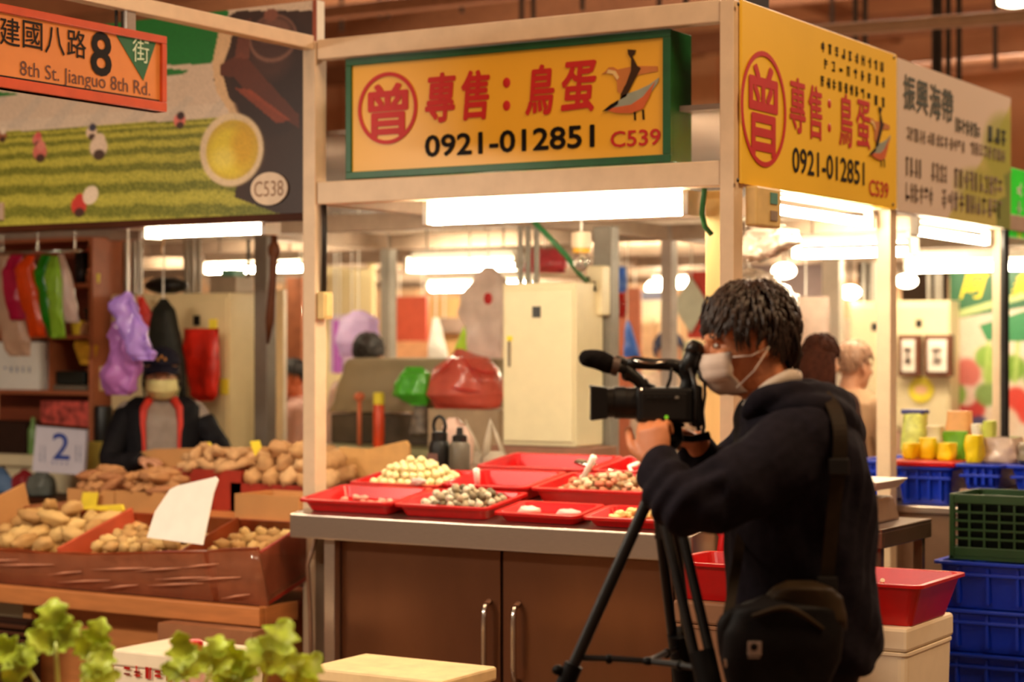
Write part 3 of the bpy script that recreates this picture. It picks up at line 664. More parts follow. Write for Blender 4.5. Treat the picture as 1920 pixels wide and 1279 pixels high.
# contents: every egg its own object
eggcol = mat('peeled_egg', (246, 232, 176), .4, var=.04)
whitem = mat('white_patty', (240, 214, 200), .5)
def ballmesh(name, r, m, seg=10, rings=7, amp=.1, seed=0, freq=6):
    me = MB().ball((0, 0, 0), r, seg, rings, amp=amp, seed=seed, freq=freq).mesh(name, smooth=True); me.materials.append(m); return me
def scatter(meshes, name, label, cat, group, n, region, base, pile, r, seed=0, parent=None, tilt=0.35, jit=.25, lay=1):
    """individual things set out on a grid with jitter, in layers; base(x,y) gives the surface height"""
    rng = random.Random(seed); x0, x1, y0, y1 = region; out = []
    k = 0; layer = 0
    while k < n and layer < 6:
        sh = layer * .12
        xa, xb = x0 + (x1 - x0) * sh / 2, x1 - (x1 - x0) * sh / 2; ya, yb = y0 + (y1 - y0) * sh / 2, y1 - (y1 - y0) * sh / 2
        nx = max(1, int((xb - xa) / (r[0] * 2.0))); ny = max(1, int((yb - ya) / (r[1] * 2.05)))
        cells = [(i, j) for i in range(nx) for j in range(ny)]; rng.shuffle(cells)
        for i, j in cells:
            if k >= n: break
            x = xa + (i + .5 + (.5 if layer % 2 else 0) * .5) / nx * (xb - xa) + rng.uniform(-jit, jit) * r[0]; y = ya + (j + .5) / ny * (yb - ya) + rng.uniform(-jit, jit) * r[1]
            dz = pile(x, y)
            if layer and layer * r[2] * 1.5 > dz + .001: continue
            o = bpy.data.objects.new(name, rng.choice(meshes)); C.objects.link(o)
            o.location = (x, y, base(x, y) + r[2] * .95 + layer * r[2] * 1.62); o.rotation_euler = (rng.uniform(-tilt, tilt), rng.uniform(-tilt, tilt), rng.uniform(0, PI * 2))
            tag(o, label, cat, group); out.append(o); k += 1
        layer += 1
    return out
flatb = lambda z: (lambda x, y: z)
em = [ballmesh('peeled_egg', (.020, .0165, .016), eggcol, seed=i) for i in range(3)]
hill = lambda cx, cy, hx, hy, h: (lambda x, y: h * max(0, 1 - ((x - cx) / hx) ** 2 - ((y - cy) / hy) ** 2))
ontop = lambda h: (lambda x, y: cz(y) + h)
scatter(em, 'peeled_egg', 'peeled pale yellow bird egg in the heap on the left rear tray', 'egg', 'peeled eggs heaped in the left rear tray', 230, (-4.67, -4.30, 6.485, 6.76), ontop(.010), hill(-4.49, 6.62, .21, .17, .095), (.0195, .0195, .0155), 1)
em = [ballmesh('speckled_egg', (.017, .0145, .014), mat('speckled_shell%d' % i, c_, .5, var=.35, scale=45), seed=i) for i, c_ in enumerate(((150, 134, 104), (216, 206, 182), (104, 88, 60), (180, 160, 130)))]
scatter(em, 'speckled_egg', 'grey speckled bird egg in the tray at the middle of the counter front', 'egg', 'speckled eggs in the front middle tray', 220, (-4.22, -3.87, 6.155, 6.41), ontop(.010), hill(-4.04, 6.29, .20, .15, .065), (.017, .017, .0135), 2)
em = [ballmesh('shellfish', (.022, .016, .012), mat('shell_meat%d' % i, c_, .5, var=.25, scale=30), seed=i, amp=.4) for i, c_ in enumerate(((214, 160, 118), (190, 110, 80), (236, 206, 170), (150, 120, 80)))]
scatter(em, 'shellfish', 'small brownish pink shellfish in the tray with the white scoop', 'shellfish', 'shellfish in the tray with the scoop', 170, (-3.81, -3.34, 6.485, 6.76), ontop(.02), hill(-3.57, 6.62, .28, .17, .06), (.021, .021, .0125), 3)
def lump(px, py, V, z, r, m, label, name, cat, group=None, amp=.3, seed=0):
    x = P(px, py, V=V).x; o = MB().ball((x, V, z + r[2]), r, 16, 9, amp=amp, seed=seed).build(name, m, M=Matrix.Translation((x, V, z)), smooth=True); return tag(o, label, cat, group)

def onc(px, V): return cz(V) + .008
lump(992, 950, 6.24, onc(0, 6.24), (.045, .035, .018), whitem, 'round white patty at the left in the shallow front tray', 'white_patty', 'food')
lump(1066, 952, 6.24, onc(0, 6.24), (.05, .035, .016), mat('pink_patty', (236, 190, 184), .5), 'pinkish white patty at the right in the shallow front tray', 'pink_patty', 'food')
for i in range(8):
    v_ = 6.19 + .03 * (i % 4); lump(1152 + i * 11, 950, v_, onc(0, v_) + .008 * (i % 2), (.026, .018, .016), mat('pale_slice', (246, 216, 140), .5), 'pale yellow slice in the tray behind the tripod leg', 'pale_slice', 'food', 'pale yellow slices', seed=i, amp=.6)
for i in range(14):
    v_ = 6.18 + .045 * (i % 5); lump(635 + (i * 37 % 100), 930, v_, onc(0, v_), (.018, .012, .010), mat('pink_scrap', (240, 180, 156), .5), 'small pale scrap lying in the front left tray', 'pale_scrap', 'food', 'pale scraps in the front left tray', seed=i, amp=.6)
lump(785, 915, 6.447, cz(6.45) + .06, (.03, .014, .014), whitem, 'crumpled white scrap on the rims between the left trays', 'paper_scrap', 'paper', seed=4, amp=.9)
def scoop(px, py0, px1, py1, V, label, m=white):
    a = P(px, py0, V=V); b = P(px1, py1, V=V + .03); t = thing('scoop', label, 'scoop', (b.x, b.y, b.z), 0, 'scoops on the counter')
    MB().tube([a, a.lerp(b, .5), b], [.014, .012, .010], 8).build('handle', m, t, smooth=True)
    d = (b - a).normalized(); e = b + d * .05
    MB().tube([b, b + d * .02, e, e + d * .05], [.008, .03, .04, .035], 10, flat=.35).build('blade', chrome, t, smooth=True)
scoop(893, 880, 896, 914, 6.50, 'white handled scoop standing beside the grey bottle')
scoop(1114, 856, 1090, 905, 6.60, 'white handled scoop leaning in the shellfish tray')
scoop(1160, 888, 1120, 876, 6.90, 'metal scoop lying in the rear right tray', chrome)
o = MB().tube([P(1205, 866, V=6.95), P(1180, 876, V=6.95), P(1185, 888, V=6.9), P(1230, 886, V=6.88)], .011, 8).build('white_tongs', white, M=Matrix.Translation(P(1190, 880, V=6.9)), smooth=True); tag(o, 'white curved tongs in the rear right tray beside the operator’s hand', 'tongs')
lump(1262, 882, 6.95, cz(6.95) + .05, (.07, .05, .025), white, 'white dish in the rear right tray behind the operator’s wrist', 'white_dish', 'dish')
# bottles
VBo = 6.92; zB = cz(6.97); x = P(824, 850, V=VBo).x; t = thing('water_bottle', 'black flask with a round carrying loop behind the peeled eggs', 'bottle', (x, VBo, zB)); M = Matrix.Translation((x, VBo, zB))
MB().lathe([(.042, 0), (.046, .01), (.046, .115), (.038, .14)], 20, M).build('body', black, t, smooth=True, sharp=40)
MB().lathe([(.034, .14), (.034, .175), (.026, .182)], 18, M).build('cap', black, t, smooth=True, sharp=40)
MB().tube([(x + .030 * math.cos(a), VBo, zB + .205 + .04 * math.sin(a)) for a in [math.radians(-60 + 30 * k) for k in range(11)]], .008, 8).build('carry_loop', black, t, smooth=True)
MB().box(x - .03, x + .02, VBo - .049, VBo - .044, zB + .03, zB + .09).build('label', mat('bottle_label', (120, 86, 80), .5), t)
x = P(862, 850, V=VBo).x; t = thing('water_bottle', 'grey flask with black lid, right of the black flask', 'bottle', (x, VBo, zB)); M = Matrix.Translation((x, VBo, zB))
MB().lathe([(.040, 0), (.044, .01), (.044, .125), (.034, .14)], 20, M).build('body', mat('flask_grey', (92, 84, 72), .4), t, smooth=True, sharp=40)
MB().lathe([(.032, .14), (.032, .165), (.015, .172), (.012, .20)], 18, M).build('cap', black, t, smooth=True, sharp=40)
# ------------------------------------------------------------------ red tubs on foam boxes
t = thing('foam_box', 'white foam box on the floor under the red tub, right of the camera operator', 'box', (-2.45, 6.27, 0))
MB().tub(.52, .46, .56, taper=.015, t=.03, lip=.004, r=.03, M=Matrix.Translation((-2.45, 6.27, 0))).build('body', foam, t, bevel=.004)
MB().box(-2.71, -2.19, 6.04, 6.50, .561, .64).build('lid', foam, t, bevel=.012)
tray(-2.74, -2.14, 6.03, 6.49, .14, 'red tub on the white foam box, right of the camera operator', name='red_tub', z=.641)
o = MB().tube([P(1655, 1088, V=6.12), P(1642, 1122, V=6.2)], .008, 8).build('stirring_stick', foam, M=Matrix.Translation(P(1650, 1110, V=6.15))); tag(o, 'pale stick standing in the red tub, right of the operator’s back', 'stick')
t = thing('brown_box', 'brown box behind tripod and shoulder bag, under a red tub', 'box', (-2.63, 5.80, 0))
MB().tub(.40, .32, .66, taper=.012, t=.03, lip=.004, r=.03, M=Matrix.Translation((-2.63, 5.80, 0))).build('body', mat('dull_brown_box', (140, 96, 66), .7), t, bevel=.004)
MB().box(-2.83, -2.43, 5.64, 5.96, .661, .735).build('lid', MATS['dull_brown_box'], t, bevel=.01)
tray(-2.87, -2.40, 5.62, 5.98, .125, 'red tub seen between the tripod and the shoulder bag', name='red_tub', z=.736)
lump(1366, 1050, 5.80, .80, (.06, .05, .02), eggcol, 'pale food in the red tub behind the shoulder bag strap', 'pale_food', 'food')
o = MB().tube([P(1300, 962, V=6.12), P(1340, 966, V=6.09), P(1358, 1005, V=6.07), P(1354, 1040, V=6.07), P(1352, 1050, V=6.07)], .02, 8).build('red_cloth', redp, M=Matrix.Translation(P(1350, 1020, V=6.07)), smooth=True); tag(o, 'twisted red cloth hanging from the right end of the counter', 'cloth')

# ------------------------------------------------------------------ potato display
t = thing('display_table', 'brown plywood table under the potato trays', 'table', (-5.8, 6.6, 0))
MB().box(-6.16, -4.86, 6.12, 6.14, .0, .50).build('front_panel', wood, t, bevel=.002)
MB().box(-4.88, -4.86, 6.14, 7.2, .0, .50).build('side_panel', wood, t, bevel=.002)
MB().box(-7.4, -4.84, 6.04, 7.25, .50, .525).build('top', woodr, t, bevel=.003)
MB().box(-7.4, -4.80, 6.0, 6.04, .455, .53).build('front_rail', wood, t, bevel=.006)
MB().box(-4.84, -4.80, 6.04, 6.25, .455, .53).build('end_rail', wood, t, bevel=.006)
for x in (-6.14, -7.36): MB().box(x, x + .05, 6.07, 6.12, 0, .455).build('leg', wood, t, bevel=.003)
# tilted tray: local frame: x along the stall, y up the slope, z normal to the slope
tilt = math.atan2(.17, .56)
TT = Matrix.Translation((0, 6.04, .527)) @ Matrix.Rotation(tilt, 4, 'X')
t = thing('display_tray', 'large tilted red brown cardboard tray wrapped in clear film, full of potatoes', 'tray', (-6, 6.2, .527))
MB().box(-7.45, -4.80, .03, .50, .018, .035, M=TT).build('base_board', cardr, t)
def wavy_wall(x0, x1, h0, h1, n, M, y0, thick=.012, lean=0.0, amp=.012, seed=0):
    mb = MB(); R_ = []
    for i in range(n + 1):
        f_ = i / n; x = x0 + (x1 - x0) * f_; h = h0 + (h1 - h0) * max(0, (f_ - .55) / .45) ** 1.4 + amp * noise.noise(Vector((x * 4, seed, 0)))
        b = .006 * noise.noise(Vector((x * 9, 3, seed)))
        R_.append([(x, y0 + b, .0), (x, y0 - thick + b, .0), (x, y0 - thick - lean + b * 2, h), (x, y0 - lean + b * 2, h)])
    return mb.loft(R_, True, M)
wavy_wall(-7.45, -4.80, .155, .245, 40, TT, .03).build('front_board', cardr, t)
filmm = mat('clear_film', (190, 120, 86), .12, var=.2, alpha=.30, coat=1)
wavy_wall(-7.45, -4.795, .150, .235, 60, TT, .014, thick=.004, amp=.02, seed=4).build('film_wrap', filmm, t, smooth=True)
for q, (xx, h0, tl) in enumerate(((-5.0, .17, .2), (-5.2, .14, .25), (-5.05, .11, .3), (-5.45, .05, .2), (-5.75, .09, .2), (-6.1, .12, .3), (-6.5, .04, .25)) + ((-4.9, .12, .25), (-5.1, .08, .3), (-5.35, .13, .35), (-5.6, .06, .3), (-5.9, .11, .4), (-6.3, .07, .35), (-4.87, .05, .15))):   # creases of the film, their shine put into a paler colour
    MB().tube([TT @ Vector((xx, .004, h0)), TT @ Vector((xx - tl * .5, .000, h0 - .012)), TT @ Vector((xx - tl, .004, h0 - .03))], [.001, .0045, .001], 6).build('film_crease', mat('film_shine', (214, 150, 120), .15, coat=1), t, smooth=True)
MB().box(-4.815, -4.80, .03, .55, .0, .22, M=TT).build('side_board', reddk, t, bevel=.002)
MB().box(-4.80, -4.794, .02, .50, .02, .215, M=TT).build('side_film', filmm, t)
MB().box(-7.45, -4.80, .50, .512, .02, .15, M=TT).build('rear_board', cardr, t)
for x in (-5.885,): MB().box(x - .008, x + .008, .03, .50, .035, .175, M=TT).build('divider', mat('orange_red_slat', (196, 84, 52), .5), t, bevel=.002)
for x in (-6.55,): MB().box(x - .006, x + .006, .08, .54, .035, .25, M=TT).build('divider', card, t, bevel=.002)
MB().box(-5.30, -5.29, .03, .50, .035, .16, M=TT).build('divider', cardr, t)
pc = [(204, 166, 104), (194, 152, 94), (214, 178, 114), (186, 142, 84)]
pots = [ballmesh('potato', (.046 + .007 * i, .035, .032), mat('potato_skin%d' % (i % 4), pc[i % 4], .7, var=.12, scale=20, bump=.3), 14, 10, amp=.35, seed=i * 3, freq=7) for i in range(5)]
smallp = [ballmesh('small_potato', (.030 + .006 * i, .024, .022), MATS['potato_skin%d' % i], 12, 8, amp=.4, seed=i * 5 + 1, freq=7) for i in range(4)]
slope = math.tan(tilt)
baseT = lambda z0: (lambda x, y: .520 + z0 + (y - 6.04) * slope)
scatter(pots, 'potato', 'large brown potato in the left part of the tilted tray', 'potato', 'large potatoes in the left compartment', 60, (-6.53, -5.92, 6.06, 6.50), baseT(.065), hill(-6.22, 6.33, .40, .40, .11), (.048, .042, .034), 5, tilt=.5)
scatter(pots, 'potato', 'large brown potato in the far left end of the tilted tray', 'potato', 'large potatoes left of the cardboard divider', 22, (-7.2, -6.58, 6.06, 6.50), baseT(.06), hill(-6.9, 6.3, .5, .4, .07), (.048, .042, .034), 6, tilt=.5)
scatter(smallp, 'small_potato', 'small brown potato in the middle part of the tilted tray', 'potato', 'small potatoes in the middle compartment', 130, (-5.86, -5.32, 6.05, 6.47), baseT(.06), hill(-5.6, 6.22, .4, .35, .095), (.034, .03, .024), 7, tilt=.5)
scatter(smallp, 'small_potato', 'small round potato in the right part of the tilted tray, behind the white card', 'potato', 'small potatoes in the right compartment', 60, (-5.26, -4.86, 6.06, 6.45), baseT(.085), hill(-5.05, 6.3, .3, .3, .07), (.034, .03, .024), 8, tilt=.5)
# back row boxes on a step
t = thing('back_shelf', 'wooden step carrying the cardboard boxes behind the potato tray', 'shelf', (-5.6, 6.9, .53))
MB().box(-6.75, -4.84, 6.60, 7.22, .78, .80).build('board', wood, t, bevel=.003)
for x in (-6.72, -4.87): MB().box(x, x + .03, 6.62, 7.2, .526, .78).build('upright', wood, t, bevel=.002)
def carton(px0, px1, V, z0, z1, d, label, m=card, open_=True, group=None, name='carton', rz=0):
    x0 = P(px0, 940, V=V).x; x1 = P(px1, 940, V=V).x
    t = thing(name, label, 'box', ((x0 + x1) / 2, V + d / 2, z0), 0, group)
    th = .006
    MB().box(x0, x1, V, V + th, z0, z1).build('front', m, t); MB().box(x0, x1, V + d - th, V + d, z0, z1).build('back', m, t)
    MB().box(x0, x0 + th, V + th, V + d - th, z0, z1).build('side', m, t); MB().box(x1 - th, x1, V + th, V + d - th, z0, z1).build('side', m, t)
    MB().box(x0 + th, x1 - th, V + th, V + d - th, z0, z0 + th).build('base', m, t)
    return t, x0, x1
c1, a0, a1 = carton(126, 214, 6.62, .801, .895, .28, 'low cardboard box with sweet potatoes behind the yellow card')
c2, b0, b1 = carton(216, 312, 6.62, .801, .895, .28, 'low cardboard box right of the one with the yellow card')
c3, d0, d1 = carton(440, 560, 6.62, .801, .91, .26, 'low cardboard box behind the white card, left of the left post')
sp = [ballmesh('sweet_potato', (.055 + .008 * i, .024, .024), mat('sweet_skin%d' % i, c_, .7, var=.15, scale=20), 12, 9, amp=.4, seed=i * 7, freq=7) for i, c_ in enumerate(((156, 106, 64), (170, 120, 74), (146, 94, 56)))]
def rowof(meshes, name, label, cat, grp, x0, x1, y, z, n, seed, dz=.02, rot=1.2, rows=1):
    rng = random.Random(seed)
    for r_ in range(rows):
        for i in range(n):
            o = bpy.data.objects.new(name, rng.choice(meshes)); C.objects.link(o)
            o.location = (x0 + (x1 - x0) * (i + .5) / n, y + r_ * .06 + rng.uniform(-.01, .01), z + rng.uniform(0, dz) + r_ * .012); o.rotation_euler = (rng.uniform(-.4, .4), rng.uniform(-.5, .5), rot + rng.uniform(-.6, .6)); tag(o, label, cat, grp)
for bx0, bx1, sd in ((a0, a1, 1), (b0, b1, 2)):
    rowof(sp, 'sweet_potato', 'reddish sweet potato heaped above the low cardboard boxes at the left', 'sweet potato', 'sweet potatoes in the low boxes', bx0 + .04, bx1 - .04, 6.67, .90, 4, sd, rows=3)
    rowof(sp, 'sweet_potato', 'reddish sweet potato heaped above the low cardboard boxes at the left', 'sweet potato', 'sweet potatoes in the low boxes', bx0 + .06, bx1 - .06, 6.69, .945, 3, sd + 9, rows=2)
    MB().box(bx0 + .01, bx1 - .01, 6.63, 6.89, .81, .87).build('packing_sheet', woodr, c1 if sd == 1 else c2)
c4, e0, e1 = carton(312, 452, 6.92, .801, .985, .27, 'dark red rimmed box of yams behind the white card', m=reddk)
MB().box(e0 + .01, e1 - .01, 6.93, 7.18, .81, .95).build('packing_sheet', cardr, c4)
yam = [ballmesh('yam', (.062 + .01 * i, .030, .028), mat('yam_skin', (190, 146, 100), .75, var=.14, scale=20, bump=.3), 12, 9, amp=.4, seed=i * 9 + 2, freq=7) for i in range(3)]
rowof(yam, 'yam', 'long pale brown yam heaped in the dark red rimmed box', 'yam', 'yams in the red rimmed box', e0 + .05, e1 - .05, 6.97, .985, 5, 3, rows=3, rot=.6)
rowof(yam, 'yam', 'long pale brown yam heaped in the dark red rimmed box', 'yam', 'yams in the red rimmed box', e0 + .08, e1 - .08, 7.0, 1.035, 4, 4, rows=2, rot=2.2)
c5, f0, f1 = carton(432, 640, 6.92, .801, .93, .27, 'box heaped with big round tubers beside the left post', m=reddk)
MB().box(f0 + .01, f1 - .01, 6.93, 7.18, .81, .89).build('packing_sheet', cardr, c5)
taro = [ballmesh('round_tuber', (.060, .046, .044), mat('tuber_skin%d' % i, c_, .75, var=.14, scale=18, bump=.4), 14, 10, amp=.5, seed=i * 4 + 8, freq=8) for i, c_ in enumerate(((206, 164, 116), (176, 130, 84), (190, 144, 94)))]
rowof(taro, 'round_tuber', 'big round pale tuber heaped beside the left post', 'tuber', 'big tubers beside the left post', f0 + .06, f1 - .05, 6.97, .945, 5, 5, rows=3)
rowof(taro, 'round_tuber', 'big round pale tuber heaped beside the left post', 'tuber', 'big tubers beside the left post', f0 + .10, f1 - .08, 6.99, 1.01, 4, 6, rows=2)
rowof(taro, 'round_tuber', 'big round pale tuber heaped beside the left post', 'tuber', 'big tubers beside the left post', f0 + .16, f1 - .2, 7.0, 1.07, 2, 7, rows=1)
rowof(smallp, 'small_potato', 'small pale potato lying between tray and low boxes', 'potato', 'small potatoes along the back edge', P(440, 960, V=6.55).x, P(560, 960, V=6.55).x, 6.53, .745, 7, 11)
# cards and signs in the display
def card_sheet(name, pts, V, m, label, th=.006, cat='card', lean=0.0):
    """upright card whose corners are seen at pts, standing near the plane V and leaning back"""
    zmin = min(P(x, y, V=V).z for x, y in pts); mb = MB(); fr_ = []
    def on_plane(x, y):
        v = V
        for _ in range(8): v = V + (P(x, y, V=v).z - zmin) * lean
        return P(x, y, V=v)
    Q_ = [on_plane(x, y) for x, y in pts]
    for k_ in (0, th): fr_.append([(q.x, q.y + k_, q.z) for q in Q_])
    mb.loft(fr_); c_ = fr_[0][0]
    o = mb.build(name, m, M=Matrix.Translation((c_[0], V, zmin)), bevel=.001); return tag(o, label, cat)
card_sheet('white_card', [(275, 1008), (290, 960), (318, 918), (332, 911), (404, 894), (409, 900), (400, 925), (380, 1022)], 6.04, white, 'blank white card leaning upright among the small potatoes', lean=.45)
card_sheet('yellow_card', [(121, 952), (226, 946), (229, 956), (224, 968), (122, 966)], 6.50, yel, 'yellow paper strip lying along the back edge of the potato tray', th=.02)
card_sheet('yellow_card', [(155, 923), (184, 924), (180, 950), (150, 950)], 6.585, yel, 'small yellow price tag upright on the low cardboard box', th=.004)
card_sheet('cabbage_leaf', [(0, 1050), (22, 1046), (38, 1052), (44, 1062), (0, 1066)], 6.06, mat('pale_green', (196, 206, 140), .5), 'pale green leaf scrap at the lower left corner of the potato tray', th=.03, cat='leaf')
card_sheet('yellow_card', [(468, 828), (486, 826), (490, 838), (478, 856)], 6.90, yel, 'small yellow tag stuck in the heap of big tubers', th=.004)
card_sheet('yellow_card', [(376, 832), (392, 829), (397, 838), (393, 846), (378, 846)], 7.10, yel, 'small yellow tag above the yams near the seller’s hand', th=.01)
lump(255, 968, 6.50, .715, (.085, .04, .035), mat('pale_gourd', (226, 178, 112), .6), 'pale yellowish gourd between yellow strip and white card', 'pale_gourd', 'gourd')
# cardboard flaps in front of the seller
card_sheet('cardboard_flap', [(200, 893), (262, 848), (290, 842), (560, 836), (560, 880), (330, 890)], 7.22, card, 'wide cardboard sheet standing behind the yams in front of the seller', cat='cardboard')
card_sheet('cardboard_flap', [(636, 838), (690, 842), (760, 826), (766, 836), (768, 905), (700, 930), (636, 930)], 7.16, mat('tan_cardboard', (206, 158, 96), .8), 'tan cardboard sheet standing right of the left post, behind the egg tray', cat='cardboard', th=.02)
rowof(taro, 'round_tuber', 'pale tuber seen just right of the left post', 'tuber', 'tubers right of the left post', P(600, 880, V=7.3).x, P(640, 880, V=7.3).x, 7.3, .94, 2, 8, rows=2)
rowof(taro, 'round_tuber', 'pale tuber seen just right of the left post', 'tuber', 'tubers right of the left post', P(600, 880, V=7.3).x, P(640, 880, V=7.3).x, 7.3, 1.01, 2, 9, rows=2)
c6, _, _ = carton(590, 650, 7.2, .801, .93, .26, 'cardboard box of tubers just right of the left post')
# ------------------------------------------------------------------ cabinets
cab = mat('cabinet_cream', (238, 222, 182), .42, var=.03)
def cabinet(px0, px1, V, z0, z1, dep, label, doors=1, sq=None, hz=None, m=cab):
    x0 = P(px0, 700, V=V).x; x1 = P(px1, 700, V=V).x
    t = thing('metal_cabinet', label, 'cabinet', ((x0 + x1) / 2, V + dep / 2, z0))
    MB().box(x0, x1, V + .012, V + dep, z0, z1).build('body', m, t, bevel=.006)
    for i in range(doors):
        a = x0 + (x1 - x0) * i / doors + .012; b = x0 + (x1 - x0) * (i + 1) / doors - .012
        d = MB().box(a, b, V, V + .012, z0 + .02, z1 - .03).build('door', m, t, bevel=.005)
        if hz:
            hx = a + .035; MB().box(hx - .007, hx + .007, V - .010, V - .001, hz - .06, hz + .06).build('handle', chrome, d, bevel=.004)
            MB().box(hx - .015, hx + .015, V - .004, V - .001, hz + .062, hz + .085).build('yellow_tag', yel, d)
    if sq:
        q = P(*sq, V=V); MB().box(q.x - .022, q.x + .022, V - .003, V, q.z - .026, q.z + .026).build('black_label', black, t)
    return t
cabinet(940, 1078, 7.84, 1.083, 1.842, .27, 'tall cream metal cabinet with a small black square, left of the video camera', sq=(1006, 585), hz=1.51)
cabinet(205, 428, 7.84, .82, 1.822, .36, 'wide cream metal cabinet behind the potato seller', doors=2, sq=(369, 601), m=mat('cabinet_beige', (222, 198, 150), .42, var=.03))
cabinet(1592, 1668, 12.2, 1.0, 1.84, .25, 'far cream cabinet behind the grey haired man', sq=(1640, 613))
cabinet(1672, 1780, 12.2, 1.0, 1.84, .25, 'far cream cabinet behind the two framed certificates', sq=(1723, 607))
boxo('base_cupboard', mat('brown_box_paint', (150, 104, 82), .6), -4.9, -4.35, 7.86, 8.1, 0, 1.08).update_tag(); tag(bpy.data.objects['base_cupboard'], 'brown base cupboard under the tall cream cabinet', 'base')
boxo('cabinet_plinth', MATS['brown_box_paint'], -7.28, -6.45, 7.86, 8.2, 0, .82); tag(bpy.data.objects['cabinet_plinth'], 'brown base under the wide cream cabinet', 'base')
boxo('far_plinth', mat('far_counter', (186, 150, 130), .6), -5.3, -4.14, 12.2, 12.5, 0, .995); tag(bpy.data.objects['far_plinth'], 'pale base under the far cream cabinets', 'base')
# steel channels beside the cabinets
def column(name, px0, px1, V, z0, z1, m, label, dep=.08, cat='post', bevel=.004, grp=None):
    x0 = P(px0, 600, V=V).x; x1 = P(px1, 600, V=V).x; o = boxo(name, m, x0, x1, V, V + dep, z0, z1, bevel=bevel); return tag(o, label, cat, grp)
column('steel_channel', 1112, 1146, 8.14, 0, 2.115, greyp, 'grey steel channel standing right of the cream cabinet')
column('steel_channel', 476, 500, 7.95, 0, 2.115, mat('grey_channel', (112, 100, 90), .5), 'grey steel channel standing right of the wide cream cabinet')
column('narrow_board', 508, 532, 8.6, 0, 1.86, creamw, 'narrow pale panel standing left of the left post', dep=.03, cat='panel')
column('wooden_strip', 1322, 1352, 6.52, .9, 2.118, mat('yellow_wood', (240, 204, 136), .5, var=.05, scale=4, stretch=(8, 8, .6)), 'pale yellow wooden plank standing behind the corner post', dep=.02, cat='plank')
for i, px in enumerate((976, 990, 1006)): 
    a = P(px, 500, V=7.95); pipe('conduit', (a.x, 7.95, 1.842), (a.x, 7.95, 2.115), .014, greyp, 'thin grey conduit rising from the top of the tall cream cabinet', 'conduit', 'conduits above the tall cream cabinet')
for i, px in enumerate((237, 250, 262, 349, 360, 372)):
    a = P(px, 500, V=8.0); pipe('conduit', (a.x, 8.0, 1.825), (a.x, 8.0, 2.115), .016, mat('conduit_grey', (150, 132, 112), .45), 'grey conduit rising from the top of the wide cream cabinet', 'conduit', 'conduits above the wide cream cabinet')
boxo('meter_box', cab, P(1098, 540, V=8.05).x, P(1130, 540, V=8.05).x, 8.05, 8.13, 1.69, 1.925, bevel=.01); o = tag(bpy.data.objects['meter_box'], 'cream meter box with a wire loop, fixed right of the tall cream cabinet', 'meter box')
MB().tube([P(1102, 520, V=8.04), P(1106, 545, V=8.02), P(1116, 545, V=8.02), P(1114, 530, V=8.04)], .008, 8).build('wire_loop', darkm, o, smooth=True)
MB().box(P(1096, 560, V=8.04).x, P(1112, 560, V=8.04).x, 8.04, 8.05, 1.77, 1.79).build('yellow_label', yel, o)
o = MB().tube([P(1000, 415, V=7.7), P(1030, 445, V=7.7), P(1062, 480, V=7.75), P(1085, 512, V=7.85), P(1100, 528, V=8.02)], .013, 8).build('green_cable', mat('cable_green', (40, 110, 60), .4), M=Matrix.Translation(P(1062, 480, V=7.75)), smooth=True); tag(o, 'green cable slanting down above the cream cabinet to the meter box', 'cable')
o = MB().tube([P(1322, 345, V=6.385), P(1316, 400, V=6.45), P(1322, 425, V=6.46), P(1334, 440, V=6.48)], .010, 8).build('green_cable', MATS['cable_green'], M=Matrix.Translation(P(1322, 400, V=6.45)), smooth=True); tag(o, 'dark green cable curving down at the right end of the long lamp', 'cable')
c = P(1090, 455, V=7.6); t = thing('hanging_bulb', 'clear bulb in a cream socket with yellow rim above the tall cabinet', 'lamp', c)
MB().lathe([(.03, .05), (.045, .045), (.045, -.02), (.04, -.025)], 18, Matrix.Translation(c)).build('socket', mat('socket_cream', (228, 206, 176), .4), t, smooth=True, sharp=40)
MB().lathe([(.041, -.025), (.041, -.045), (.02, -.05)], 18, Matrix.Translation(c)).build('yellow_rim', mat('yellow_rim', (226, 170, 40), .4), t, smooth=True, sharp=40)
MB().ball((c.x, c.y, c.z - .085), (.035, .035, .045)).build('bulb', mat('clear_glass', (240, 235, 230), .05, trans=.9), t, smooth=True)
MB().tube([(c.x, c.y, c.z + .05), (c.x, c.y, 2.40)], .006).build('cord', white, t)
# framed certificates + sticker on the far cabinet
for px0, px1, lab in ((1681, 1722, 'left one of two framed certificates hanging on the far cabinet'), (1730, 1782, 'right one of two framed certificates hanging on the far cabinet')):
    a = P(px0, 628, V=12.1); b = P(px1, 706, V=12.1); t = thing('framed_certificate', lab, 'picture', ((a.x + b.x) / 2, 12.12, b.z), 0)
    MB().box(a.x, b.x, 12.12, 12.18, b.z, a.z).build('frame', mat('frame_brown', (100, 54, 34), .5), t, bevel=.004)
    MB().box(a.x + .03, b.x - .03, 12.112, 12.121, b.z + .03, a.z - .03).build('paper', white, t)
    marks(front_frame(12.111), a.x + .06, b.x - .06, (a.z + b.z) / 2, 4, .12, .05, mat('faint_ink', (220, 200, 190), .6), t, 5)
c = P(1726, 731, V=12.18); o = MB().prism([(c.x + .085 * math.cos(2 * PI * k / 24), c.z + .085 * math.sin(2 * PI * k / 24)) for k in range(24)], 0, .006, M=front_frame(12.195)).build('round_sticker', mat('sticker_yellow', (240, 220, 70), .5), M=Matrix.Translation((c.x, 12.19, c.z))); tag(o, 'round yellow sticker on the cabinet below the certificates', 'sticker')
MB().prism([(c.x + .045 * math.cos(2 * PI * k / 24), c.z + .03 * math.sin(2 * PI * k / 24)) for k in range(24)], .006, .008, M=front_frame(12.195)).build('sticker_emblem', mat('sticker_peach', (246, 196, 150), .5), o)
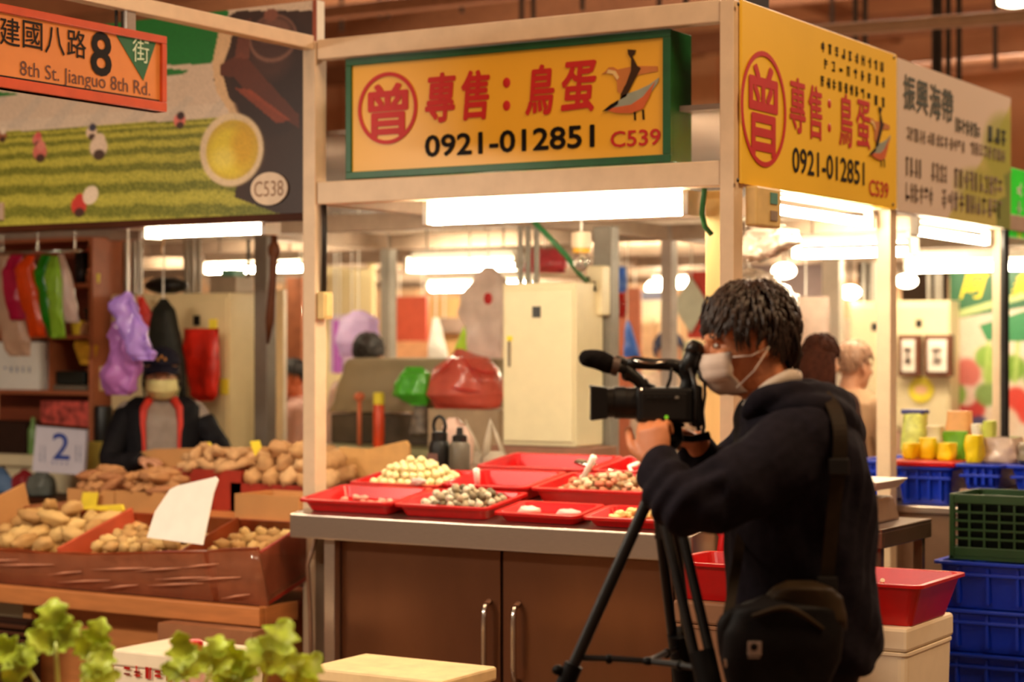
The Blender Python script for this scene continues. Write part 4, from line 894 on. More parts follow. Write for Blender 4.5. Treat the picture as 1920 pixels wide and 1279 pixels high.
# ------------------------------------------------------------------ left stall: shelving, bags, calendar
t = thing('wall_shelf', 'red brown wooden shelf unit with small goods at the far left', 'shelf', (-7.7, 7.9, .82))
sx1 = -7.325; sx0 = -8.35
MB().box(sx0, sx1, 8.07, 8.09, .82, 2.13).build('back_panel', woodr, t)
for z in (.82, 1.285, 1.585, 1.86, 2.11): MB().box(sx0, sx1 - .03, 7.75, 8.07, z, z + .022).build('board', mat('shelf_edge', (176, 100, 64), .5, var=.1), t, bevel=.002)
MB().box(sx1 - .03, sx1, 7.75, 8.07, .82, 2.13).build('upright', MATS['shelf_edge'], t, bevel=.002)
MB().box(sx1 - .34, sx1 - .325, 7.77, 8.07, 1.307, 1.585).build('upright', MATS['shelf_edge'], t)
o = boxo('white_carton', white, P(-60, 700, V=7.74).x, P(69, 700, V=7.74).x, 7.76, 8.0, 1.308, 1.57, bevel=.004); tag(o, 'white printed carton standing on the shelf under the hanging bags', 'box')
marks(front_frame(7.76), P(5, 690, V=7.76).x, P(60, 690, V=7.76).x, 1.42, 5, .03, .02, mat('pale_blue_ink', (150, 160, 190), .5), o, 3)
def goods(name, px0, px1, py0, py1, V, m, label, cat, dep=.08, shape='box', **kw):
    a = P(px0, py0, V=V); b = P(px1, py1, V=V)
    if shape == 'box': o = boxo(name, m, a.x, b.x, V, V + dep, b.z, a.z, bevel=.006)
    else:
        r = (b.x - a.x) / 2; h = a.z - b.z; c_ = Matrix.Translation(((a.x + b.x) / 2, V + r, b.z))
        prof = {'can': [(r * .92, 0), (r, h * .03), (r, h * .95), (r * .9, h)], 'bottle': [(r * .9, 0), (r, .02 * h), (r, h * .66), (r * .45, h * .8), (r * .4, h * .98), (r * .3, h)],
                'jar': [(r * .9, 0), (r, h * .1), (r, h * .66), (r * .84, h * .7), (r * .84, h)], 'cup': [(r * .75, 0), (r, h), (r * .92, h), (r * .7, h * .08)]}[shape]
        o = MB().lathe(prof, 20, c_).build(name, m, M=c_, smooth=True, sharp=40)
    return tag(o, label, cat)
SH = [1.307, 1.607, 1.882, .842]
def on(name, px0, px1, hgt, z, m, label, cat, V=7.84, **kw):
    x0 = P(px0, 600, V=V).x; x1 = P(px1, 600, V=V).x; c_ = (x0 + x1) / 2
    if kw.get('shape', 'box') == 'box':
        o = boxo(name, m, x0, x1, V, V + kw.get('dep', .08), z + .001, z + hgt, bevel=.006)
    else:
        r = (x1 - x0) / 2; h = hgt; T_ = Matrix.Translation((c_, V + r, z + .001))
        prof = {'can': [(r * .92, 0), (r, h * .03), (r, h * .95), (r * .9, h)], 'bottle': [(r * .9, 0), (r, .02 * h), (r, h * .66), (r * .45, h * .8), (r * .4, h * .98), (r * .3, h)],
                'jar': [(r * .9, 0), (r, h * .1), (r, h * .66), (r * .84, h * .7), (r * .84, h)], 'cup': [(r * .75, 0), (r, h), (r * .92, h), (r * .7, h * .08)]}[kw['shape']]
        o = MB().lathe(prof, 20, T_).build(name, m, M=T_, smooth=True, sharp=40)
    return tag(o, label, cat)
dgreen = mat('dark_green_glass', (30, 44, 36), .2)
on('thermos', 133, 156, .175, SH[2], black, 'black thermos on the upper shelf right of the hanging bags', 'thermos', shape='can')
on('red_carton', 163, 184, .20, SH[2], mat('bright_red_card', (196, 20, 14), .5), 'bright red box at the right end of the upper shelf', 'box', V=7.95)
on('glass_jar', 156, 175, .075, SH[2], mat('jar_mix', (214, 130, 90), .3, var=.4), 'small jar with a white lid on the upper shelf', 'jar', V=7.78, shape='jar')
on('yellow_cup', 176, 183, .05, SH[2], yel, 'tiny yellow cup beside the jar on the upper shelf', 'cup', V=7.78, shape='cup')
on('glass_bowl', 142, 186, .10, SH[1] + .045, dgreen, 'dark glass bowls stacked on a ledge of the second shelf', 'bowl', V=7.86, shape='cup')
on('plate_stack', 148, 186, .04, SH[1], mat('blue_grey', (120, 124, 136), .4), 'blue grey dish stack under the dark bowls', 'dish', V=7.86)
on('yellow_basket', 125, 148, .075, SH[1], yel, 'bright yellow basket on the second shelf below the bags', 'basket', V=7.76, shape='cup')
for q in range(9): lump(153 + (q * 13 % 34), 600, 7.80 + .02 * (q % 3), SH[1] + .022 * (q // 3), (.028, .02, .014), mat('beige_pouch', (214, 160, 120), .6, var=.2), 'small beige packet piled on the second shelf', 'packet', 'packet', 'beige packets on the second shelf', seed=q)
on('red_can', 80, 92, .085, SH[0], mat('red_can', (180, 24, 30), .4), 'red can on the third shelf', 'can', shape='can')
on('black_bottle', 96, 112, .17, SH[0], black, 'black bottle on the third shelf', 'bottle', V=7.88, shape='bottle')
on('grey_carton', 115, 140, .19, SH[0], mat('grey_mauve', (150, 130, 132), .5), 'grey carton at the back of the third shelf', 'box', V=7.97)
on('black_kettle', 104, 158, .075, SH[0] + .03, mat('black_green', (22, 30, 26), .3), 'black appliance lying on the third shelf', 'appliance', V=7.80)
on('grey_tray_thing', 98, 162, .028, SH[0], mat('grey_base', (120, 108, 92), .4), 'flat grey tray under the black appliance', 'tray', V=7.79).name = 'flat_tray'
on('brown_pot', 150, 180, .12, SH[0], mat('brown_pot', (140, 66, 34), .5), 'brown pot on the third shelf', 'pot', V=7.9, shape='can')
on('cream_bottle', 178, 190, .13, SH[0], mat('cream_bottle', (206, 176, 120), .5), 'cream bottle at the right end of the third shelf', 'bottle', V=7.8, shape='can')
o = pillow([(640, 140, 172), (650, 138, 184), (668, 146, 180), (684, 150, 170)], .03, V=7.77, amp=.02, seed=2).build('yellow_cloth', mat('mustard_cloth', (206, 150, 30), .7), M=Matrix.Translation(P(160, 660, V=7.77)), smooth=True); tag(o, 'crumpled yellow cloth hanging under the second shelf', 'cloth')
# lowest shelf
o = boxo('patterned_box', mat('red_white_print', (206, 84, 74), .5, var=.7, scale=22), P(76, 770, V=7.78).x, P(166, 770, V=7.78).x, 7.78, 7.98, 1.045, 1.25, bevel=.004); tag(o, 'red and white patterned box behind the calendar', 'box')
o = boxo('side_board', cab, -8.3, -7.33, 7.72, 8.1, 0, .82, bevel=.004); o.name = 'low_cupboard'; tag(o, 'cream low cupboard under the shelf unit at the left', 'cupboard')
o = boxo('dark_crate', mat('dark_brown_box', (60, 40, 32), .6), P(-50, 800, V=7.8).x, P(48, 800, V=7.8).x, 7.8, 8.0, .843, 1.13, bevel=.004); tag(o, 'dark brown box on the lowest shelf at the left edge', 'box')
o = boxo('shelf_carton', mat('dark_stack', (50, 34, 28), .6), P(76, 800, V=7.8).x, P(166, 800, V=7.8).x, 7.8, 8.0, .843, 1.044, bevel=.004); tag(o, 'dark carton carrying the red and white patterned box', 'box')
on('green_bottle', 48, 62, .20, .96, mat('green_bottle', (120, 160, 90), .3), 'green bottle standing left of the calendar', 'bottle', V=7.7, shape='bottle')
o = boxo('bottle_ledge', cab, P(-60, 830, V=7.66).x, P(200, 830, V=7.66).x, 7.66, 7.745, .9, .96, bevel=.003); tag(o, 'cream ledge above the low cupboard', 'ledge')
boxo('ledge_bracket', cab, P(-60, 830, V=7.66).x, P(200, 830, V=7.66).x, 7.70, 7.718, 0, .899); tag(bpy.data.objects['ledge_bracket'], 'cream front board below the ledge at the left', 'board')
on('black_canister', 168, 194, .27, .9605, black, 'tall black canister right of the patterned box', 'canister', V=7.68, shape='can')
# hanging bags
bagm = {}
def bagmat(n, rgb, tl=.45, rough=.3): return mat('bag_' + n, rgb, rough, var=.12, scale=10, translucent=tl, bump=.8, coat=.3)
def hang(name, rows, V, m, label, cat='bag', th=.03, amp=.018, seed=1, top=None, group=None, freq=11):
    a = P((rows[0][1] + rows[0][2]) / 2, rows[0][0], V=V)
    t = thing(name, label, cat, (a.x, V, a.z), 0, group)
    pillow(rows, th, V=V, amp=amp, seed=seed, freq=freq).build('pouch', m, t, smooth=True)
    if top is not None:
        MB().tube([(a.x, V, a.z - .01), (a.x + .003, V, 2.395)], .004, 6).build('string', white, t)
    return t
rail = MB().tube([P(-60, 476, V=7.3), P(150, 470, V=7.3)], .008, 8).build('bag_rail', chrome, M=Matrix.Translation(P(40, 470, V=7.3)), smooth=True); tag(rail, 'thin rail carrying the row of coloured plastic bags', 'rail')
for x_ in (5, 70, 140): 
    a_ = P(x_, 472, V=7.3); MB().tube([(a_.x, 7.3, a_.z), (a_.x, 7.3, 2.395)], .004).build('hook_rod', chrome, rail)
grp = 'plastic bags hanging in a row'
hang('plastic_bag', [(478, -8, 14), (520, -20, 20), (580, -8, 38), (640, 6, 58), (668, 18, 56)], 7.34, bagmat('pale', (226, 190, 160)), 'pale peach plastic bag, leftmost of the hanging row', group=grp, seed=1)
hang('plastic_bag', [(478, 22, 42), (510, 4, 40), (560, 10, 46), (600, 18, 50)], 7.30, bagmat('magenta', (206, 30, 80)), 'magenta plastic bag between the peach and the orange one', group=grp, seed=2)
hang('plastic_bag', [(478, 52, 66), (505, 28, 62), (560, 40, 74), (632, 56, 86)], 7.26, bagmat('orange', (236, 84, 14)), 'orange plastic bag in the hanging row', group=grp, seed=3)
hang('plastic_bag', [(478, 78, 96), (515, 62, 90), (570, 74, 100), (632, 92, 108)], 7.27, bagmat('green', (40, 150, 20)), 'deep green plastic bag in the hanging row', group=grp, seed=4)
hang('plastic_bag', [(480, 96, 108), (520, 84, 116), (570, 92, 118), (634, 96, 124)], 7.22, bagmat('lime', (160, 206, 60)), 'lime green plastic bag in the hanging row', group=grp, seed=5)
hang('plastic_bag', [(476, 110, 118), (520, 106, 130), (570, 112, 142), (605, 120, 150)], 7.24, bagmat('white', (226, 200, 190)), 'pinkish white plastic bag, rightmost of the hanging row', group=grp, seed=6)
lil = bagmat('lilac', (200, 160, 244), .4, .2); lil2 = bagmat('mauve', (196, 130, 206), .4, .2)
t1_ = thing('purple_bag', 'shiny lilac bag hanging beside the seller’s cap', 'bag', P(243, 560, V=7.0)); 
a = P(240, 548, V=7.0); MB().tube([(a.x, 7.0, a.z), (a.x, 7.0, 2.395)], .005).build('string', white, t1_)
pillow([(546, 236, 243), (560, 220, 250), (580, 214, 256), (620, 228, 274), (662, 240, 290), (676, 250, 284)], .05, V=7.0, amp=.05, seed=9, freq=15).build('pouch', lil, t1_, smooth=True)
t2_ = thing('purple_bag', 'darker mauve bag tied below the shiny lilac one', 'bag', P(230, 640, V=6.97))
pillow([(600, 224, 244), (630, 212, 256), (660, 208, 262), (700, 202, 254), (728, 195, 248), (741, 200, 240)], .045, V=7.03, amp=.045, seed=10, freq=15).build('pouch', lil2, t2_, smooth=True)
hang('umbrella', [(560, 300, 312), (580, 290, 326), (640, 282, 338), (700, 278, 346), (760, 282, 350)], 7.6, mat('umbrella_green', (36, 34, 28), .5, var=.3), 'dark folded umbrella shaped bundle behind the seller’s head', 'umbrella', .06, .01, 3, top=.36)
hang('red_bag', [(616, 345, 411), (650, 343, 410), (700, 350, 410), (742, 362, 406), (752, 372, 400)], 7.7, mat('red_gold_bag', (200, 34, 16), .4, var=.35, scale=9), 'red and gold paper bag hanging on the wide cream cabinet', 'bag', .03, .02, 5)
hang('red_bag', [(555, 256, 268), (590, 262, 288), (625, 268, 276), ], 7.72, mat('red_cloth2', (206, 40, 24), .5), 'red cloth hanging behind the lilac bag', 'cloth', .02, .02, 6, top=.3)
for nm, px, py, lab in (('note', 399, 613, 'small yellow note at the top of the red bag'), ('note', 420, 725, 'small yellow note low on the wide cream cabinet'), ('note', 218, 640, 'small yellow note behind the lilac bag')):
    q = P(px, py, V=7.83); o = boxo('yellow_note', yel, q.x - .024, q.x + .024, 7.828, 7.838, q.z - .04, q.z + .04, bevel=0); tag(o, lab, 'note')
q = P(312, 530, V=7.95); o = MB().ball((q.x, 7.95, 1.823 + .045), (.13, .10, .045), 20, 8).build('black_pan', black, M=Matrix.Translation((q.x, 7.95, 1.823)), smooth=True); tag(o, 'dark covered pan on top of the wide cream cabinet', 'pan')
q = P(420, 520, V=8.0); o = boxo('grey_case', mat('grey_carton2', (170, 150, 130), .6), q.x - .1, q.x + .08, 8.0, 8.15, 1.823, 1.91); tag(o, 'grey box on top of the wide cream cabinet at right', 'box')
o = boxo('teal_box', mat('teal_box', (100, 150, 130), .5), q.x - .02, q.x + .06, 8.0, 8.1, 1.911, 1.95); tag(o, 'small teal box lying on the grey box', 'box')
# old steelyard hanging by the left post
a = P(514, 452, V=7.4); t = thing('hanging_ladle', 'dark brown wooden ladle hanging left of the left post', 'ladle', a)
MB().tube([P(514, 440, V=7.4), P(514, 470, V=7.4), P(512, 520, V=7.4), P(506, 600, V=7.4), P(502, 645, V=7.4)], [.014, .02, .018, .022, .006], 10).build('handle', woodd, t, smooth=True)
MB().ball(P(514, 470, V=7.4), (.035, .02, .045)).build('bowl', woodd, t, smooth=True)
MB().tube([(a.x, 7.4, a.z), (a.x, 7.4, 2.395)], .006).build('string', darkm, t)
for px in (466, 484): 
    a_ = P(px, 530, V=8.3); pipe('hanging_rope', (a_.x, 8.3, a_.z), (a_.x, 8.3, 2.395), .01, darkm, 'thin dark rope hanging behind the wide cream cabinet', 'rope', 'ropes behind the wide cream cabinet')
a_ = P(308, 470, V=7.3); o = MB().tube([(a_.x, 7.3, 2.395), (a_.x, 7.3, a_.z + .05), (a_.x - .02, 7.3, a_.z), (a_.x, 7.3, a_.z - .04), (a_.x + .02, 7.3, a_.z), (a_.x + .003, 7.3, a_.z + .05)], .006, 6).build('rope_loop', mat('rope_tan', (190, 150, 110), .7), M=Matrix.Translation(a_)); tag(o, 'tan rope loop hanging under the short lamp', 'rope')
# calendar
a = P(62, 800, V=7.36); t = thing('calendar', 'white tear-off calendar page with a big blue 2', 'calendar', P(110, 890, V=7.36))
cp = [(68, 795), (162, 803), (156, 891), (60, 884)]
pts = [P(x, y, V=7.36) for x, y in cp]
mb = MB(); mb.loft([[(p.x, 7.36, p.z) for p in pts], [(p.x, 7.38, p.z) for p in pts]]); mb.build('page', mat('page_white', (226, 222, 236), .6, var=.03), t)
MB().loft([[(P(x, y, V=7.35).x, 7.352, P(x, y, V=7.35).z) for x, y in ((68, 793), (163, 801), (163, 806), (68, 798))], [(P(x, y, V=7.35).x, 7.359, P(x, y, V=7.35).z) for x, y in ((68, 793), (163, 801), (163, 806), (68, 798))]]).build('binding', woodd, t)
bl = mat('calendar_blue', (60, 84, 170), .5)
text('2', RC(98, 130, 812, 862, V=7.356), front_frame(7.3595), bl, t, bold=.03, off=0)
marks(front_frame(7.3595), P(94, 870, V=7.36).x, P(130, 870, V=7.36).x, P(110, 868, V=7.36).z, 4, .016, .012, bl, t, 8)
marks(front_frame(7.3595), P(72, 850, V=7.36).x, P(88, 850, V=7.36).x, P(80, 850, V=7.36).z, 2, .09, .01, mat('pale_blue_ink', (150, 160, 190), .5), t, 9)
marks(front_frame(7.3595), P(140, 850, V=7.36).x, P(154, 850, V=7.36).x, P(147, 850, V=7.36).z, 2, .09, .01, MATS['pale_blue_ink'], t, 10)
o = boxo('yellow_poster', mat('pale_yellow', (244, 228, 110), .6), P(158, 862, V=7.645).x, P(202, 862, V=7.645).x, 7.645, 7.659, P(180, 905, V=7.645).z, P(180, 828, V=7.645).z, bevel=0); tag(o, 'pale yellow sheet right of the calendar', 'sheet')
# side table at far left with bags
t = thing('side_table', 'dark brown low table at the far left edge', 'table', (-7.6, 7.2, 0))
tz = P(60, 933, V=7.3).z
MB().box(-8.4, P(118, 940, V=7.3).x, 7.27, 7.62, tz - .05, tz).build('top', woodd, t, bevel=.004)
MB().box(P(100, 940, V=7.3).x - .05, P(100, 940, V=7.3).x, 7.3, 7.35, 0, tz - .05).build('leg', woodd, t)
MB().box(-8.3, -8.25, 7.3, 7.35, 0, tz - .05).build('leg', woodd, t)
MB().box(-8.35, -7.2, 7.3, 7.32, .3, tz - .05).build('apron', mat('deep_brown', (80, 40, 24), .6), t)
def sack(name, px0, px1, py0, V, z, m, label, cat='bag', seed=0, th=.06):
    """soft bundle that rests on z, seen between px0..px1 with its top at py0"""
    yb = YH - (z - HC) / P((px0 + px1) / 2, 700, V=V).to_2d().dot(Vector((-RV, RU))) * F
    c_ = (px0 + px1) / 2; w_ = (px1 - px0) / 2
    o = pillow([(py0, c_ - w_ * .35, c_ + w_ * .3), (py0 + (yb - py0) * .25, c_ - w_ * .8, c_ + w_ * .7), (py0 + (yb - py0) * .6, c_ - w_, c_ + w_), (yb - 2, c_ - w_ * .95, c_ + w_), (yb, c_ - w_ * .8, c_ + w_ * .8)], th, V=V, amp=.03, seed=seed).build(name, m, M=Matrix.Translation((P(c_, 700, V=V).x, V, z)), smooth=True)
    return tag(o, label, cat)
sack('blue_bag', -30, 26, 876, 7.4, tz, mat('denim_blue', (80, 110, 150), .6), 'blue grey bundle at the left edge on the low table')
sack('red_bag', 30, 62, 880, 7.45, tz, mat('deep_red', (140, 20, 30), .6), 'dark red bundle on the low table under the calendar', seed=3)
sack('grey_bag', 58, 100, 882, 7.38, tz, mat('grey_green_bag', (110, 116, 110), .4, translucent=.2), 'grey green plastic bag on the low table', seed=5)
# under the table
t = thing('wicker_basket', 'dark brown wicker basket on the floor at the left edge', 'basket', (-6.5, 6.0, 0))
wk = mat('wicker', (70, 40, 24), .6)
wx0, wx1 = P(-70, 1200, V=5.9).x, P(44, 1200, V=5.9).x
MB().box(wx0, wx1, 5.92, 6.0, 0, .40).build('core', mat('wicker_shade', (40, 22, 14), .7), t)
for q in range(13): MB().box(wx0, wx1, 5.905, 5.925, .02 + q * .029, .036 + q * .029).build('strand', wk, t, bevel=.003)
o, x0_, x1_ = carton(296, 474, 5.92, 0, .445, .11, 'brown cardboard box standing against the potato table', m=mat('dull_card', (150, 96, 60), .8))
MB().box(x0_, x1_, 5.92, 6.03, .445, .45).build('lid', MATS['dull_card'], o)
fx0, fx1 = P(212, 1240, V=5.45).x, P(386, 1240, V=5.45).x
t = thing('foam_box', 'pinkish white foam box with red lettering in front of the potato table', 'box', ((fx0 + fx1) / 2, 5.6, 0))
fz = P(300, 1227, V=5.45).z
MB().box(fx0, fx1, 5.45, 5.78, 0, fz - .06).build('body', foam, t, bevel=.006); MB().box(fx0 - .006, fx1 + .006, 5.444, 5.786, fz - .059, fz).build('lid', foam, t, bevel=.008)
marks(front_frame(5.444), P(228, 1262, V=5.44).x, P(325, 1262, V=5.44).x, P(280, 1262, V=5.44).z, 5, .045, .04, redink, t, 31)
# pale board at the bottom middle
bz = P(700, 1262, V=5.3).z
t = thing('foam_box', 'cream foam box lid at the bottom edge in front of the steel doors', 'box', (-4.2, 5.5, 0))
MB().box(P(585, 1262, V=5.3).x, P(826, 1262, V=5.3).x, 5.3, 5.62, 0, bz - .05).build('body', foam, t, bevel=.006)
MB().box(P(578, 1262, V=5.3).x, P(832, 1262, V=5.3).x, 5.29, 5.63, bz - .049, bz).build('lid', mat('warm_foam', (246, 214, 160), .6), t, bevel=.01)

# ------------------------------------------------------------------ mid stall background
mid = thing('mid_counter', 'low olive green bench with folded boxes behind the egg trays', 'bench', (-5.6, 8.5, 0))
mz = 1.02
MB().box(P(560, 820, V=8.3).x, P(938, 820, V=8.3).x, 8.3, 8.9, mz - .04, mz).build('top', mat('olive_board', (150, 146, 104), .6), mid, bevel=.003)
for q in range(5): MB().box(P(600, 820, V=8.32).x, P(930, 820, V=8.32).x, 8.32, 8.34, .5 + q * .09, .56 + q * .09).build('slat', mat('dark_green_slat', (44, 86, 54), .5), mid)
MB().box(P(600, 820, V=8.32).x, P(930, 820, V=8.32).x, 8.36, 8.88, 0, mz - .04).build('body', mat('bench_body', (140, 120, 90), .7), mid)
# tarp covered machine
t = thing('covered_machine', 'machine under a crumpled olive grey tarpaulin in mid stall', 'machine', (-5.3, 9.0, mz))
tp = mat('tarp', (158, 140, 110), .7, var=.08, scale=6)
pillow([(671, 692, 932), (673, 672, 936), (690, 664, 938), (715, 655, 940), (740, 650, 938), (772, 648, 934)], .15, V=8.75, amp=.07, seed=21, freq=6, sq=.35, box=True).build('tarpaulin', tp, t, smooth=True)
MB().box(P(640, 790, V=8.7).x, P(930, 790, V=8.7).x, 8.6, 8.85, mz + .001, mz + .16).build('cabinet_body', mat('dark_machine', (84, 70, 56), .6, var=.3, scale=8), t, bevel=.01)
MB().box(P(800, 790, V=8.30).x, P(932, 790, V=8.30).x, 8.31, 8.55, mz + .001, P(870, 767, V=8.38).z).build('front_box', mat('tan_board', (176, 150, 120), .6), t, bevel=.004)
o = pillow([(654, 856, 866), (664, 846, 880), (672, 836, 905), (690, 818, 926), (712, 806, 937), (740, 803, 936), (758, 808, 930), (766, 816, 920)], .13, V=8.38, amp=.05, seed=8, freq=7).build('red_plastic_bag', mat('bag_red', (246, 124, 104), .25, var=.25, scale=7, translucent=.45, bump=.5, coat=.5), M=Matrix.Translation(P(870, 766, V=8.38)), smooth=True); tag(o, 'big translucent red plastic bag left of the tall cream cabinet', 'bag')
for q_ in ((858, 664, 812, 705), (866, 668, 905, 720), (880, 690, 935, 700), (826, 720, 900, 735)): MB().tube([P(q_[0], q_[1], V=8.27), P((q_[0] + q_[2]) / 2, (q_[1] + q_[3]) / 2 + 3, V=8.24), P(q_[2], q_[3], V=8.27)], [.003, .007, .002], 6).build('crease', mat('bag_red_dark', (206, 40, 30), .3), o, smooth=True)
o = pillow([(688, 764, 792), (700, 756, 802), (720, 746, 804), (742, 742, 802), (760, 772, 798)], .07, V=8.4, amp=.03, seed=12).build('green_plastic_bag', bagmat('bright_green', (100, 206, 60), .3), M=Matrix.Translation(P(775, 760, V=8.4)), smooth=True); tag(o, 'bright green plastic bag left of the red plastic bag', 'bag')
o = pillow([(756, 778, 800), (780, 776, 802), (812, 772, 806), (818, 776, 802)], .05, V=8.42, amp=.02, seed=14).build('net_bag', mat('net_black', (110, 96, 84), .5, var=.6, scale=26), M=Matrix.Translation(P(788, 818, V=8.42)), smooth=True); tag(o, 'black and white netting bundle below the green plastic bag', 'netting')
c = P(702, 822, V=8.36); t = thing('spray_can', 'tall orange red can with a yellow cap behind the cardboard sheet', 'can', (c.x, 8.4, mz)); M = Matrix.Translation((c.x, 8.4, mz)); hh = P(702, 736, V=8.4).z - mz
MB().lathe([(.028, .001), (.03, .01), (.03, hh * .75), (.026, hh * .78)], 18, M).build('body', mat('orange_red', (222, 70, 24), .4), t, smooth=True, sharp=40)
MB().lathe([(.029, hh * .78), (.029, hh * .98), (.024, hh)], 18, M).build('cap', yel, t, smooth=True, sharp=40)
o = MB().ball((P(674, 744, V=8.5).x, 8.5, P(674, 744, V=8.5).z), (.03, .03, .025)).tube([(P(674, 744, V=8.5).x, 8.5, mz), (P(674, 744, V=8.5).x, 8.5, P(674, 748, V=8.5).z)], .012).build('orange_valve', mat('orange_valve', (214, 110, 70), .5), M=Matrix.Translation((P(674, 744, V=8.5).x, 8.5, mz)), smooth=True); tag(o, 'orange knob on a thin stem left of the spray can', 'valve')
# white triangular bag handles behind the rear tray
for q, (a_, b_, c_, lab) in enumerate((((874, 790), (908, 872), (888, 866), 'limp white plastic bag handle behind the grey flask'), ((920, 788), (950, 866), (908, 868), 'white plastic bag with upright handles in front of the tall cabinet'))):
    m_ = bagmat('clear_white', (226, 214, 196), .5)
    t = thing('white_bag', lab, 'bag', (P(a_[0], 870, V=7.24).x, 7.24, cz(7.24)))
    A1, B1, C1 = P(*a_, V=7.24), P(*b_, V=7.26), P(*c_, V=7.22)
    MB().tube([B1, A1.lerp(B1, .35), A1, A1.lerp(C1, .4), C1], [.02, .014, .010, .014, .02], 8, flat=.4).build('handle', m_, t, smooth=True)
    pillow([(846, a_[0] - 12, a_[0] + 22), (862, a_[0] - 18, a_[0] + 34), (878, a_[0] - 16, a_[0] + 36), (892, a_[0] - 10, a_[0] + 30)], .035, V=7.24, amp=.02, seed=30 + q).build('pouch', m_, t, smooth=True)
o = pillow([(783, 842, 858), (800, 834, 876), (822, 838, 884), (866, 840, 886), (890, 846, 880)], .035, V=7.18, amp=.03, seed=17).build('crumpled_bag', bagmat('pinkish', (236, 206, 190), .4), M=Matrix.Translation(P(856, 890, V=7.18)), smooth=True); tag(o, 'crumpled pinkish bag behind the two flasks', 'bag')
# hanging stuff in mid stall
hang('purple_bag', [(582, 664, 680), (600, 640, 706), (640, 632, 714), (668, 636, 700)], 9.6, bagmat('pale_purple', (228, 206, 252), .5), 'pale purple plastic bag hanging in mid stall above the black haired person', th=.05, amp=.03, top=.3, seed=40)
hang('white_plastic_bag', [(500, 908, 922), (525, 888, 952), (560, 870, 958), (590, 862, 944), (640, 880, 938), (672, 888, 940)], 8.6, bagmat('printed', (240, 226, 220), .5), 'white plastic bag with red print hanging left of the tall cream cabinet', th=.06, amp=.04, top=.12, seed=41)
q = P(915, 560, V=8.52); o = MB().ball((q.x, 8.52, q.z), (.025, .012, .03)).build('red_print', mat('red_blot', (206, 30, 30), .5), bpy.data.objects['white_plastic_bag'], smooth=True)
hang('pink_bag', [(466, 1000, 1040), (490, 990, 1062), (512, 985, 1062)], 8.9, bagmat('pink', (226, 90, 100), .35), 'pink plastic bag above the tall cream cabinet', th=.08, amp=.03, top=.1, seed=42)
hang('lime_bag', [(600, 872, 888), (640, 862, 890), (662, 856, 890)], 9.0, bagmat('lime2', (200, 226, 90), .4), 'lime green plastic bag hanging below the white printed bag', th=.03, amp=.02, top=.3, seed=43)
hang('paper_cone', [(596, 812, 822), (630, 808, 830), (676, 800, 842)], 9.8, white, 'tall white cone shaped paper hanging in mid stall', 'paper', th=.05, amp=.01, top=.35, seed=44)
hang('blue_bag', [(500, 1158, 1172), (540, 1150, 1174), (549, 1153, 1170)], 9.6, bagmat('blue', (110, 160, 236), .5), 'blue plastic strip bag hanging behind the meter box', th=.03, amp=.01, top=.1, seed=45)
hang('red_bag', [(550, 1146, 1172), (575, 1144, 1174), (596, 1148, 1168)], 9.7, bagmat('scarlet', (190, 24, 18), .2), 'dark red bag hanging right of the meter box', th=.05, amp=.02, top=.3, seed=46)
hang('blue_bag', [(600, 1174, 1178), (640, 1172, 1190), (670, 1168, 1200)], 9.65, bagmat('blue', (110, 160, 236), .5), 'pale blue plastic bag hanging above the microphone', th=.03, amp=.02, top=.45, seed=47)
hang('wrapped_plastic', [(412, 1396, 1440), (430, 1392, 1486), (455, 1392, 1490), (478, 1394, 1462), (492, 1398, 1430)], 7.3, mat('clear_plastic', (228, 212, 196), .15, var=.2, coat=1, translucent=.4), 'bundle of clear plastic wrap hanging right of the corner post', 'plastic wrap', th=.09, amp=.07, top=.02, seed=48, freq=14)
hang('wrapped_plastic', [(500, 1398, 1410), (520, 1394, 1450), (552, 1400, 1490), (580, 1430, 1500), (600, 1450, 1490)], 8.6, MATS['clear_plastic'], 'crumpled clear bags hanging above the operator’s hair', 'plastic wrap', th=.12, amp=.09, top=.3, seed=49, freq=14)
hang('plastic_sheet', [(556, 1465, 1556), (600, 1462, 1558), (660, 1470, 1556), (740, 1480, 1556)], 9.6, bagmat('haze', (236, 214, 200), .6), 'big pale translucent sheet hanging behind the operator’s head', 'sheet', th=.03, amp=.03, top=.45, seed=50, freq=5)
# ------------------------------------------------------------------ far stalls
def panel(name, px0, px1, py0, py1, V, m, label, cat='panel', dep=.03, ground=False, bevel=.003, group=None, hung=False):
    a = P(px0, py0, V=V); b = P(px1, py1, V=V); z0 = 0 if ground else b.z
    o = boxo(name, m, a.x, b.x, V, V + dep, z0, a.z, bevel=bevel)
    if not ground and a.z < 2.38:
        for x_ in (a.x * .85 + b.x * .15, a.x * .15 + b.x * .85): MB().tube([(x_, V + dep / 2, a.z), (x_, V + dep / 2, 2.399)], .005, 6).build('string', white, o)
    return tag(o, label, cat, group)
warmw = mat('warm_wall', (240, 216, 178), .7, var=.05, scale=2)
struct(boxo('wall_panel', warmw, -16, -2.6, 16.6, 16.7, 0, 2.39, bevel=0)).name = 'wall_far'
for q in range(22): # upright boards of the far wall
    struct(boxo('trim_%d' % (80 + q), mat('far_board', (226, 190, 148), .7, var=.06), -15.9 + q * .6, -15.4 + q * .6, 16.56, 16.6, 0, 2.38, bevel=.006))
panel('cream_curtain', 600, 700, 490, 800, 11.8, mat('cream_curtain', (244, 226, 176), .7, stretch=(12, 1, .3), scale=3, var=.08), 'cream curtain hanging far back just right of the left post', 'curtain', ground=True)
panel('red_banner', 738, 800, 556, 642, 12.2, mat('dull_red_banner', (190, 84, 66), .6, var=.1), 'dull red banner far back left of the pale post', 'banner', ground=False).name = 'red_banner'
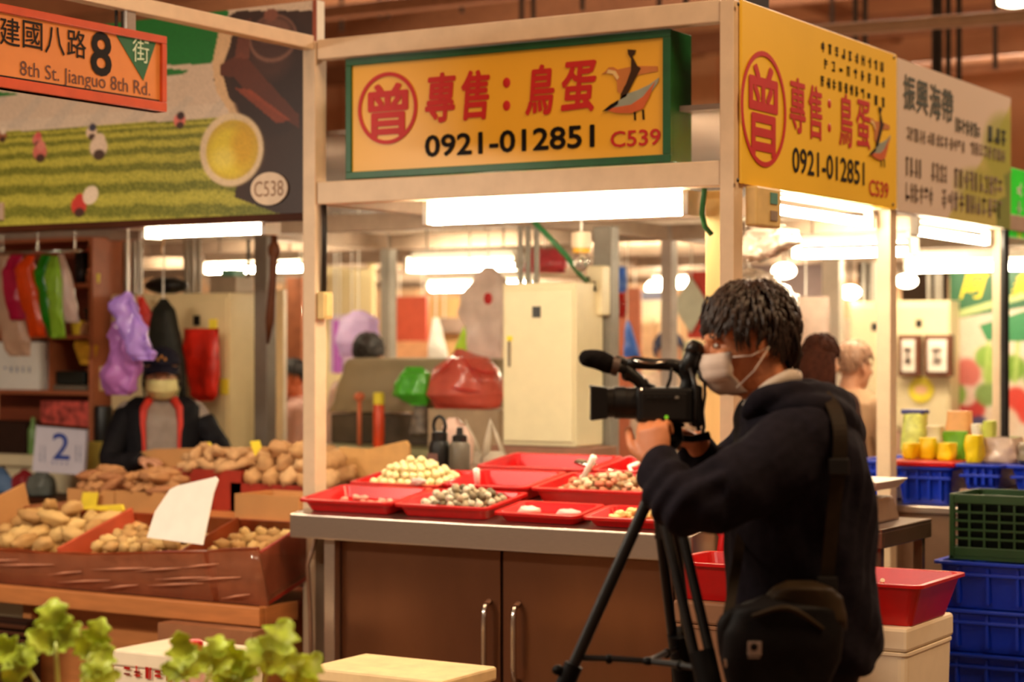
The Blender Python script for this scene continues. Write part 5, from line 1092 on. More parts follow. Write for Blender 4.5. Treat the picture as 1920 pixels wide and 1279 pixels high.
panel('wood_partition', 745, 936, 560, 820, 13.0, mat('pale_wood', (226, 186, 130), .6, var=.08, scale=3, stretch=(6, 1, .4)), 'pale wooden partition far back behind the white paper cone', 'partition', ground=True)
panel('wood_partition', 730, 812, 640, 820, 11.9, mat('orange_wood', (220, 160, 116), .6, var=.1), 'orange tinted low partition under the dull red banner', 'partition', ground=True)
panel('dark_sign', 820, 896, 596, 624, 12.9, mat('sign_grey', (150, 130, 120), .6), 'grey board with white marks far back behind the white plastic bag', 'sign')
panel('brown_partition', 536, 566, 520, 820, 11.0, mat('brown_part', (176, 104, 66), .6, var=.2), 'brown partition far back left of the left post', 'partition', ground=True)
panel('white_partition', 500, 540, 560, 830, 13.4, creamw, 'pale panel far back between cabinet and left post', 'panel', ground=True)
panel('lilac_sheet', 618, 664, 590, 700, 10.2, mat('lilac_white', (236, 214, 240), .5), 'pale lilac sheet hanging behind the purple bag', 'sheet')
panel('lilac_strip', 624, 636, 600, 700, 10.15, mat('violet_strip', (206, 120, 226), .5), 'violet strip at the left edge of the pale lilac sheet', 'strip')
panel('brick_partition', 1140, 1200, 540, 800, 12.6, mat('brick_panel', (176, 96, 66), .6, var=.1), 'brick coloured partition far back above the microphone', 'partition', ground=True)
panel('fabric_rack_panel', 1172, 1250, 556, 820, 13.2, mat('bright_cream', (255, 240, 214), .7, var=.05, stretch=(14, 1, .3), scale=3), 'bright cream partition behind the hanging garments', 'partition', ground=True).name = 'cream_partition'
for q in range(5):
    hang('cream_garment', [(590, 1186 + q * 13, 1192 + q * 13), (610, 1180 + q * 13, 1194 + q * 13), (690, 1178 + q * 13, 1196 + q * 13)], 13.0, mat('garment_cream', (250, 226, 186), .7), 'cream garment hanging in a row above the video camera', 'garment', group='cream garments hanging far back', th=.06, amp=.02, seed=60 + q)
panel('blue_valance', 1178, 1252, 546, 562, 12.9, mat('blue_white', (150, 170, 210), .5), 'pale blue strip above the hanging garments', 'strip')
panel('red_edge_awning', 1130, 1330, 462, 470, 12.0, mat('awning_red', (206, 70, 66), .5), 'long red strip high behind the grey post', 'strip')
panel('green_edge_awning', 1130, 1330, 471, 477, 12.0, mat('awning_green', (40, 100, 50), .5), 'long green strip right below the red strip', 'strip')
# red diamond banner behind
t = thing('diamond_banner', 'pale square banner set on its corner with red behind it, left of the corner post', 'banner', P(1300, 600, V=10.6))
c = P(1296, 572, V=10.6); fr_ = front_frame(10.6)
MB().prism([(c.x - .12, c.z), (c.x, c.z - .17), (c.x + .12, c.z), (c.x, c.z + .17)], .001, .01, M=fr_).build('pale_square', mat('banner_pale', (196, 196, 176), .6), t)
MB().prism([(c.x - .03, c.z + .2), (c.x + .16, c.z + .2), (c.x + .16, c.z - .2), (c.x - .03, c.z - .2)], -.02, -.01, M=fr_).build('red_backing', mat('banner_red', (196, 50, 30), .6), t)
MB().tube([(c.x, 10.6, c.z + .17), (c.x, 10.6, 2.395)], .005).build('string', white, t)
panel('green_partition', 1254, 1312, 640, 820, 12.0, mat('pale_olive', (190, 186, 150), .6), 'pale partition behind the viewfinder of the video camera', 'partition', ground=True)
panel('white_partition', 1392, 1600, 600, 830, 12.9, mat('bright_wall', (246, 224, 200), .6, var=.03), 'bright pale partition behind the operator’s head', 'partition', ground=True)
panel('grey_mauve_board', 1392, 1560, 478, 600, 12.95, mat('mauve_board', (150, 130, 130), .6), 'grey mauve board above the bright partition', 'board')
panel('recess_shade', 1608, 1652, 490, 570, 13.4, mat('recess_shade', (70, 54, 44), .7), 'dark sheet painted as shade above the far cream cabinet, left of the second side post', 'dark sheet')  # shade of the far recesses put into dark hanging sheets
panel('recess_shade', 1690, 1776, 505, 568, 13.4, MATS['recess_shade'], 'dark sheet painted as shade above the certificates', 'dark sheet')
for px in (1620, 1634, 1742, 1756, 1764):
    a_ = P(px, 560, V=12.3); pipe('conduit', (a_.x, 12.3, 1.845), (a_.x, 12.3, 2.11), .014, greyp, 'grey conduit rising from a far cream cabinet', 'conduit', 'conduits above the far cream cabinets')
# vegetable banner
VB = 12.4; bl_, br_ = P(1781, 700, V=VB).x, P(2010, 700, V=VB).x; bz0, bz1 = P(1850, 822, V=VB).z, P(1850, 505, V=VB).z
s = thing('vegetable_banner', 'big printed banner with vegetables and yellow characters on dark green at the right', 'banner', ((bl_ + br_) / 2, VB, 0))
MB().box(bl_, br_, VB, VB + .03, bz0, bz1).build('board', white, s)
for x_ in (bl_ + .05, br_ - .1): MB().box(x_, x_ + .05, VB + .03, VB + .08, 0, bz1).build('leg', greyp, s)
cv = Canvas(br_ - bl_, bz1 - bz0, 150, (222, 206, 190))
def m3(px, py): q = P(px, py, V=VB); return ((q.x - bl_) / (br_ - bl_), (q.z - bz0) / (bz1 - bz0))
pq = lambda L: [m3(x, y) for x, y in L]
cv.poly(pq([(1775, 500), (2020, 500), (2020, 560), (1780, 600)]), (30, 96, 60)); cv.poly(pq([(1775, 588), (2020, 520), (2020, 532), (1775, 602)]), (190, 206, 140))
cv.poly(pq([(1836, 610), (1900, 590), (1960, 570), (2020, 640), (1900, 640), (1850, 638)]), (50, 130, 84))
for x, y, r_, c_ in ((1812, 700, 28, (206, 110, 104)), (1822, 765, 26, (190, 50, 50)), (1812, 742, 20, (226, 200, 190)), (1850, 670, 22, (130, 170, 70)), (1866, 700, 24, (150, 180, 80)), (1900, 690, 24, (110, 150, 50)), (1790, 740, 22, (120, 160, 60)), (1905, 750, 24, (206, 60, 50)), (1930, 770, 26, (210, 60, 50)), (1850, 740, 22, (120, 150, 80)), (1835, 800, 20, (60, 60, 110)), (1880, 790, 30, (220, 196, 176)), (1960, 700, 40, (110, 160, 60))):
    q = m3(x, y); cv.ell(q[0], q[1], r_ / 232, r_ / 318, c_, .95, .35)
for x in (1850, 1862, 1905): cv.poly(pq([(x, 640), (x + 8, 640), (x + 2, 720), (x - 6, 720)]), (176, 200, 110), .8)
cv.noise(.06); cv.build('printed_face', front_frame(VB), bl_, bz0, s)
yk = mat('yellow_print', (250, 226, 40), .5)
text('阿', RC(1800, 1856, 512, 560, V=VB), front_frame(VB - .003), yk, s, bold=.03, shear=.3)
text('舞', RC(1896, 1950, 512, 556, V=VB), front_frame(VB - .003), yk, s, bold=.03, shear=.3)
# ------------------------------------------------------------------ right side: crates and goods
def crate(x0, x1, y0, y1, z0, z1, m, label, name='plastic_crate', group=None, kind='solid', rim=.02, ribs=5):
    t = thing(name, label, 'crate', ((x0 + x1) / 2, (y0 + y1) / 2, z0), 0, group)
    w_, d_ = x1 - x0, y1 - y0; M = Matrix.Translation(((x0 + x1) / 2, (y0 + y1) / 2, z0))
    if kind == 'solid':
        MB().tub(w_, d_, z1 - z0, taper=.02, t=.006, lip=rim, r=.025, M=M).build('body', m, t, bevel=.002)
        mb = MB()
        for q in range(ribs):
            xx = x0 + rim + .02 + (w_ - 2 * rim - .04) * (q + .5) / ribs
            mb.box(xx - .006, xx + .006, y0 + rim - .008, y0 + rim + .016, z0 + .02, z1 - .02)
        mb.box(x0 + rim, x1 - rim, y0 + rim - .010, y0 + rim + .014, z1 - .055, z1 - .043)
        mb.build('ribs', m, t, bevel=.002)
    else:
        T_ = .02
        for a, b in ((x0, x0 + T_), (x1 - T_, x1)):
            for c_, d2 in ((y0, y0 + T_), (y1 - T_, y1)): MB().box(a, b, c_, d2, z0, z1).build('corner_post', m, t, bevel=.003)
        MB().box(x0, x1, y0, y1, z0, z0 + .012).build('base', m, t)
        for z_ in (z0 + .012, z1 - .035): 
            MB().box(x0 + T_, x1 - T_, y0, y0 + .012, z_, z_ + .035).box(x0 + T_, x1 - T_, y1 - .012, y1, z_, z_ + .035).box(x0, x0 + .012, y0 + T_, y1 - T_, z_, z_ + .035).box(x1 - .012, x1, y0 + T_, y1 - T_, z_, z_ + .035).build('rim', m, t, bevel=.002)
        nv = 9; nh = 5
        for q in range(1, nv):
            xx = x0 + T_ + (w_ - 2 * T_) * q / nv; MB().box(xx - .004, xx + .004, y0 + .002, y0 + .010, z0 + .047, z1 - .035).build('lattice_bar', m, t); MB().box(xx - .004, xx + .004, y1 - .010, y1 - .002, z0 + .047, z1 - .035).build('lattice_bar', m, t)
        for q in range(1, nh):
            zz = z0 + .047 + (z1 - z0 - .082) * q / nh; MB().box(x0 + T_, x1 - T_, y0 + .001, y0 + .009, zz - .004, zz + .004).build('lattice_bar', m, t); MB().box(x0 + .002, x0 + .01, y0 + T_, y1 - T_, zz - .004, zz + .004).build('lattice_bar', m, t)
    return t
# blue crate stack at lower right
bx0 = P(1742, 1100, V=7.2).x; 
h = [0, .195, .39, .555, .735]
for q in range(4):
    crate(bx0 + .004 * q, bx0 + .66, 7.2, 7.62, h[q] + .001, h[q + 1] - .001, bluep, ('lowest blue crate of the stack at the lower right', 'second blue crate from the floor in the stack at the lower right', 'third blue crate from the floor in the stack at the lower right', 'topmost blue crate of the stack under the green lattice crate')[q], group='blue crates stacked at the lower right', ribs=5)
gx0 = P(1786, 980, V=7.3).x
crate(gx0, gx0 + .56, 7.26, 7.60, .737, .985, greenp, 'dark green lattice crate on top of the blue crate stack', kind='lattice')
o = boxo('dark_filler', mat('dark_green_filler', (16, 22, 14), .8), gx0 + .02, gx0 + .54, 7.28, 7.58, .752, .96, bevel=.02); tag(o, 'dark block added inside the green lattice crate to darken it', 'filler')  # solid block added so the crate looks dark inside
# counter behind with blue trays of goods
cx0 = P(1612, 950, V=8.0).x
t = thing('side_counter', 'brownish steel counter under the blue trays at the right', 'counter', (-2.5, 8.3, 0))
MB().box(cx0, -1.7, 8.0, 8.6, 0, .84).build('body', mat('dull_steel', (150, 120, 98), .4, metal=.6), t, bevel=.004)
MB().box(cx0 - .02, -1.68, 7.98, 8.62, .84, .872).build('top', steel, t, bevel=.004)
x1_ = P(1640, 900, V=8.0).x; x2_ = P(1786, 900, V=8.0).x; x3_ = P(1884, 900, V=8.0).x
crate(x1_ - .12, x1_ + .05, 8.02, 8.5, .873, 1.055, bluep, 'blue crate with goods between operator and second side post', ribs=3)
crate(x1_ + .06, x2_, 8.02, 8.5, .873, 1.035, bluep, 'blue crate with a red lid right of the second side post', ribs=4)
o = boxo('red_sheet', redp, x1_ + .055, x2_ + .005, 8.01, 8.51, 1.037, 1.06, bevel=.006); tag(o, 'flat red sheet covering the blue crate right of the second side post', 'cover')
crate(x2_ + .012, x3_, 7.98, 8.46, .95, 1.055, bluep, 'shallow blue tray of wrapped goods left of the third side post', ribs=4)
crate(x3_ + .006, x3_ + .4, 7.98, 8.46, .95, 1.055, bluep, 'shallow blue tray at the right edge', ribs=4)
o = boxo('tray_support', MATS['dull_steel'], x2_ + .03, x3_ + .38, 8.0, 8.45, .873, .949); tag(o, 'low steel ledge carrying the shallow blue trays', 'ledge')
def pack(px0, px1, py0, V, z, m, label, name, cat='packet', dep=.09, seed=0, amp=.012, group=None):
    x0 = P(px0, 800, V=V).x; x1 = P(px1, 800, V=V).x; zt_ = P((px0 + px1) / 2, py0, V=V).z; c_ = Matrix.Translation(((x0 + x1) / 2, V + dep / 2, z + .001))
    mb = MB(); R_ = []
    n = 6
    for i in range(n + 1):
        f_ = i / n; k_ = 1 - .18 * f_ ** 2 if 0 < i < n else .85
        ring_ = []
        for j in range(16):
            a = 2 * PI * j / 16; cx_, cy_ = math.copysign(abs(math.cos(a)) ** .5, math.cos(a)), math.copysign(abs(math.sin(a)) ** .5, math.sin(a))
            p = Vector(((x0 + x1) / 2 + cx_ * (x1 - x0) / 2 * k_, V + dep / 2 + cy_ * dep / 2 * k_, z + .001 + (zt_ - z) * f_))
            ring_.append(tuple(p + Vector((cx_, cy_, 0)) * noise.noise(p * 22 + Vector((seed, 0, 0))) * amp))
        R_.append(ring_)
    o = mb.loft(R_).build(name, m, M=c_, smooth=True, sharp=50); return tag(o, label, cat, group)
ylw = mat('yellow_pack', (246, 214, 20), .4, var=.1)
pack(1686, 1714, 832, 8.1, 1.061, ylw, 'yellow packet on the red lid right next to the second side post', 'yellow_packet', seed=1)
pack(1716, 1752, 822, 8.15, 1.061, ylw, 'broad yellow packet in the middle of the red lid', 'yellow_packet', seed=2)
pack(1753, 1785, 832, 8.08, 1.061, ylw, 'yellow packet at the right end of the red lid', 'yellow_packet', seed=3)
pack(1806, 1836, 817, 8.05, 1.056, ylw, 'tall yellow packet in the shallow blue tray', 'yellow_packet', seed=4)
pack(1686, 1734, 776, 8.35, 1.061, mat('green_bottles', (206, 214, 110), .3, var=.3, scale=30), 'pale green bottles wrapped together behind the yellow packets', 'green_pack', seed=5, dep=.1)
gp = bpy.data.objects['green_pack']; MB().box(P(1688, 770, V=8.36).x, P(1732, 770, V=8.36).x, 8.36, 8.44, P(1710, 777, V=8.36).z, P(1710, 768, V=8.36).z).build('blue_cap', mat('navy_label', (60, 60, 120), .4), gp, bevel=.006)
pack(1728, 1764, 800, 8.28, 1.061, mat('white_green', (232, 220, 180), .4), 'white and pale green parcel behind the broad yellow packet', 'pale_parcel', seed=7)
pack(1768, 1818, 772, 8.32, 1.056, mat('peach_box', (240, 180, 120), .5), 'peach orange box standing behind the yellow packets', 'peach_box', 'box', seed=8, amp=.003)
pack(1764, 1812, 810, 8.2, 1.056, mat('leaf_green', (110, 180, 40), .5, var=.2), 'bunch of green leaves between the yellow packets', 'green_bunch', 'vegetable', seed=9, amp=.03)
pack(1818, 1836, 796, 8.3, 1.056, white, 'small white packet on the blue tray', 'white_packet', seed=10)
pack(1838, 1900, 822, 8.10, 1.056, mat('clear_pack', (228, 206, 190), .2, var=.15, translucent=.3, coat=1), 'clear wrapped pale goods heaped in the shallow blue tray', 'wrapped_goods', seed=11, amp=.03, dep=.2)
pack(1900, 1960, 832, 8.10, 1.056, mat('grey_goods', (130, 116, 100), .4, var=.3, scale=20), 'greyish wrapped goods at the right edge', 'wrapped_goods', seed=12, amp=.03, dep=.2)
pack(1840, 1862, 790, 8.32, 1.056, mat('lime_leaf', (206, 220, 100), .5), 'lime coloured packet at the back of the blue tray', 'lime_packet', seed=13)
# table with scale
t = thing('scale_table', 'dark steel table carrying the weighing scale, right of the operator', 'table', (-2.8, 6.85, 0))
tz2 = .90
MB().box(-2.91, -2.485, 6.60, 7.12, tz2 - .012, tz2).box(-2.91, -2.485, 6.60, 6.62, tz2 - .07, tz2 - .012).box(-2.505, -2.485, 6.62, 7.12, tz2 - .07, tz2 - .012).build('top', mat('worn_dark_steel', (110, 84, 66), .35, metal=.6, var=.25, scale=4), t, bevel=.003)
for x_, y_ in ((-2.54, 6.64), (-2.54, 7.07), (-2.90, 6.64), (-2.90, 7.07)): MB().box(x_, x_ + .035, y_, y_ + .035, 0, tz2 - .07).build('leg', MATS['worn_dark_steel'], t, bevel=.003)
t = thing('weighing_scale', 'weighing scale with a white pan on the dark table right of the operator', 'scale', (-2.72, 6.86, tz2))
MB().loft([[(-2.86, 6.74, tz2 + .001), (-2.57, 6.74, tz2 + .001), (-2.57, 7.02, tz2 + .001), (-2.86, 7.02, tz2 + .001)], [(-2.85, 6.77, tz2 + .09), (-2.59, 6.77, tz2 + .09), (-2.59, 7.0, tz2 + .09), (-2.85, 7.0, tz2 + .09)]]).build('housing', mat('scale_grey', (140, 110, 88), .45), t, bevel=.01)
MB().box(-2.82, -2.66, 6.741, 6.757, tz2 + .03, tz2 + .08).build('display', foam, t, bevel=.003)
MB().box(-2.74, -2.70, 6.86, 6.92, tz2 + .09, tz2 + .12).build('pan_support', greyp, t)
MB().loft([[(-2.86, 6.76, tz2 + .12), (-2.58, 6.76, tz2 + .12), (-2.58, 7.02, tz2 + .12), (-2.86, 7.02, tz2 + .12)], [(-2.90, 6.73, tz2 + .155), (-2.55, 6.73, tz2 + .155), (-2.55, 7.05, tz2 + .155), (-2.90, 7.05, tz2 + .155)]]).build('pan', white, t, bevel=.004)
a_ = P(1884, 600, V=9.41); pipe('black_cable', (a_.x, 9.41, 0), (a_.x, 9.41, 2.115), .022, black, 'thick black cable running down the far right post', 'cable')
boxo('side_step', MATS['dull_steel'], -3.35, -2.99, 8.62, 9.2, 0, .5); tag(bpy.data.objects['side_step'], 'low steel base behind the second side post', 'base')
# ------------------------------------------------------------------ leafy greens in the foreground
leafm = mat('celery_leaf', (196, 216, 70), .45, var=.3, scale=30, translucent=.35); stemm = mat('celery_stem', (190, 206, 110), .4)
ft = thing('vegetable_bench', 'bench just below the picture carrying the leafy greens', 'bench', (-2.6, 3.3, 0))
gb = P(300, 1270, D=3.5)
MB().box(-3.3, -1.9, 2.7, 3.35, .66, .70).build('top', wood, ft, bevel=.004)
for x_, y_ in ((-3.28, 2.72), (-1.95, 2.72), (-3.28, 3.30), (-1.95, 3.30)): MB().box(x_, x_ + .04, y_, y_ + .04, 0, .66).build('leg', wood, ft)
def leaf(px, py, D, size, ang, tiltf, parent, seed, stem_to):
    """lobed celery leaf: three toothed lobes from a stalk, cupped"""
    c = P(px, py, D=D); rng = random.Random(seed); size *= 1.62
    Rt = Vector((RU, RV, 0)); Bk = Vector((-RV, RU, 0)); Up = Vector((0, 0, 1))
    X_ = Rt * math.cos(ang) + Up * math.sin(ang); Y_ = (-Rt * math.sin(ang) + Up * math.cos(ang)) * math.cos(tiltf) + Bk * math.sin(tiltf); N_ = X_.cross(Y_)
    mb = MB()
    for la, ls, off in ((0, 1.0, (0, .15)), (.95, .75, (.05, .05)), (-.95, .75, (-.05, .05))):
        pts = []; n = 14
        outl = []
        for i in range(n + 1):
            f_ = i / n; wv = math.sin(PI * min(1, f_ * .92 + .06)) ** .8 * .34 * (1 + .28 * math.sin(f_ * 22 + seed)); outl.append((f_ * ls, wv * ls))
        rows = []
        for i, (l, w_) in enumerate(outl):
            row = []
            for q in range(-3, 4):
                x = q / 3 * w_; y = l; xr = x * math.cos(la) - y * math.sin(la) + off[0]; yr = x * math.sin(la) + y * math.cos(la) + off[1]
                zc = .16 * (q / 3) ** 2 * w_ * 2 + .10 * math.sin(l * 5 + seed) + .06 * noise.noise(Vector((xr * 5, yr * 5, seed)))
                row.append(c + (X_ * xr + Y_ * yr + N_ * zc) * size)
            rows.append(row)
        n0 = len(mb.v); vs = [tuple(p) for r_ in rows for p in r_]; m_ = 7
        fs = [(i * m_ + j, i * m_ + j + 1, (i + 1) * m_ + j + 1, (i + 1) * m_ + j) for i in range(len(rows) - 1) for j in range(m_ - 1)]
        mb.add(vs, fs)
    o = mb.build('leaf', leafm, parent, smooth=True); so = o.modifiers.new('thickness', 'SOLIDIFY'); so.thickness = .0012
    MB().tube([c + Y_ * size * .2, c, c.lerp(stem_to, .45) + Vector((0, 0, .01)), stem_to], [.0025, .004, .005, .007], 8).build('stem', stemm, parent, smooth=True)
for nm, px, D, lab, L in (('leafy_greens', 130, 4.0, 'leafy celery bunch at the lower left corner', [(105, 1222, .062, .15, .5), (58, 1262, .060, .9, .3), (165, 1238, .050, -.3, .4), (180, 1284, .045, -.25, .3)]),
                          ('leafy_greens', 360, 4.0, 'leafy celery bunch in front of the red capped bottle', [(352, 1276, .055, .25, .3), (392, 1262, .046, -.25, .5), (425, 1290, .045, -.4, .3)]),
                          ('leafy_greens', 490, 4.02, 'leafy celery bunch at the bottom edge right of the cardboard box', [(500, 1262, .066, -.35, .4), (455, 1286, .058, .5, .3), (548, 1290, .05, -.7, .3)])):
    b_ = P(px, 1279, D=D); root = Vector((b_.x, b_.y, .73)); t = thing(nm, lab, 'vegetable', (root.x, root.y, .70), 0)
    for i, (lx, ly, sz, an, tf) in enumerate(L): leaf(lx, ly, D + .04 * (i % 3 - 1), sz, an, tf, t, i * 3 + px, root + Vector((.012 * (i - 2), .01 * (i % 2), 0)))
    MB().ball((root.x, root.y, .715), (.045, .03, .014), 14, 8, amp=.2).build('root_end', stemm, t, smooth=True)
t = thing('sauce_bottle', 'bottle with a bright red cap and pale shoulders behind the leafy greens', 'bottle', P(364, 1279, D=4.6))
c = P(364, 1200, D=4.6); zc = c.z
t.location = (c.x, c.y, .55); t.matrix_basis = Matrix.Translation((c.x, c.y, .55)); M = Matrix.Translation((c.x, c.y, 0))
MB().lathe([(.024, .551), (.03, .56), (.03, zc - .11), (.022, zc - .06), (.018, zc - .05)], 18, M).build('body', mat('pinkish_bottle', (236, 190, 176), .3), t, smooth=True, sharp=40)
MB().lathe([(.021, zc - .05), (.021, zc - .005), (.017, zc)], 18, M).build('cap', redp, t, smooth=True, sharp=40)
o = boxo('low_crate', woodr, c.x - .15, c.x + .15, c.y - .1, c.y + .1, 0, .55); o.name = 'wooden_crate'; tag(o, 'wooden crate out of the picture under the red capped bottle', 'crate')
# ------------------------------------------------------------------ people
def head(mb, M, s=1.0, neck=True):
    """head facing -Y, cranium centre at the origin"""
    B = lambda c, r: mb.ball((c[0] * s, c[1] * s, c[2] * s), tuple(q * s for q in r), 20, 14, M=M)
    B((0, .012, .02), (.076, .095, .098)); B((0, -.030, -.035), (.064, .068, .085)); B((0, -.045, -.085), (.046, .05, .042)); B((0, -.02, -.07), (.058, .06, .05))
    B((0, -.098, -.022), (.012, .016, .026)); B((0, -.108, -.038), (.016, .014, .012)); B((0, -.087, .012), (.052, .014, .012)); B((0, -.088, -.068), (.024, .012, .010))
    for e in (-1, 1): B((e * .079, .006, -.022), (.009, .019, .031)); B((e * .040, -.074, -.030), (.022, .018, .016))
    if neck: mb.limb([M @ Vector((0, .02 * s, -.06 * s)), M @ Vector((0, .035 * s, -.17 * s))], [.052 * s, .058 * s], 16, 3)
def eyes(M, parent, s=1.0):
    for e in (-1, 1):
        c = Vector((e * .031, -.086, -.006)) * s
        o = MB().ball(tuple(c), (.011 * s, .006 * s, .0055 * s), 12, 8, M=M).build('eye', mat('eye_white', (226, 214, 200), .2), parent, smooth=True)
        MB().ball((c.x, c.y - .004 * s, c.z), (.0055 * s, .004 * s, .0055 * s), 10, 6, M=M).build('iris', black, o, smooth=True)
        MB().tube([(c.x - .016 * s, c.y - .004 * s, c.z + .017 * s), (c.x, c.y - .009 * s, c.z + .022 * s), (c.x + .016 * s, c.y - .004 * s, c.z + .017 * s)], [.002, .004, .002], 6, M=M).build('eyebrow', haird, parent, smooth=True)
def hand(mb, wrist, f, n, side=1, curl=.5, s=1.0, thumb=.6):
    """palm and five fingers: f finger direction, n palm direction"""
    wrist = Vector(wrist); f = Vector(f).normalized(); n = Vector(n); n = (n - f * n.dot(f)).normalized(); t = f.cross(n) * side
    pw, pl = .040 * s, .088 * s
    rings = []
    for a, w_, th in ((0, .026, .019), (.25, .034, .018), (.6, .041, .016), (1, .040, .013)):
        c = wrist + f * pl * a
        rings.append([c + t * math.cos(2 * PI * k / 14) * w_ * s + n * math.sin(2 * PI * k / 14) * th * s for k in range(14)])
    mb.loft([[tuple(p) for p in r] for r in rings])
    for i, (off, L) in enumerate(((.030, .070), (.010, .080), (-.011, .074), (-.031, .058))):
        p = wrist + f * pl * .9 + t * off * s; d = f.copy(); pts = [p - f * .02 * s, p]; ang = curl * (.5 + .1 * i)
        for seg_ in (.45, .32, .25):
            d = (d * math.cos(ang) + n * math.sin(ang)).normalized(); p = p + d * L * s * seg_; pts.append(p); nn = n
            ax = f.cross(n); n2 = (ax.cross(d)) * (1 if (ax.cross(d)).dot(n) > -2 else 1)
            # rotate the bending plane with the finger
            base_n = n2.normalized(); d_next = d
            ang = curl * .9
            d = (d * math.cos(0) + base_n * 0).normalized(); n_loc = base_n
            n = n
            if seg_ != .25: d = (d * math.cos(ang) + n_loc * math.sin(ang)).normalized(); ang = 0
        mb.limb(pts, [.0095 * s, .0092 * s, .0085 * s, .0078 * s, .0068 * s], 10, 2)
    p = wrist + f * pl * .22 + t * .026 * s; d = (f * .78 + t * .62).normalized(); p1 = p + d * .040 * s; d2 = (f * .9 + t * .25 + n * thumb).normalized(); p2 = p1 + d2 * .034 * s; p3 = p2 + (d2 + n * thumb * .5).normalized() * .026 * s
    mb.limb([p - d * .012 * s, p, p1, p2, p3], [.012 * s, .014 * s, .0115 * s, .0105 * s, .0085 * s], 10, 3)
def ringsloft(mb, rows, M, seg=28, pw=.85):
    """rows (z, xc, yc, hx, hy)"""
    R_ = []
    for z, xc, yc, hx, hy in rows:
        R_.append([(xc + math.copysign(abs(math.cos(2 * PI * k / seg)) ** pw, math.cos(2 * PI * k / seg)) * hx, yc + math.copysign(abs(math.sin(2 * PI * k / seg)) ** pw, math.sin(2 * PI * k / seg)) * hy, z) for k in range(seg)])
    return mb.loft(R_, True, M)
def hair_cap(M, s, m, parent, seed=0, n=260, length=.05, front=.02, low=-.06, grow=1.06, down=False, name='hair'):
    """solid cap over the back and top of the head, covered with short locks"""
    mb = MB(); rng = random.Random(seed)
    def surf(th, ph, k=1.0):
        return Vector((math.sin(th) * math.sin(ph) * .079 * grow * k, .014 - math.sin(th) * math.cos(ph) * -.098 * grow * k, .024 + math.cos(th) * .101 * grow * k)) * s
    nu, nv = 28, 14; rows = []
    for i in range(nv + 1):
        row = []
        for j in range(nu):
            ph = 2 * PI * j / nu; fr_ = math.cos(ph)       # fr_ = 1 at the back (+Y), -1 at the forehead
            tmax = math.radians(58 + 34 * (fr_ + 1) ** .8 + (12 if fr_ > .3 else 0))
            th = tmax * i / nv; p = surf(th, ph); p += p.normalized() * noise.noise(p * 30 + Vector((seed, 0, 0))) * .006
            row.append(p)
        rows.append(row)
    inner = [[p * .93 for p in r] for r in rows]
    allr = [rows[0]] + rows[1:] + inner[::-1]
    mb.loft([[tuple(p) for p in r] for r in allr], True, M)
    for _ in range(n):
        ph = rng.uniform(0, 2 * PI); fr_ = math.cos(ph); tmax = math.radians(58 + 34 * (fr_ + 1) ** .8 + 8); th = tmax * math.sqrt(rng.random())
        p = surf(th, ph, 1.0); nn = p.normalized(); dn = Vector((nn.x * .3, nn.y * .3 - .25, -1)) if not down else Vector((0, 0, -1))
        tg = (dn - nn * dn.dot(nn)); tg = (tg.normalized() + Vector((rng.uniform(-.3, .3), rng.uniform(-.3, .2), rng.uniform(-.2, .2)))); tg = (tg - nn * tg.dot(nn) * .9).normalized()
        L = length * s * rng.uniform(.6, 1.2)
        mb.limb([M @ (p - nn * .003), M @ (p + nn * .0035 * s + tg * L * .5), M @ (p - nn * (.002 + L * .10) * s + tg * L)], [.0045 * s, .0042 * s, .001], 5, 1)
    return mb.build(name, m, parent, smooth=True)
def bodybase(t_M, name, label, m, mb, voxel, deform=None):
    o = remesh(mb, name, m, voxel, M=t_M, smooth=3, deform=deform); return tag(o, label, 'person')
def cloth_folds(amp, freq=(9, 9, 5), seed=0):
    return lambda co, n: co + n * (noise.noise(Vector((co.x * freq[0] + seed, co.y * freq[1], co.z * freq[2]))) * amp + noise.noise(Vector((co.x * freq[0] * 2.3, co.y * freq[1] * 2.3 + seed, co.z * freq[2] * 2))) * amp * .5)
# ---- the camera operator: local frame x = picture right, y = away, z = up, at depth 4.5 m
DM = 4.5; SC = F / DM; o0 = P(1430, YH, D=DM)
LM = Matrix.Translation((o0.x, o0.y, 0)) @ Matrix.Rotation(YAW, 4, 'Z')
lx = lambda px: (px - 1430) / SC
lz = lambda py: HC - (py - YH) / SC
L = lambda px, py, y=0: Vector((lx(px), y, lz(py)))
HM = LM @ Matrix.Translation(L(1404, 634, 0)) @ Matrix.Rotation(math.radians(-82), 4, 'Z') @ Matrix.Rotation(math.radians(8), 4, 'X')
mb = MB(); head(mb, HM, 1.0, neck=False)
W_ = lambda v: LM @ Vector(v)
mb.limb([W_(L(1415, 680, 0)), W_(L(1455, 760, 0))], [.060, .068], 16, 3)
ringsloft(mb, [(lz(755), lx(1470), 0, .06, .10), (lz(800), lx(1488), 0, .10, .17), (lz(900), lx(1495), 0, .12, .18), (lz(1050), lx(1500), 0, .13, .17), (lz(1180), lx(1505), 0, .14, .17), (lz(1260), lx(1505), 0, .13, .17)], LM)
SHL, ELL, WRL = L(1472, 838, -.19), L(1274, 934, -.25), L(1226, 868, -.10)
mb.limb([W_(SHL), W_(ELL), W_(WRL)], [.055, .045, .030], 14, 8)
SHR, ELR, WRR = L(1450, 830, .19), L(1360, 930, .26), L(1318, 836, .13)
mb.limb([W_(SHR), W_(ELR), W_(WRR)], [.055, .045, .030], 14, 8)
R3 = LM.to_3x3()
hand(mb, W_(WRL), R3 @ Vector((-.12, .30, .94)), R3 @ Vector((.42, .85, -.20)), side=1, curl=1.05, s=1.0, thumb=.35)
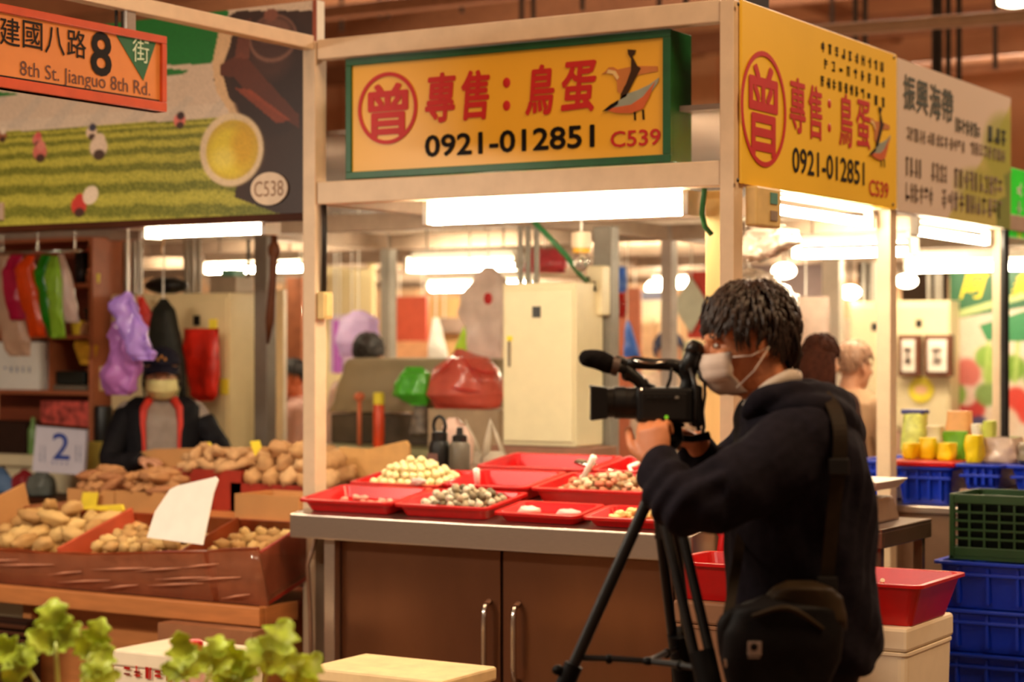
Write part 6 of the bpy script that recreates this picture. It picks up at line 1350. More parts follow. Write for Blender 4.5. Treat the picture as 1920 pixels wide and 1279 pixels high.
hand(mb, W_(WRR), R3 @ Vector((-.7, -.6, .3)), R3 @ Vector((-.1, -.3, -1)), side=-1, curl=.8, s=.95)
for sy in (-1, 1):
    mb.limb([W_((lx(1505), sy * .09, .90)), W_((lx(1490), sy * .10, .48)), W_((lx(1515), sy * .10, .08))], [.085, .055, .04], 14, 8)
    mb.limb([W_((lx(1520), sy * .10, .055)), W_((lx(1400), sy * .115, .035))], [.04, .032], 12, 3)
man = bodybase(LM, 'person', 'man in a dark hoodie and face mask looking through a video camera', mat('warm_skin', (214, 134, 88), .5, var=.06, scale=30), mb, .0048)
eyes(HM, man)
# hair: brown top with grey hints, thick at the back
hairm = mat('brown_hair', (52, 34, 24), .38, var=.7, scale=70, stretch=(3, 3, .5))
hair_cap(HM, 1.0, hairm, man, seed=3, n=900, length=.040, grow=1.06)
mb = MB(); rng = random.Random(5)   # fringe and sideburns
for i in range(150):
    a = rng.uniform(-1, 1); p = HM @ Vector((a * .062, -.055 - .022 * (1 - abs(a)) + rng.uniform(-.01, .02), .085 + rng.uniform(-.02, .025) - abs(a) * .02)); q = HM @ Vector((a * .070, -.086 - .012 * (1 - abs(a)) + rng.uniform(-.012, .012), .048 + rng.uniform(-.02, .02) - abs(a) * .03))
    mb.limb([p, p.lerp(q, .5) + Vector((0, 0, .012)), q], [.004, .004, .001], 5, 1)
for sd in (-1, 1):
    for i in range(60):
        y_ = rng.choice((rng.uniform(-.050, -.022), rng.uniform(.030, .06))); p = HM @ Vector((sd * .078, y_, .03 + rng.uniform(-.01, .03))); q = HM @ Vector((sd * (.084), y_ + rng.uniform(-.01, .01), -.012 + rng.uniform(-.02, .02) - max(0, y_) * .8)); mb.limb([p, p.lerp(q, .5), q], [.004, .004, .001], 5, 1)
    for i in range(80):
        a = rng.uniform(-.07, .07); p = HM @ Vector((a, .095 + rng.uniform(-.02, .0), -.0 + rng.uniform(-.03, .02))); q = HM @ Vector((a, .082 + rng.uniform(-.01, .01), -.075 + rng.uniform(-.02, .02))); mb.limb([p, p.lerp(q, .5) + HM.to_3x3() @ Vector((0, .012, 0)), q], [.0045, .005, .001], 5, 1)
mb.build('hair', hairm, man, smooth=True)
# mask
maskm = mat('mask_white', (228, 204, 186), .6, var=.04)
def mask(M, parent, m, s=1.0):
    mb = MB(); rows = []
    for i in range(13):
        v = i / 12; z = (-.022 - .098 * v) * s; bulge = math.sin(PI * v) ** .6
        row = []
        for j in range(17):
            u = j / 16 * 2 - 1; w_ = (.066 + .010 * bulge - .018 * max(0, v - .5) * 2) * s
            y = (-.118 - .010 * bulge) * s * math.sqrt(max(0, 1 - (abs(u) ** 2.2) * .72)) + (.030 * max(0, v - .55) * 2.2 * s)
            row.append((u * w_, y + .0015 * math.sin(v * 20) * s, z))
        rows.append(row)
    vs = [p for r in rows for p in r]; fs = [(i * 17 + j, i * 17 + j + 1, (i + 1) * 17 + j + 1, (i + 1) * 17 + j) for i in range(12) for j in range(16)]
    mb.add(vs, fs, M); o = mb.build('face_mask', m, parent, smooth=True); so = o.modifiers.new('thickness', 'SOLIDIFY'); so.thickness = .003; so.offset = -1
    for e in (-1, 1):
        for z0 in (-.035, -.105):
            MB().tube([M @ Vector((e * .070 * s, -.062 * s, z0 * s)), M @ Vector((e * .083 * s, -.02 * s, (z0 * .5 - .02) * s)), M @ Vector((e * .088 * s, .022 * s, -.022 * s))], .0018, 6).build('ear_loop', m, parent, smooth=True)
    return o
mask(HM, man, maskm)
# hoodie
navy = mat('navy_fleece', (26, 22, 30), .9, var=.25, scale=40, bump=.25)
mb = MB()
ringsloft(mb, [(lz(738), lx(1462), 0, .075, .085), (lz(758), lx(1474), 0, .105, .14), (lz(785), lx(1489), 0, .135, .20), (lz(830), lx(1497), 0, .146, .225), (lz(880), lx(1500), 0, .150, .235), (lz(950), lx(1500), 0, .162, .225), (lz(1050), lx(1501), 0, .170, .215), (lz(1150), lx(1508), 0, .176, .215), (lz(1215), lx(1509), 0, .174, .21), (lz(1243), lx(1507), 0, .160, .20)], LM)
mb.limb([W_(L(1480, 830, -.165)), W_(L(1385, 885, -.235)), W_(L(1278, 930, -.255)), W_(L(1240, 905, -.20)), W_(L(1227, 868, -.125))], [.100, .083, .068, .060, .046], 18, 7)
mb.limb([W_(L(1470, 825, .16)), W_(L(1360, 925, .27)), W_(L(1324, 852, .155))], [.095, .066, .046], 18, 8)
def hoodfold(co, n):
    q = LM.inverted() @ co; amp = .007
    f1 = noise.noise(Vector((q.x * 5 + q.z * 3, q.y * 6, q.z * 2.2))) * .012
    f2 = math.sin((q.z * 1.0 + q.x * 1.6) * 34 + 5 * noise.noise(q * 3)) * .0045 * (1 if q.x > lx(1480) else .6)
    arm = 1 if q.x < lx(1330) else 0
    f3 = math.sin((q.z * .8 - q.x * .5 + q.y * .6) * 95 + 4 * noise.noise(q * 6)) * .005 * arm
    back = max(0, min(1, (q.x - lx(1500)) / .08)) * max(0, min(1, (1.36 - q.z) / .12)) * max(0, min(1, (q.z - .86) / .08))
    f4 = math.sin((q.x * 1.0 - q.z * .32 + .5 * q.y) * 120 + 5 * noise.noise(q * 3.5)) * .0075 * back * (.4 + .6 * abs(noise.noise(q * 4 + Vector((3, 1, 0)))) * 2)
    return co + n * (f1 + f2 + f3 + f4)
remesh(mb, 'hoodie', navy, .0075, parent=man, smooth=3, deform=hoodfold)
mb = MB()   # hood lying on the back
for pts, rs in (([(1392, 772, -.10), (1412, 752, -.13), (1470, 736, -.14), (1530, 746, -.10), (1566, 768, 0), (1530, 746, .11), (1460, 736, .13)], [.018, .026, .032, .040, .050, .040, .028]),
                ([(1440, 768, -.15), (1500, 760, -.165), (1552, 780, -.11), (1580, 812, 0), (1552, 780, .11)], [.022, .036, .044, .048, .040]),
                ([(1470, 780, -.17), (1530, 790, -.15), (1572, 828, -.06), (1575, 845, .03)], [.02, .034, .038, .03])):
    mb.limb([W_(L(x, y, yy)) for x, y, yy in pts], rs, 16, 7)
mb.ball((lx(1524), 0, lz(788)), (.080, .13, .060), 18, 12, M=LM)
remesh(mb, 'hood', navy, .0075, parent=man, smooth=4, deform=cloth_folds(.008, (12, 12, 12)))
mb = MB(); mb.limb([W_(L(1392, 757, -.068)), W_(L(1432, 724, -.082)), W_(L(1472, 706, -.062)), W_(L(1490, 706, 0)), W_(L(1472, 706, .06))], [.010, .015, .018, .018, .014], 12, 6)
remesh(mb, 'grey_collar', mat('collar_grey', (206, 190, 176), .8), .006, parent=man, smooth=3)
mb = MB()
for sy in (-1, 1): mb.limb([W_((lx(1505), sy * .085, lz(1215))), W_((lx(1495), sy * .10, .48)), W_((lx(1515), sy * .10, .10))], [.118, .085, .07], 18, 8)
mb.limb([W_((lx(1505), -.05, lz(1200))), W_((lx(1505), .05, lz(1200)))], [.135, .135], 18, 4)
remesh(mb, 'trousers', mat('dark_trousers', (34, 26, 28), .8, var=.2, scale=30), .010, parent=man, smooth=3, deform=cloth_folds(.010, (6, 6, 9)))
for sy in (-1, 1):
    mb = MB(); mb.limb([W_((lx(1525), sy * .10, .052)), W_((lx(1450), sy * .108, .05)), W_((lx(1395), sy * .115, .04))], [.05, .05, .038], 14, 4); mb.box(lx(1380), lx(1560), sy * .107 - .045, sy * .107 + .045, .001, .022, M=LM)
    remesh(mb, 'shoe', black, .008, parent=man, smooth=3)
# shoulder bag
YB = -.275
bag = thing('shoulder_bag', 'black shoulder bag with a small grey square patch hanging at the operator’s hip', 'bag', tuple(LM @ L(1435, 1262, YB)), YAW)
bagm_ = mat('bag_nylon', (18, 14, 14), .6, var=.3, scale=30, bump=.2); bagt = mat('bag_top', (50, 38, 24), .5, var=.3, scale=14, bump=.3)
def bodybag(rows, y0, th, amp, seed, seg=30):
    mb = MB(); out = []; n = len(rows); sub = 5; rr = []
    for i in range(n - 1):
        for k_ in range(sub):
            t_ = k_ / sub; rr.append([rows[i][a] * (1 - t_) + rows[i + 1][a] * t_ for a in range(3)])
    rr.append(rows[-1])
    for i, (py, a, b) in enumerate(rr):
        e = min(1, (min(i, len(rr) - 1 - i) / len(rr)) * 5 + .25); ring_ = []
        for j in range(seg):
            ph = 2 * PI * j / seg; cx_ = math.copysign(abs(math.cos(ph)) ** .7, math.cos(ph)); cy_ = math.copysign(abs(math.sin(ph)) ** .7, math.sin(ph))
            p = Vector((lx((a + b) / 2) + cx_ * (b - a) / 2 / SC, y0 + cy_ * th * e, lz(py))); p += Vector((cx_, cy_, 0)) * noise.noise(p * 10 + Vector((seed, 0, 0))) * amp
            ring_.append(tuple(p))
        out.append(ring_)
    return mb.loft(out, True, LM)
bodybag([(1088, 1400, 1500), (1110, 1350, 1530), (1150, 1330, 1545), (1200, 1328, 1540), (1240, 1338, 1520), (1262, 1352, 1480)], YB, .055, .012, 3).build('body', bagm_, bag, smooth=True)
bodybag([(1064, 1448, 1492), (1076, 1425, 1528), (1092, 1410, 1548), (1120, 1440, 1552), (1150, 1480, 1550)], YB + .012, .05, .014, 7).build('top_flap', bagt, bag, smooth=True)
MB().limb([W_(L(1380, 1118, YB - .05)), W_(L(1440, 1104, YB - .062)), W_(L(1500, 1140, YB - .055))], [.004, .007, .004], 8, 5).build('piping', bagt, bag, smooth=True)
q = W_(L(1381, 1173, YB - .066)); nrm = R3 @ Vector((0, -1, 0))
pm_ = MB(); pm_.box(lx(1369), lx(1393), YB - .062, YB - .058, lz(1186), lz(1162), M=LM); patch = pm_.build('patch', mat('patch_grey', (150, 130, 120), .6), bag)
MB().ball((lx(1380), YB - .062, lz(1171)), (.008, .002, .008), 10, 6, M=LM).build('emblem', bagm_, patch); MB().box(lx(1370), lx(1390), YB - .061, YB - .058, lz(1191), lz(1188), M=LM).build('patch_strip', mat('patch_grey', (150, 130, 120), .6), bag)
MB().limb([W_(L(1331, 1195, YB - .05)), W_(L(1332, 1206, YB - .05))], [.003, .003], 8, 2).build('zip_pull', chrome, bag)
strapm = mat('strap_olive', (44, 34, 24), .6, var=.2, scale=30)
def strap(pts, w_, m, parent, nm='strap', th=.004, wdir=(1, 0, 0)):
    mb = MB(); rows = []; P_ = [Vector(p) for p in pts]; out = []
    for i in range(len(P_) - 1):
        for k_ in range(6):
            t_ = k_ / 6; p0 = P_[max(i - 1, 0)]; p1 = P_[i]; p2 = P_[i + 1]; p3 = P_[min(i + 2, len(P_) - 1)]
            out.append(0.5 * ((2 * p1) + (p2 - p0) * t_ + (2 * p0 - 5 * p1 + 4 * p2 - p3) * t_ ** 2 + (3 * p1 - p0 - 3 * p2 + p3) * t_ ** 3))
    out.append(P_[-1]); rg = []
    for i, p in enumerate(out):
        d = (out[min(i + 1, len(out) - 1)] - out[max(i - 1, 0)]).normalized(); s_ = Vector(wdir); s_ = (s_ - d * s_.dot(d)).normalized(); n_ = d.cross(s_)
        rg.append([tuple(p + s_ * w_ / 2 + n_ * th), tuple(p - s_ * w_ / 2 + n_ * th), tuple(p - s_ * w_ / 2 - n_ * th), tuple(p + s_ * w_ / 2 - n_ * th)])
    return mb.loft(rg, True, LM).build(nm, m, parent)
strap([L(1518, 1082, -.235), L(1522, 1030, -.24), L(1530, 940, -.247), L(1540, 850, -.25), L(1542, 790, -.235), L(1530, 745, -.17), L(1500, 722, -.06), L(1440, 760, .12)], .030, strapm, bag)
strap([L(1334, 1150, YB), L(1345, 1110, -.25), L(1362, 1050, -.19), L(1378, 1000, -.12), L(1400, 950, .0), L(1420, 850, .2)], .022, strapm, bag)
for (x, y, yy) in ((1537, 862, -.262), (1518, 1072, -.25)): MB().box(lx(x) - .022, lx(x) + .022, yy - .006, yy + .004, lz(y) - .018, lz(y) + .018, M=LM).build('buckle', black, bag, bevel=.003)
MB().limb([W_(L(1340, 1190, YB)), W_(L(1336, 1140, YB)), W_(L(1352, 1118, YB))], [.02, .02, .012], 10, 4).build('side_tab', bagm_, bag, smooth=True)
# ---- video camera
camr = thing('video_camera', 'black professional video camera with foam covered microphone on a tripod', 'video camera', tuple(LM @ L(1225, 800, 0)), YAW)
cb = mat('camera_black', (14, 12, 12), .45, var=.15); cb2 = mat('camera_satin', (30, 27, 25), .35, var=.15)
def lcyl(x0, x1, py, r, m, nm, y=0, r1=None, seg=28, pz1=None, bevel=0):
    return MB().tube([W_((lx(x0), y, lz(py))), W_((lx(x1), y, lz(pz1 or py)))], [r, r1 or r], seg).build(nm, m, camr, smooth=True, sharp=40)
def lbox(x0, x1, y0, y1, p0, p1, m, nm, bevel=.004, parent=None): return MB().box(lx(x0), lx(x1), y0, y1, lz(p1), lz(p0), M=LM).build(nm, m, parent or camr, bevel=bevel)
MB().loft([[W_(L(1106, py, yy)) for py, yy in ((722, -.045), (722, .045), (788, .045), (788, -.045))], [W_(L(1138, py, yy)) for py, yy in ((726, -.04), (726, .04), (784, .04), (784, -.04))]]).build('lens_hood', cb, camr, bevel=.003)
MB().box(lx(1105.5), lx(1107), -.036, .036, lz(782), lz(728), M=LM).build('front_glass', mat('lens_glass', (10, 12, 20), .05), camr)
lcyl(1137, 1152, 755, .034, cb2, 'lens_barrel'); lcyl(1152, 1172, 755, .037, cb, 'focus_ring'); lcyl(1172, 1200, 756, .036, cb2, 'zoom_ring')
lbox(1192, 1296, -.05, .05, 726, 792, cb, 'body', .008)
lbox(1200, 1284, -.056, -.05, 735, 786, cb2, 'side_panel', .003)
for i in range(5): lbox(1210 + i * 13, 1217 + i * 13, -.060, -.056, 742, 747, greyp if i == 4 else cb, 'button', .001)
MB().ball(tuple(L(1199, 731, -.052)), (.004, .003, .004), 8, 6, M=LM).build('screw', chrome, camr)
MB().ball(tuple(L(1246, 781, -.058)), (.0045, .002, .0045), 10, 6, M=LM).build('status_lamp', mat('green_led', (130, 220, 40), .4, emit=(140, 230, 50), strength=.3), camr)
lbox(1294, 1314, -.042, .042, 722, 800, cb, 'battery', .006)
MB().limb([W_(L(1205, 727, 0)), W_(L(1196, 712, 0)), W_(L(1180, 700, 0)), W_(L(1172, 690, 0))], [.013, .015, .017, .015], 12, 5).build('front_bracket', cb, camr, smooth=True)
MB().tube([W_(L(1172, 685, 0)), W_(L(1190, 680, 0)), W_(L(1225, 683, 0)), W_(L(1262, 684, 0)), W_(L(1282, 692, 0))], [.013, .015, .013, .014, .018], 12).build('top_handle', cb, camr, smooth=True)
lbox(1184, 1207, -.016, .016, 670, 677, cb2, 'accessory_shoe', .002)
MB().tube([W_(L(1188, 676, -.014)), W_(L(1222, 682, -.014)), W_(L(1250, 678, -.014))], .003, 6).build('silver_trim', chrome, camr, smooth=True)
MB().limb([W_(L(1282, 690, 0)), W_(L(1291, 710, 0)), W_(L(1288, 728, 0))], [.020, .018, .018], 12, 4).build('handle_column', cb, camr, smooth=True)
MB().tube([W_(L(1208, 712, 0)), W_(L(1215, 722, 0)), W_(L(1228, 727, 0))], .006, 8).build('handle_brace', cb2, camr, smooth=True)
MB().tube([W_(L(1258, 690, -.01)), W_(L(1256, 710, -.012)), W_(L(1250, 727, -.01))], .004, 8).build('cable', cb, camr, smooth=True)
mic = MB(); mic.limb([W_(L(1101, 672, -.01)), W_(L(1122, 675, -.01)), W_(L(1140, 683, -.01))], [.020, .023, .022], 20, 6)
mic.build('microphone_foam', mat('mic_foam', (22, 18, 17), .95, var=.3, scale=60, bump=.4), camr, smooth=True)
MB().tube([W_(L(1138, 683, -.01)), W_(L(1172, 692, -.01))], .012, 14).build('microphone_tube', cb2, camr, smooth=True)
MB().tube([W_(L(1147, 685, -.01)), W_(L(1160, 688, -.01))], .022, 16).build('microphone_clamp', mat('clamp_brown', (96, 76, 66), .4), camr, smooth=True, sharp=40)
MB().limb([W_(L(1158, 676, -.01)), W_(L(1172, 684, 0)), W_(L(1176, 704, 0))], [.012, .014, .014], 10, 4).build('microphone_mount', cb, camr, smooth=True)
MB().tube([W_(L(1288, 700, -.01)), W_(L(1296, 676, -.01)), W_(L(1304, 656, -.01))], [.020, .021, .022], 14).build('viewfinder_tube', cb, camr, smooth=True)
MB().tube([W_(L(1300, 662, -.01)), W_(L(1303, 650, -.01)), W_(L(1307, 641, -.01))], [.024, .020, .013], 16).build('eyecup', cb2, camr, smooth=True)
MB().tube([W_(L(1305, 696, -.03)), W_(L(1318, 712, -.035)), W_(L(1319, 740, -.035)), W_(L(1314, 770, -.035)), W_(L(1317, 800, -.035)), W_(L(1314, 812, -.035))], .004, 8).build('cable', cb, camr, smooth=True)
MB().tube([W_(L(1292, 690, -.03)), W_(L(1302, 730, -.045)), W_(L(1300, 780, -.045)), W_(L(1308, 806, -.04))], .006, 8).build('cable', cb2, camr, smooth=True)
# ---- tripod
tr = thing('tripod', 'black two stage tripod with a spreader under the video camera', 'tripod', tuple(LM @ Vector((lx(1240), 0, 0))), YAW)
tm = mat('tripod_black', (28, 25, 24), .4, metal=.3, var=.2); tm2 = mat('tripod_dark', (14, 12, 12), .5)
def tb(pts, r, m, nm, seg=14, parent=None): return MB().tube([W_(p) for p in pts], r, seg).build(nm, m, parent or tr, smooth=True, sharp=40)
MB().box(lx(1200), lx(1282), -.03, .03, lz(800), lz(793), M=LM).build('camera_plate', tm2, tr, bevel=.003)
tb([L(1242, 800), L(1242, 824)], [.045, .050], tm2, 'head', 20); tb([L(1242, 824), L(1242, 842)], [.050, .034], tm2, 'bowl', 20)
MB().box(lx(1236), lx(1258), -.053, -.045, lz(806), lz(799), M=LM).build('red_marking', mat('red_mark', (150, 14, 20), .4), tr, bevel=.001)
tb([L(1262, 822, .02), L(1300, 824, .02), L(1332, 818, .03)], [.008, .008, .011], tm2, 'pan_handle', 10)
tb([L(1242, 840), L(1242, 1010)], .018, tm, 'centre_column')
MB().box(lx(1218), lx(1268), -.04, .04, lz(905), lz(862), M=LM).build('spider', tm2, tr, bevel=.01)
apex = L(1238, 885)
feet = [Vector((lx(1240) - .80 + .255, .03, .012)), Vector((lx(1240) + .26, -.42, .012)), Vector((lx(1240) + .18, .50, .012))]
feet[0] = Vector((L(1222, 880).x - .43 * apex.z, -.02, .012))
for i, ft_ in enumerate(feet):
    a_ = apex + (ft_ - apex) * .02; d = (ft_ - a_); u = d.normalized(); s_ = u.cross(Vector((0, 1, 0)) if i == 0 else Vector((1, 0, 0))).normalized()
    if i: s_ = Vector((1, 0, 0)); s_ = (s_ - u * s_.dot(u)).normalized()
    lg = tb([a_, a_ + d * .01], .02, tm2, 'leg')
    if i == 0:
        tb([a_, a_ + d * .36], .014, tm, 'upper_tube', parent=lg); tb([a_ + d * .34, a_ + d * .40], .022, tm2, 'clamp', parent=lg); tb([a_ + d * .38, a_ + d * .66], .0135, tm, 'middle_tube', parent=lg); tb([a_ + d * .64, a_ + d * .70], .019, tm2, 'clamp', parent=lg); tb([a_ + d * .68, a_ + d * .985], .010, tm, 'lower_tube', parent=lg)
        kn = a_ + d * .36; MB().ball(tuple(kn + Vector((-.026, 0, .012))), (.014, .014, .012), 10, 8, M=LM).build('clamp_knob', tm2, lg, smooth=True)
    else:
        for e in (-1, 1): tb([a_ + s_ * e * .017, a_ + d * .42 + s_ * e * .017], .012, tm, 'upper_tube', parent=lg)
        tb([a_ + d * .30, a_ + d * .46], .030, tm2, 'clamp', 10, lg); tb([a_ + d * .40, a_ + d * .80], .017, tm2, 'middle_tube', parent=lg); tb([a_ + d * .78, a_ + d * .83], .020, tm2, 'clamp', parent=lg); tb([a_ + d * .8, a_ + d * .985], .010, tm, 'lower_tube', parent=lg)
    MB().ball(tuple(ft_), (.018, .018, .012), 12, 8, M=LM).build('rubber_foot', tm2, lg, smooth=True)
hub = L(1214, 1236, -.03)
MB().ball(tuple(hub), (.016, .016, .010), 12, 8, M=LM).build('spreader_hub', tm2, tr, smooth=True)
for i, ft_ in enumerate(feet):
    f_ = (apex.z - hub.z) / (apex.z - ft_.z) * (1 if i else .99); q = apex + (ft_ - apex) * f_
    tb([hub, hub.lerp(q, .5) + Vector((0, 0, .002)), q], .0075, tm, 'spreader_arm', 8)
    MB().ball(tuple(hub.lerp(q, .55)), (.010, .010, .012), 8, 6, M=LM).build('spreader_joint', tm2, tr, smooth=True)

# ---- background people: one continuous body with clothes and hair as children
def figure(U, V, rz, h, label, skinm, topm, trm, hm, arms=None, hair='short', seed=0, build=1.0, topname='shirt', lean=0, hs=1.0):
    M = Matrix.Translation((U, V, 0)) @ Matrix.Rotation(rz, 4, 'Z'); k = h / 1.68
    hk = k * hs; HMx = M @ Matrix.Translation((0, -.02 * k + lean, h - .125 * k)) @ Matrix.Rotation(math.radians(6), 4, 'X')
    mb = MB(); head(mb, HMx, hk)
    Q = lambda x, y, z: M @ Vector((x * k, y * k, z * k))
    b = build
    tr_ = lambda g: [(.90 * k, 0, .02 * k, (.155 * b + g) * k, (.10 * b + g) * k), (1.0 * k, 0, .01 * k, (.14 * b + g) * k, (.095 * b + g) * k), (1.15 * k, 0, 0.005 * k, (.145 * b + g) * k, (.10 * b + g) * k), (1.28 * k, 0, .01 * k + lean * .4, (.165 * b + g) * k, (.105 * b + g) * k), (1.36 * k, 0, .015 * k + lean * .6, (.165 * b + g) * k, (.085 * b + g) * k), (1.41 * k, 0, .02 * k + lean * .8, (.09 * b + g) * k, (.065 * b + g) * k), (1.43 * k, 0, .02 * k + lean, (.055 * b + g) * k, (.055 * b + g) * k)]
    ringsloft(mb, tr_(0), M)
    arms = arms or [((-.22, .0, 1.08), (-.21, -.10, .84)), ((.22, .0, 1.08), (.21, -.10, .84))]
    A = []
    for sx, (el, wr) in zip((-1, 1), arms):
        sh = Vector((sx * .17 * b, .01, 1.34)); A.append((sh, Vector(el), Vector(wr)))
        mb.limb([Q(*sh), Q(*el), Q(*wr)], [.048 * k, .038 * k, .026 * k], 12, 6)
        f_ = M.to_3x3() @ (Vector(wr) - Vector(el)).normalized(); hand(mb, Q(*wr), f_, M.to_3x3() @ Vector((-sx * .3, -.1, -1)), side=sx, curl=.45, s=.95 * k)
    for sx in (-1, 1):
        mb.limb([Q(sx * .085, .02, .88), Q(sx * .09, -.0, .48), Q(sx * .09, .03, .08)], [.078 * k, .05 * k, .035 * k], 12, 6); mb.limb([Q(sx * .09, .04, .05), Q(sx * .10, -.12, .035)], [.036 * k, .028 * k], 10, 3)
    body = bodybase(M, 'person', label, skinm, mb, .0075)
    mb = MB(); ringsloft(mb, tr_(.014), M)
    for sh, el, wr in A: mb.limb([Q(*sh), Q(*el), Q(*(el.lerp(wr, .86)))], [.064 * k, .054 * k, .040 * k], 14, 6)
    remesh(mb, topname, topm, .010, parent=body, smooth=3, deform=cloth_folds(.008, (9, 9, 7), seed))
    mb = MB()
    for sx in (-1, 1): mb.limb([Q(sx * .08, .02, .90), Q(sx * .09, 0, .48), Q(sx * .09, .03, .09)], [.10 * k, .07 * k, .055 * k], 14, 6)
    remesh(mb, 'trousers', trm, .014, parent=body, smooth=3)
    for sx in (-1, 1):
        mb = MB(); mb.limb([Q(sx * .09, .05, .052), Q(sx * .10, -.12, .042)], [.046 * k, .038 * k], 12, 3); remesh(mb, 'shoe', black, .012, parent=body, smooth=2)
    if hair != 'cap': hair_cap(HMx, k, hm, body, seed=seed, n=260, length=.03, grow=1.07)
    if hair == 'long':
        mb = MB(); rng_ = random.Random(seed)
        for i in range(120):
            ph = rng_.uniform(-1.5, 1.5); a = HMx @ (Vector((math.sin(ph) * .082, .02 + math.cos(ph) * .095, .02)) * k); c2 = HMx @ (Vector((math.sin(ph) * .10, .03 + math.cos(ph) * .10, -.12)) * k); e2 = HMx @ (Vector((math.sin(ph) * .075 + rng_.uniform(-.02, .02), .05 + math.cos(ph) * .085, -.27 + rng_.uniform(-.04, .02))) * k)
            mb.limb([a, c2, e2], [.016 * k, .018 * k, .006 * k], 6, 3)
        mb.ball((0, .055 * k, -.08 * k), (.088 * k, .062 * k, .15 * k), M=HMx)
        mb.build('long_hair', hm, body, smooth=True)
    eyes(HMx, body, hk)
    return body, M, HMx, k, Q
# potato seller
su = P(303, 700, V=7.42); blackv = mat('black_vest', (22, 20, 24), .7, var=.2, scale=30)
ang = math.atan2(su.y, su.x) + PI / 2
rzs = ang - PI      # facing the camera is -Y turned towards it
rzs = math.atan2(-su.x, su.y) * 1.0
dhead = (Vector((-RV, RU)).dot(su.to_2d()))
hz_ = HC - (706 - YH) / F * dhead + .01
sel, SM, SH_, sk, SQ = figure(su.x, su.y, rzs, hz_ + .125, 'seller in dark cap, pale mask and red lined black vest behind the potatoes', skin2, mat('grey_shirt', (150, 134, 124), .8, var=.15), mat('seller_trousers', (40, 36, 44), .8), haird,
    arms=[((-.27, -.12, 1.08), (-.10, -.30, 1.09)), ((.30, -.06, 1.16), (.36, -.26, 1.08))], seed=11, build=1.08, topname='grey_shirt', hair='cap', hs=1.12)
sb = sk; sk = sk * 1.12; mask(SH_, sel, mat('mask_yellow', (226, 214, 150), .6, var=.04), sk * 1.04)
mb = MB(); R_ = []   # cap
for i in range(9):
    th = math.radians(88 * i / 8); R_.append([(math.sin(th) * math.cos(2 * PI * j / 24) * .094 * sk, .012 * sk + math.sin(th) * math.sin(2 * PI * j / 24) * .112 * sk, (.040 + math.cos(th) * .085) * sk) for j in range(24)])
cp_ = mb.loft(R_, True, SH_).build('cap', mat('cap_navy', (28, 26, 40), .7), sel, smooth=True)
mb = MB(); mb.grid(lambda u, v: ((u * 2 - 1) * .085 * sk * (1 - .15 * v), (-.085 - .075 * v * math.sqrt(max(0, 1 - (u * 2 - 1) ** 2 * .8))) * sk, (.050 - .03 * v - .022 * (u * 2 - 1) ** 2) * sk), 14, 6, SH_)
br = mb.build('cap_brim', MATS['cap_navy'], sel, smooth=True); so = br.modifiers.new('thickness', 'SOLIDIFY'); so.thickness = .005
for q in (-1, 0, 1): MB().ball((q * .018 * sk, -.103 * sk, (.075 + (.012 if q == 0 else 0)) * sk), (.006, .006, .009), 8, 6, M=SH_).build('cap_emblem', mat('cap_gold', (206, 140, 60), .4), cp_)
mb = MB(); k = sb
for sx in (-1, 1):   # vest halves leave the shirt visible in the middle
    R_ = []
    for z, hx, hy in ((.88, .20, .135), (1.0, .185, .13), (1.15, .19, .135), (1.28, .20, .135), (1.36, .19, .115), (1.41, .125, .09)):
        ring_ = []
        for j in range(17):
            a = math.radians(-62 + (62 + 90) * j / 16) if sx > 0 else math.radians(180 + 62 - (62 + 90) * j / 16)
            ring_.append(SM @ Vector((math.cos(a) * hx * k * 1.08, (math.sin(a) * hy + .01) * k * 1.08, z * k)))
        R_.append(ring_)
    n_ = 17; vs = [tuple(p) for r in R_ for p in r]; fs = [(i * n_ + j, i * n_ + j + 1, (i + 1) * n_ + j + 1, (i + 1) * n_ + j) for i in range(5) for j in range(16)]
    mb.add(vs, fs)
    ed = [R_[i][0] for i in range(6)]
    MB().tube(ed, [.008, .010, .012, .016, .020, .022], 10).build('red_lining', mat('vest_red', (206, 50, 34), .6), sel, smooth=True)
vo = mb.build('vest', blackv, sel, smooth=True); so = vo.modifiers.new('thickness', 'SOLIDIFY'); so.thickness = .014; so.offset = 1
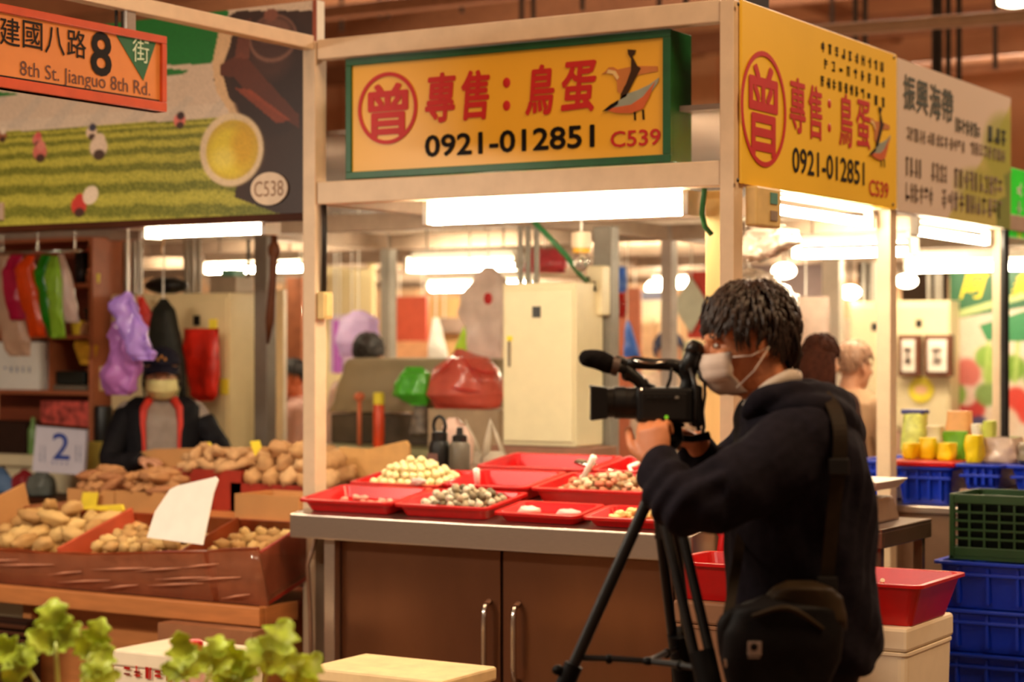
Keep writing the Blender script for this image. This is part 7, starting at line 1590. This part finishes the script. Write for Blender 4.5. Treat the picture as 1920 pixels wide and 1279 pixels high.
for sx, (sh, el, wr) in zip((-1, 1), (((-.185, .01, 1.34), (-.27, -.12, 1.08), (-.10, -.30, 1.09)), ((.185, .01, 1.34), (.30, -.06, 1.16), (.36, -.26, 1.08)))):
    mb = MB(); e_, w_ = Vector(el), Vector(wr); s2_ = Vector(sh)
    mb.limb([SQ(*(s2_.lerp(e_, .45 if sx > 0 else .1))), SQ(*e_), SQ(*(e_.lerp(w_, .84)))], [.070 * k, .062 * k, .050 * k], 14, 6)
    remesh(mb, 'black_sleeve', blackv, .009, parent=sel, smooth=3, deform=cloth_folds(.008, (12, 12, 12)))
# others
def at_depth(px, py, D): q = P(px, py, D=D); return q
q = at_depth(690, 662, 11.2); figure(q.x, q.y, math.radians(200), 1.62, 'black haired person in a white and pink top seen from behind in mid stall', skin2, mat('pinkish_white', (236, 206, 196), .8), mat('t2', (60, 50, 60), .8), haird, seed=21)
q = at_depth(552, 722, 11.6); figure(q.x, q.y, math.radians(-40), 1.47, 'dark haired person in a pale pink top glimpsed between cabinet and left post', mat('ruddy_skin', (206, 110, 70), .5), mat('pale_pink', (224, 180, 170), .8), mat('t3', (60, 50, 60), .8), haird, seed=22)
q = at_depth(1536, 690, 9.2); figure(q.x, q.y, math.radians(170), 1.60, 'woman with long brown hair seen from behind, right of the operator', skin2, mat('dark_blouse', (60, 40, 36), .8), mat('t4', (50, 50, 60), .8), mat('auburn_hair', (56, 26, 16), .8, var=.4, scale=40, spec=.1), hair='long', seed=23)
q = at_depth(1598, 694, 9.6); figure(q.x, q.y, math.radians(160), 1.57, 'man with short grey hair in a tan shirt seen from behind', skin2, mat('tan_shirt', (196, 160, 126), .8, var=.05), mat('t5', (60, 60, 80), .8), mat('grey_hair', (170, 130, 104), .5, var=.2, scale=40), seed=24, build=1.15)
q = at_depth(1252, 660, 12.3); b_, M_, H_, k_, _ = figure(q.x, q.y, math.radians(60), 1.63, 'person with a dark blue cap far back above the video camera', skin2, mat('beige_top', (206, 180, 160), .8), mat('t6', (60, 60, 80), .8), mat('blue_cap', (50, 60, 96), .6), seed=25)

# side hair of the seller below the cap
mb = MB()
for sx in (-1, 1):
    for q in range(10): mb.limb([SH_ @ (Vector((sx * .078, -.02 + q * .011, .03)) * sk), SH_ @ (Vector((sx * .086, -.015 + q * .011, -.05)) * sk), SH_ @ (Vector((sx * .080, .0 + q * .010, -.12)) * sk)], [.008, .010, .004], 6, 3)
mb.build('hair', haird, sel, smooth=True)
bpy.data.scenes.remove(SCR)
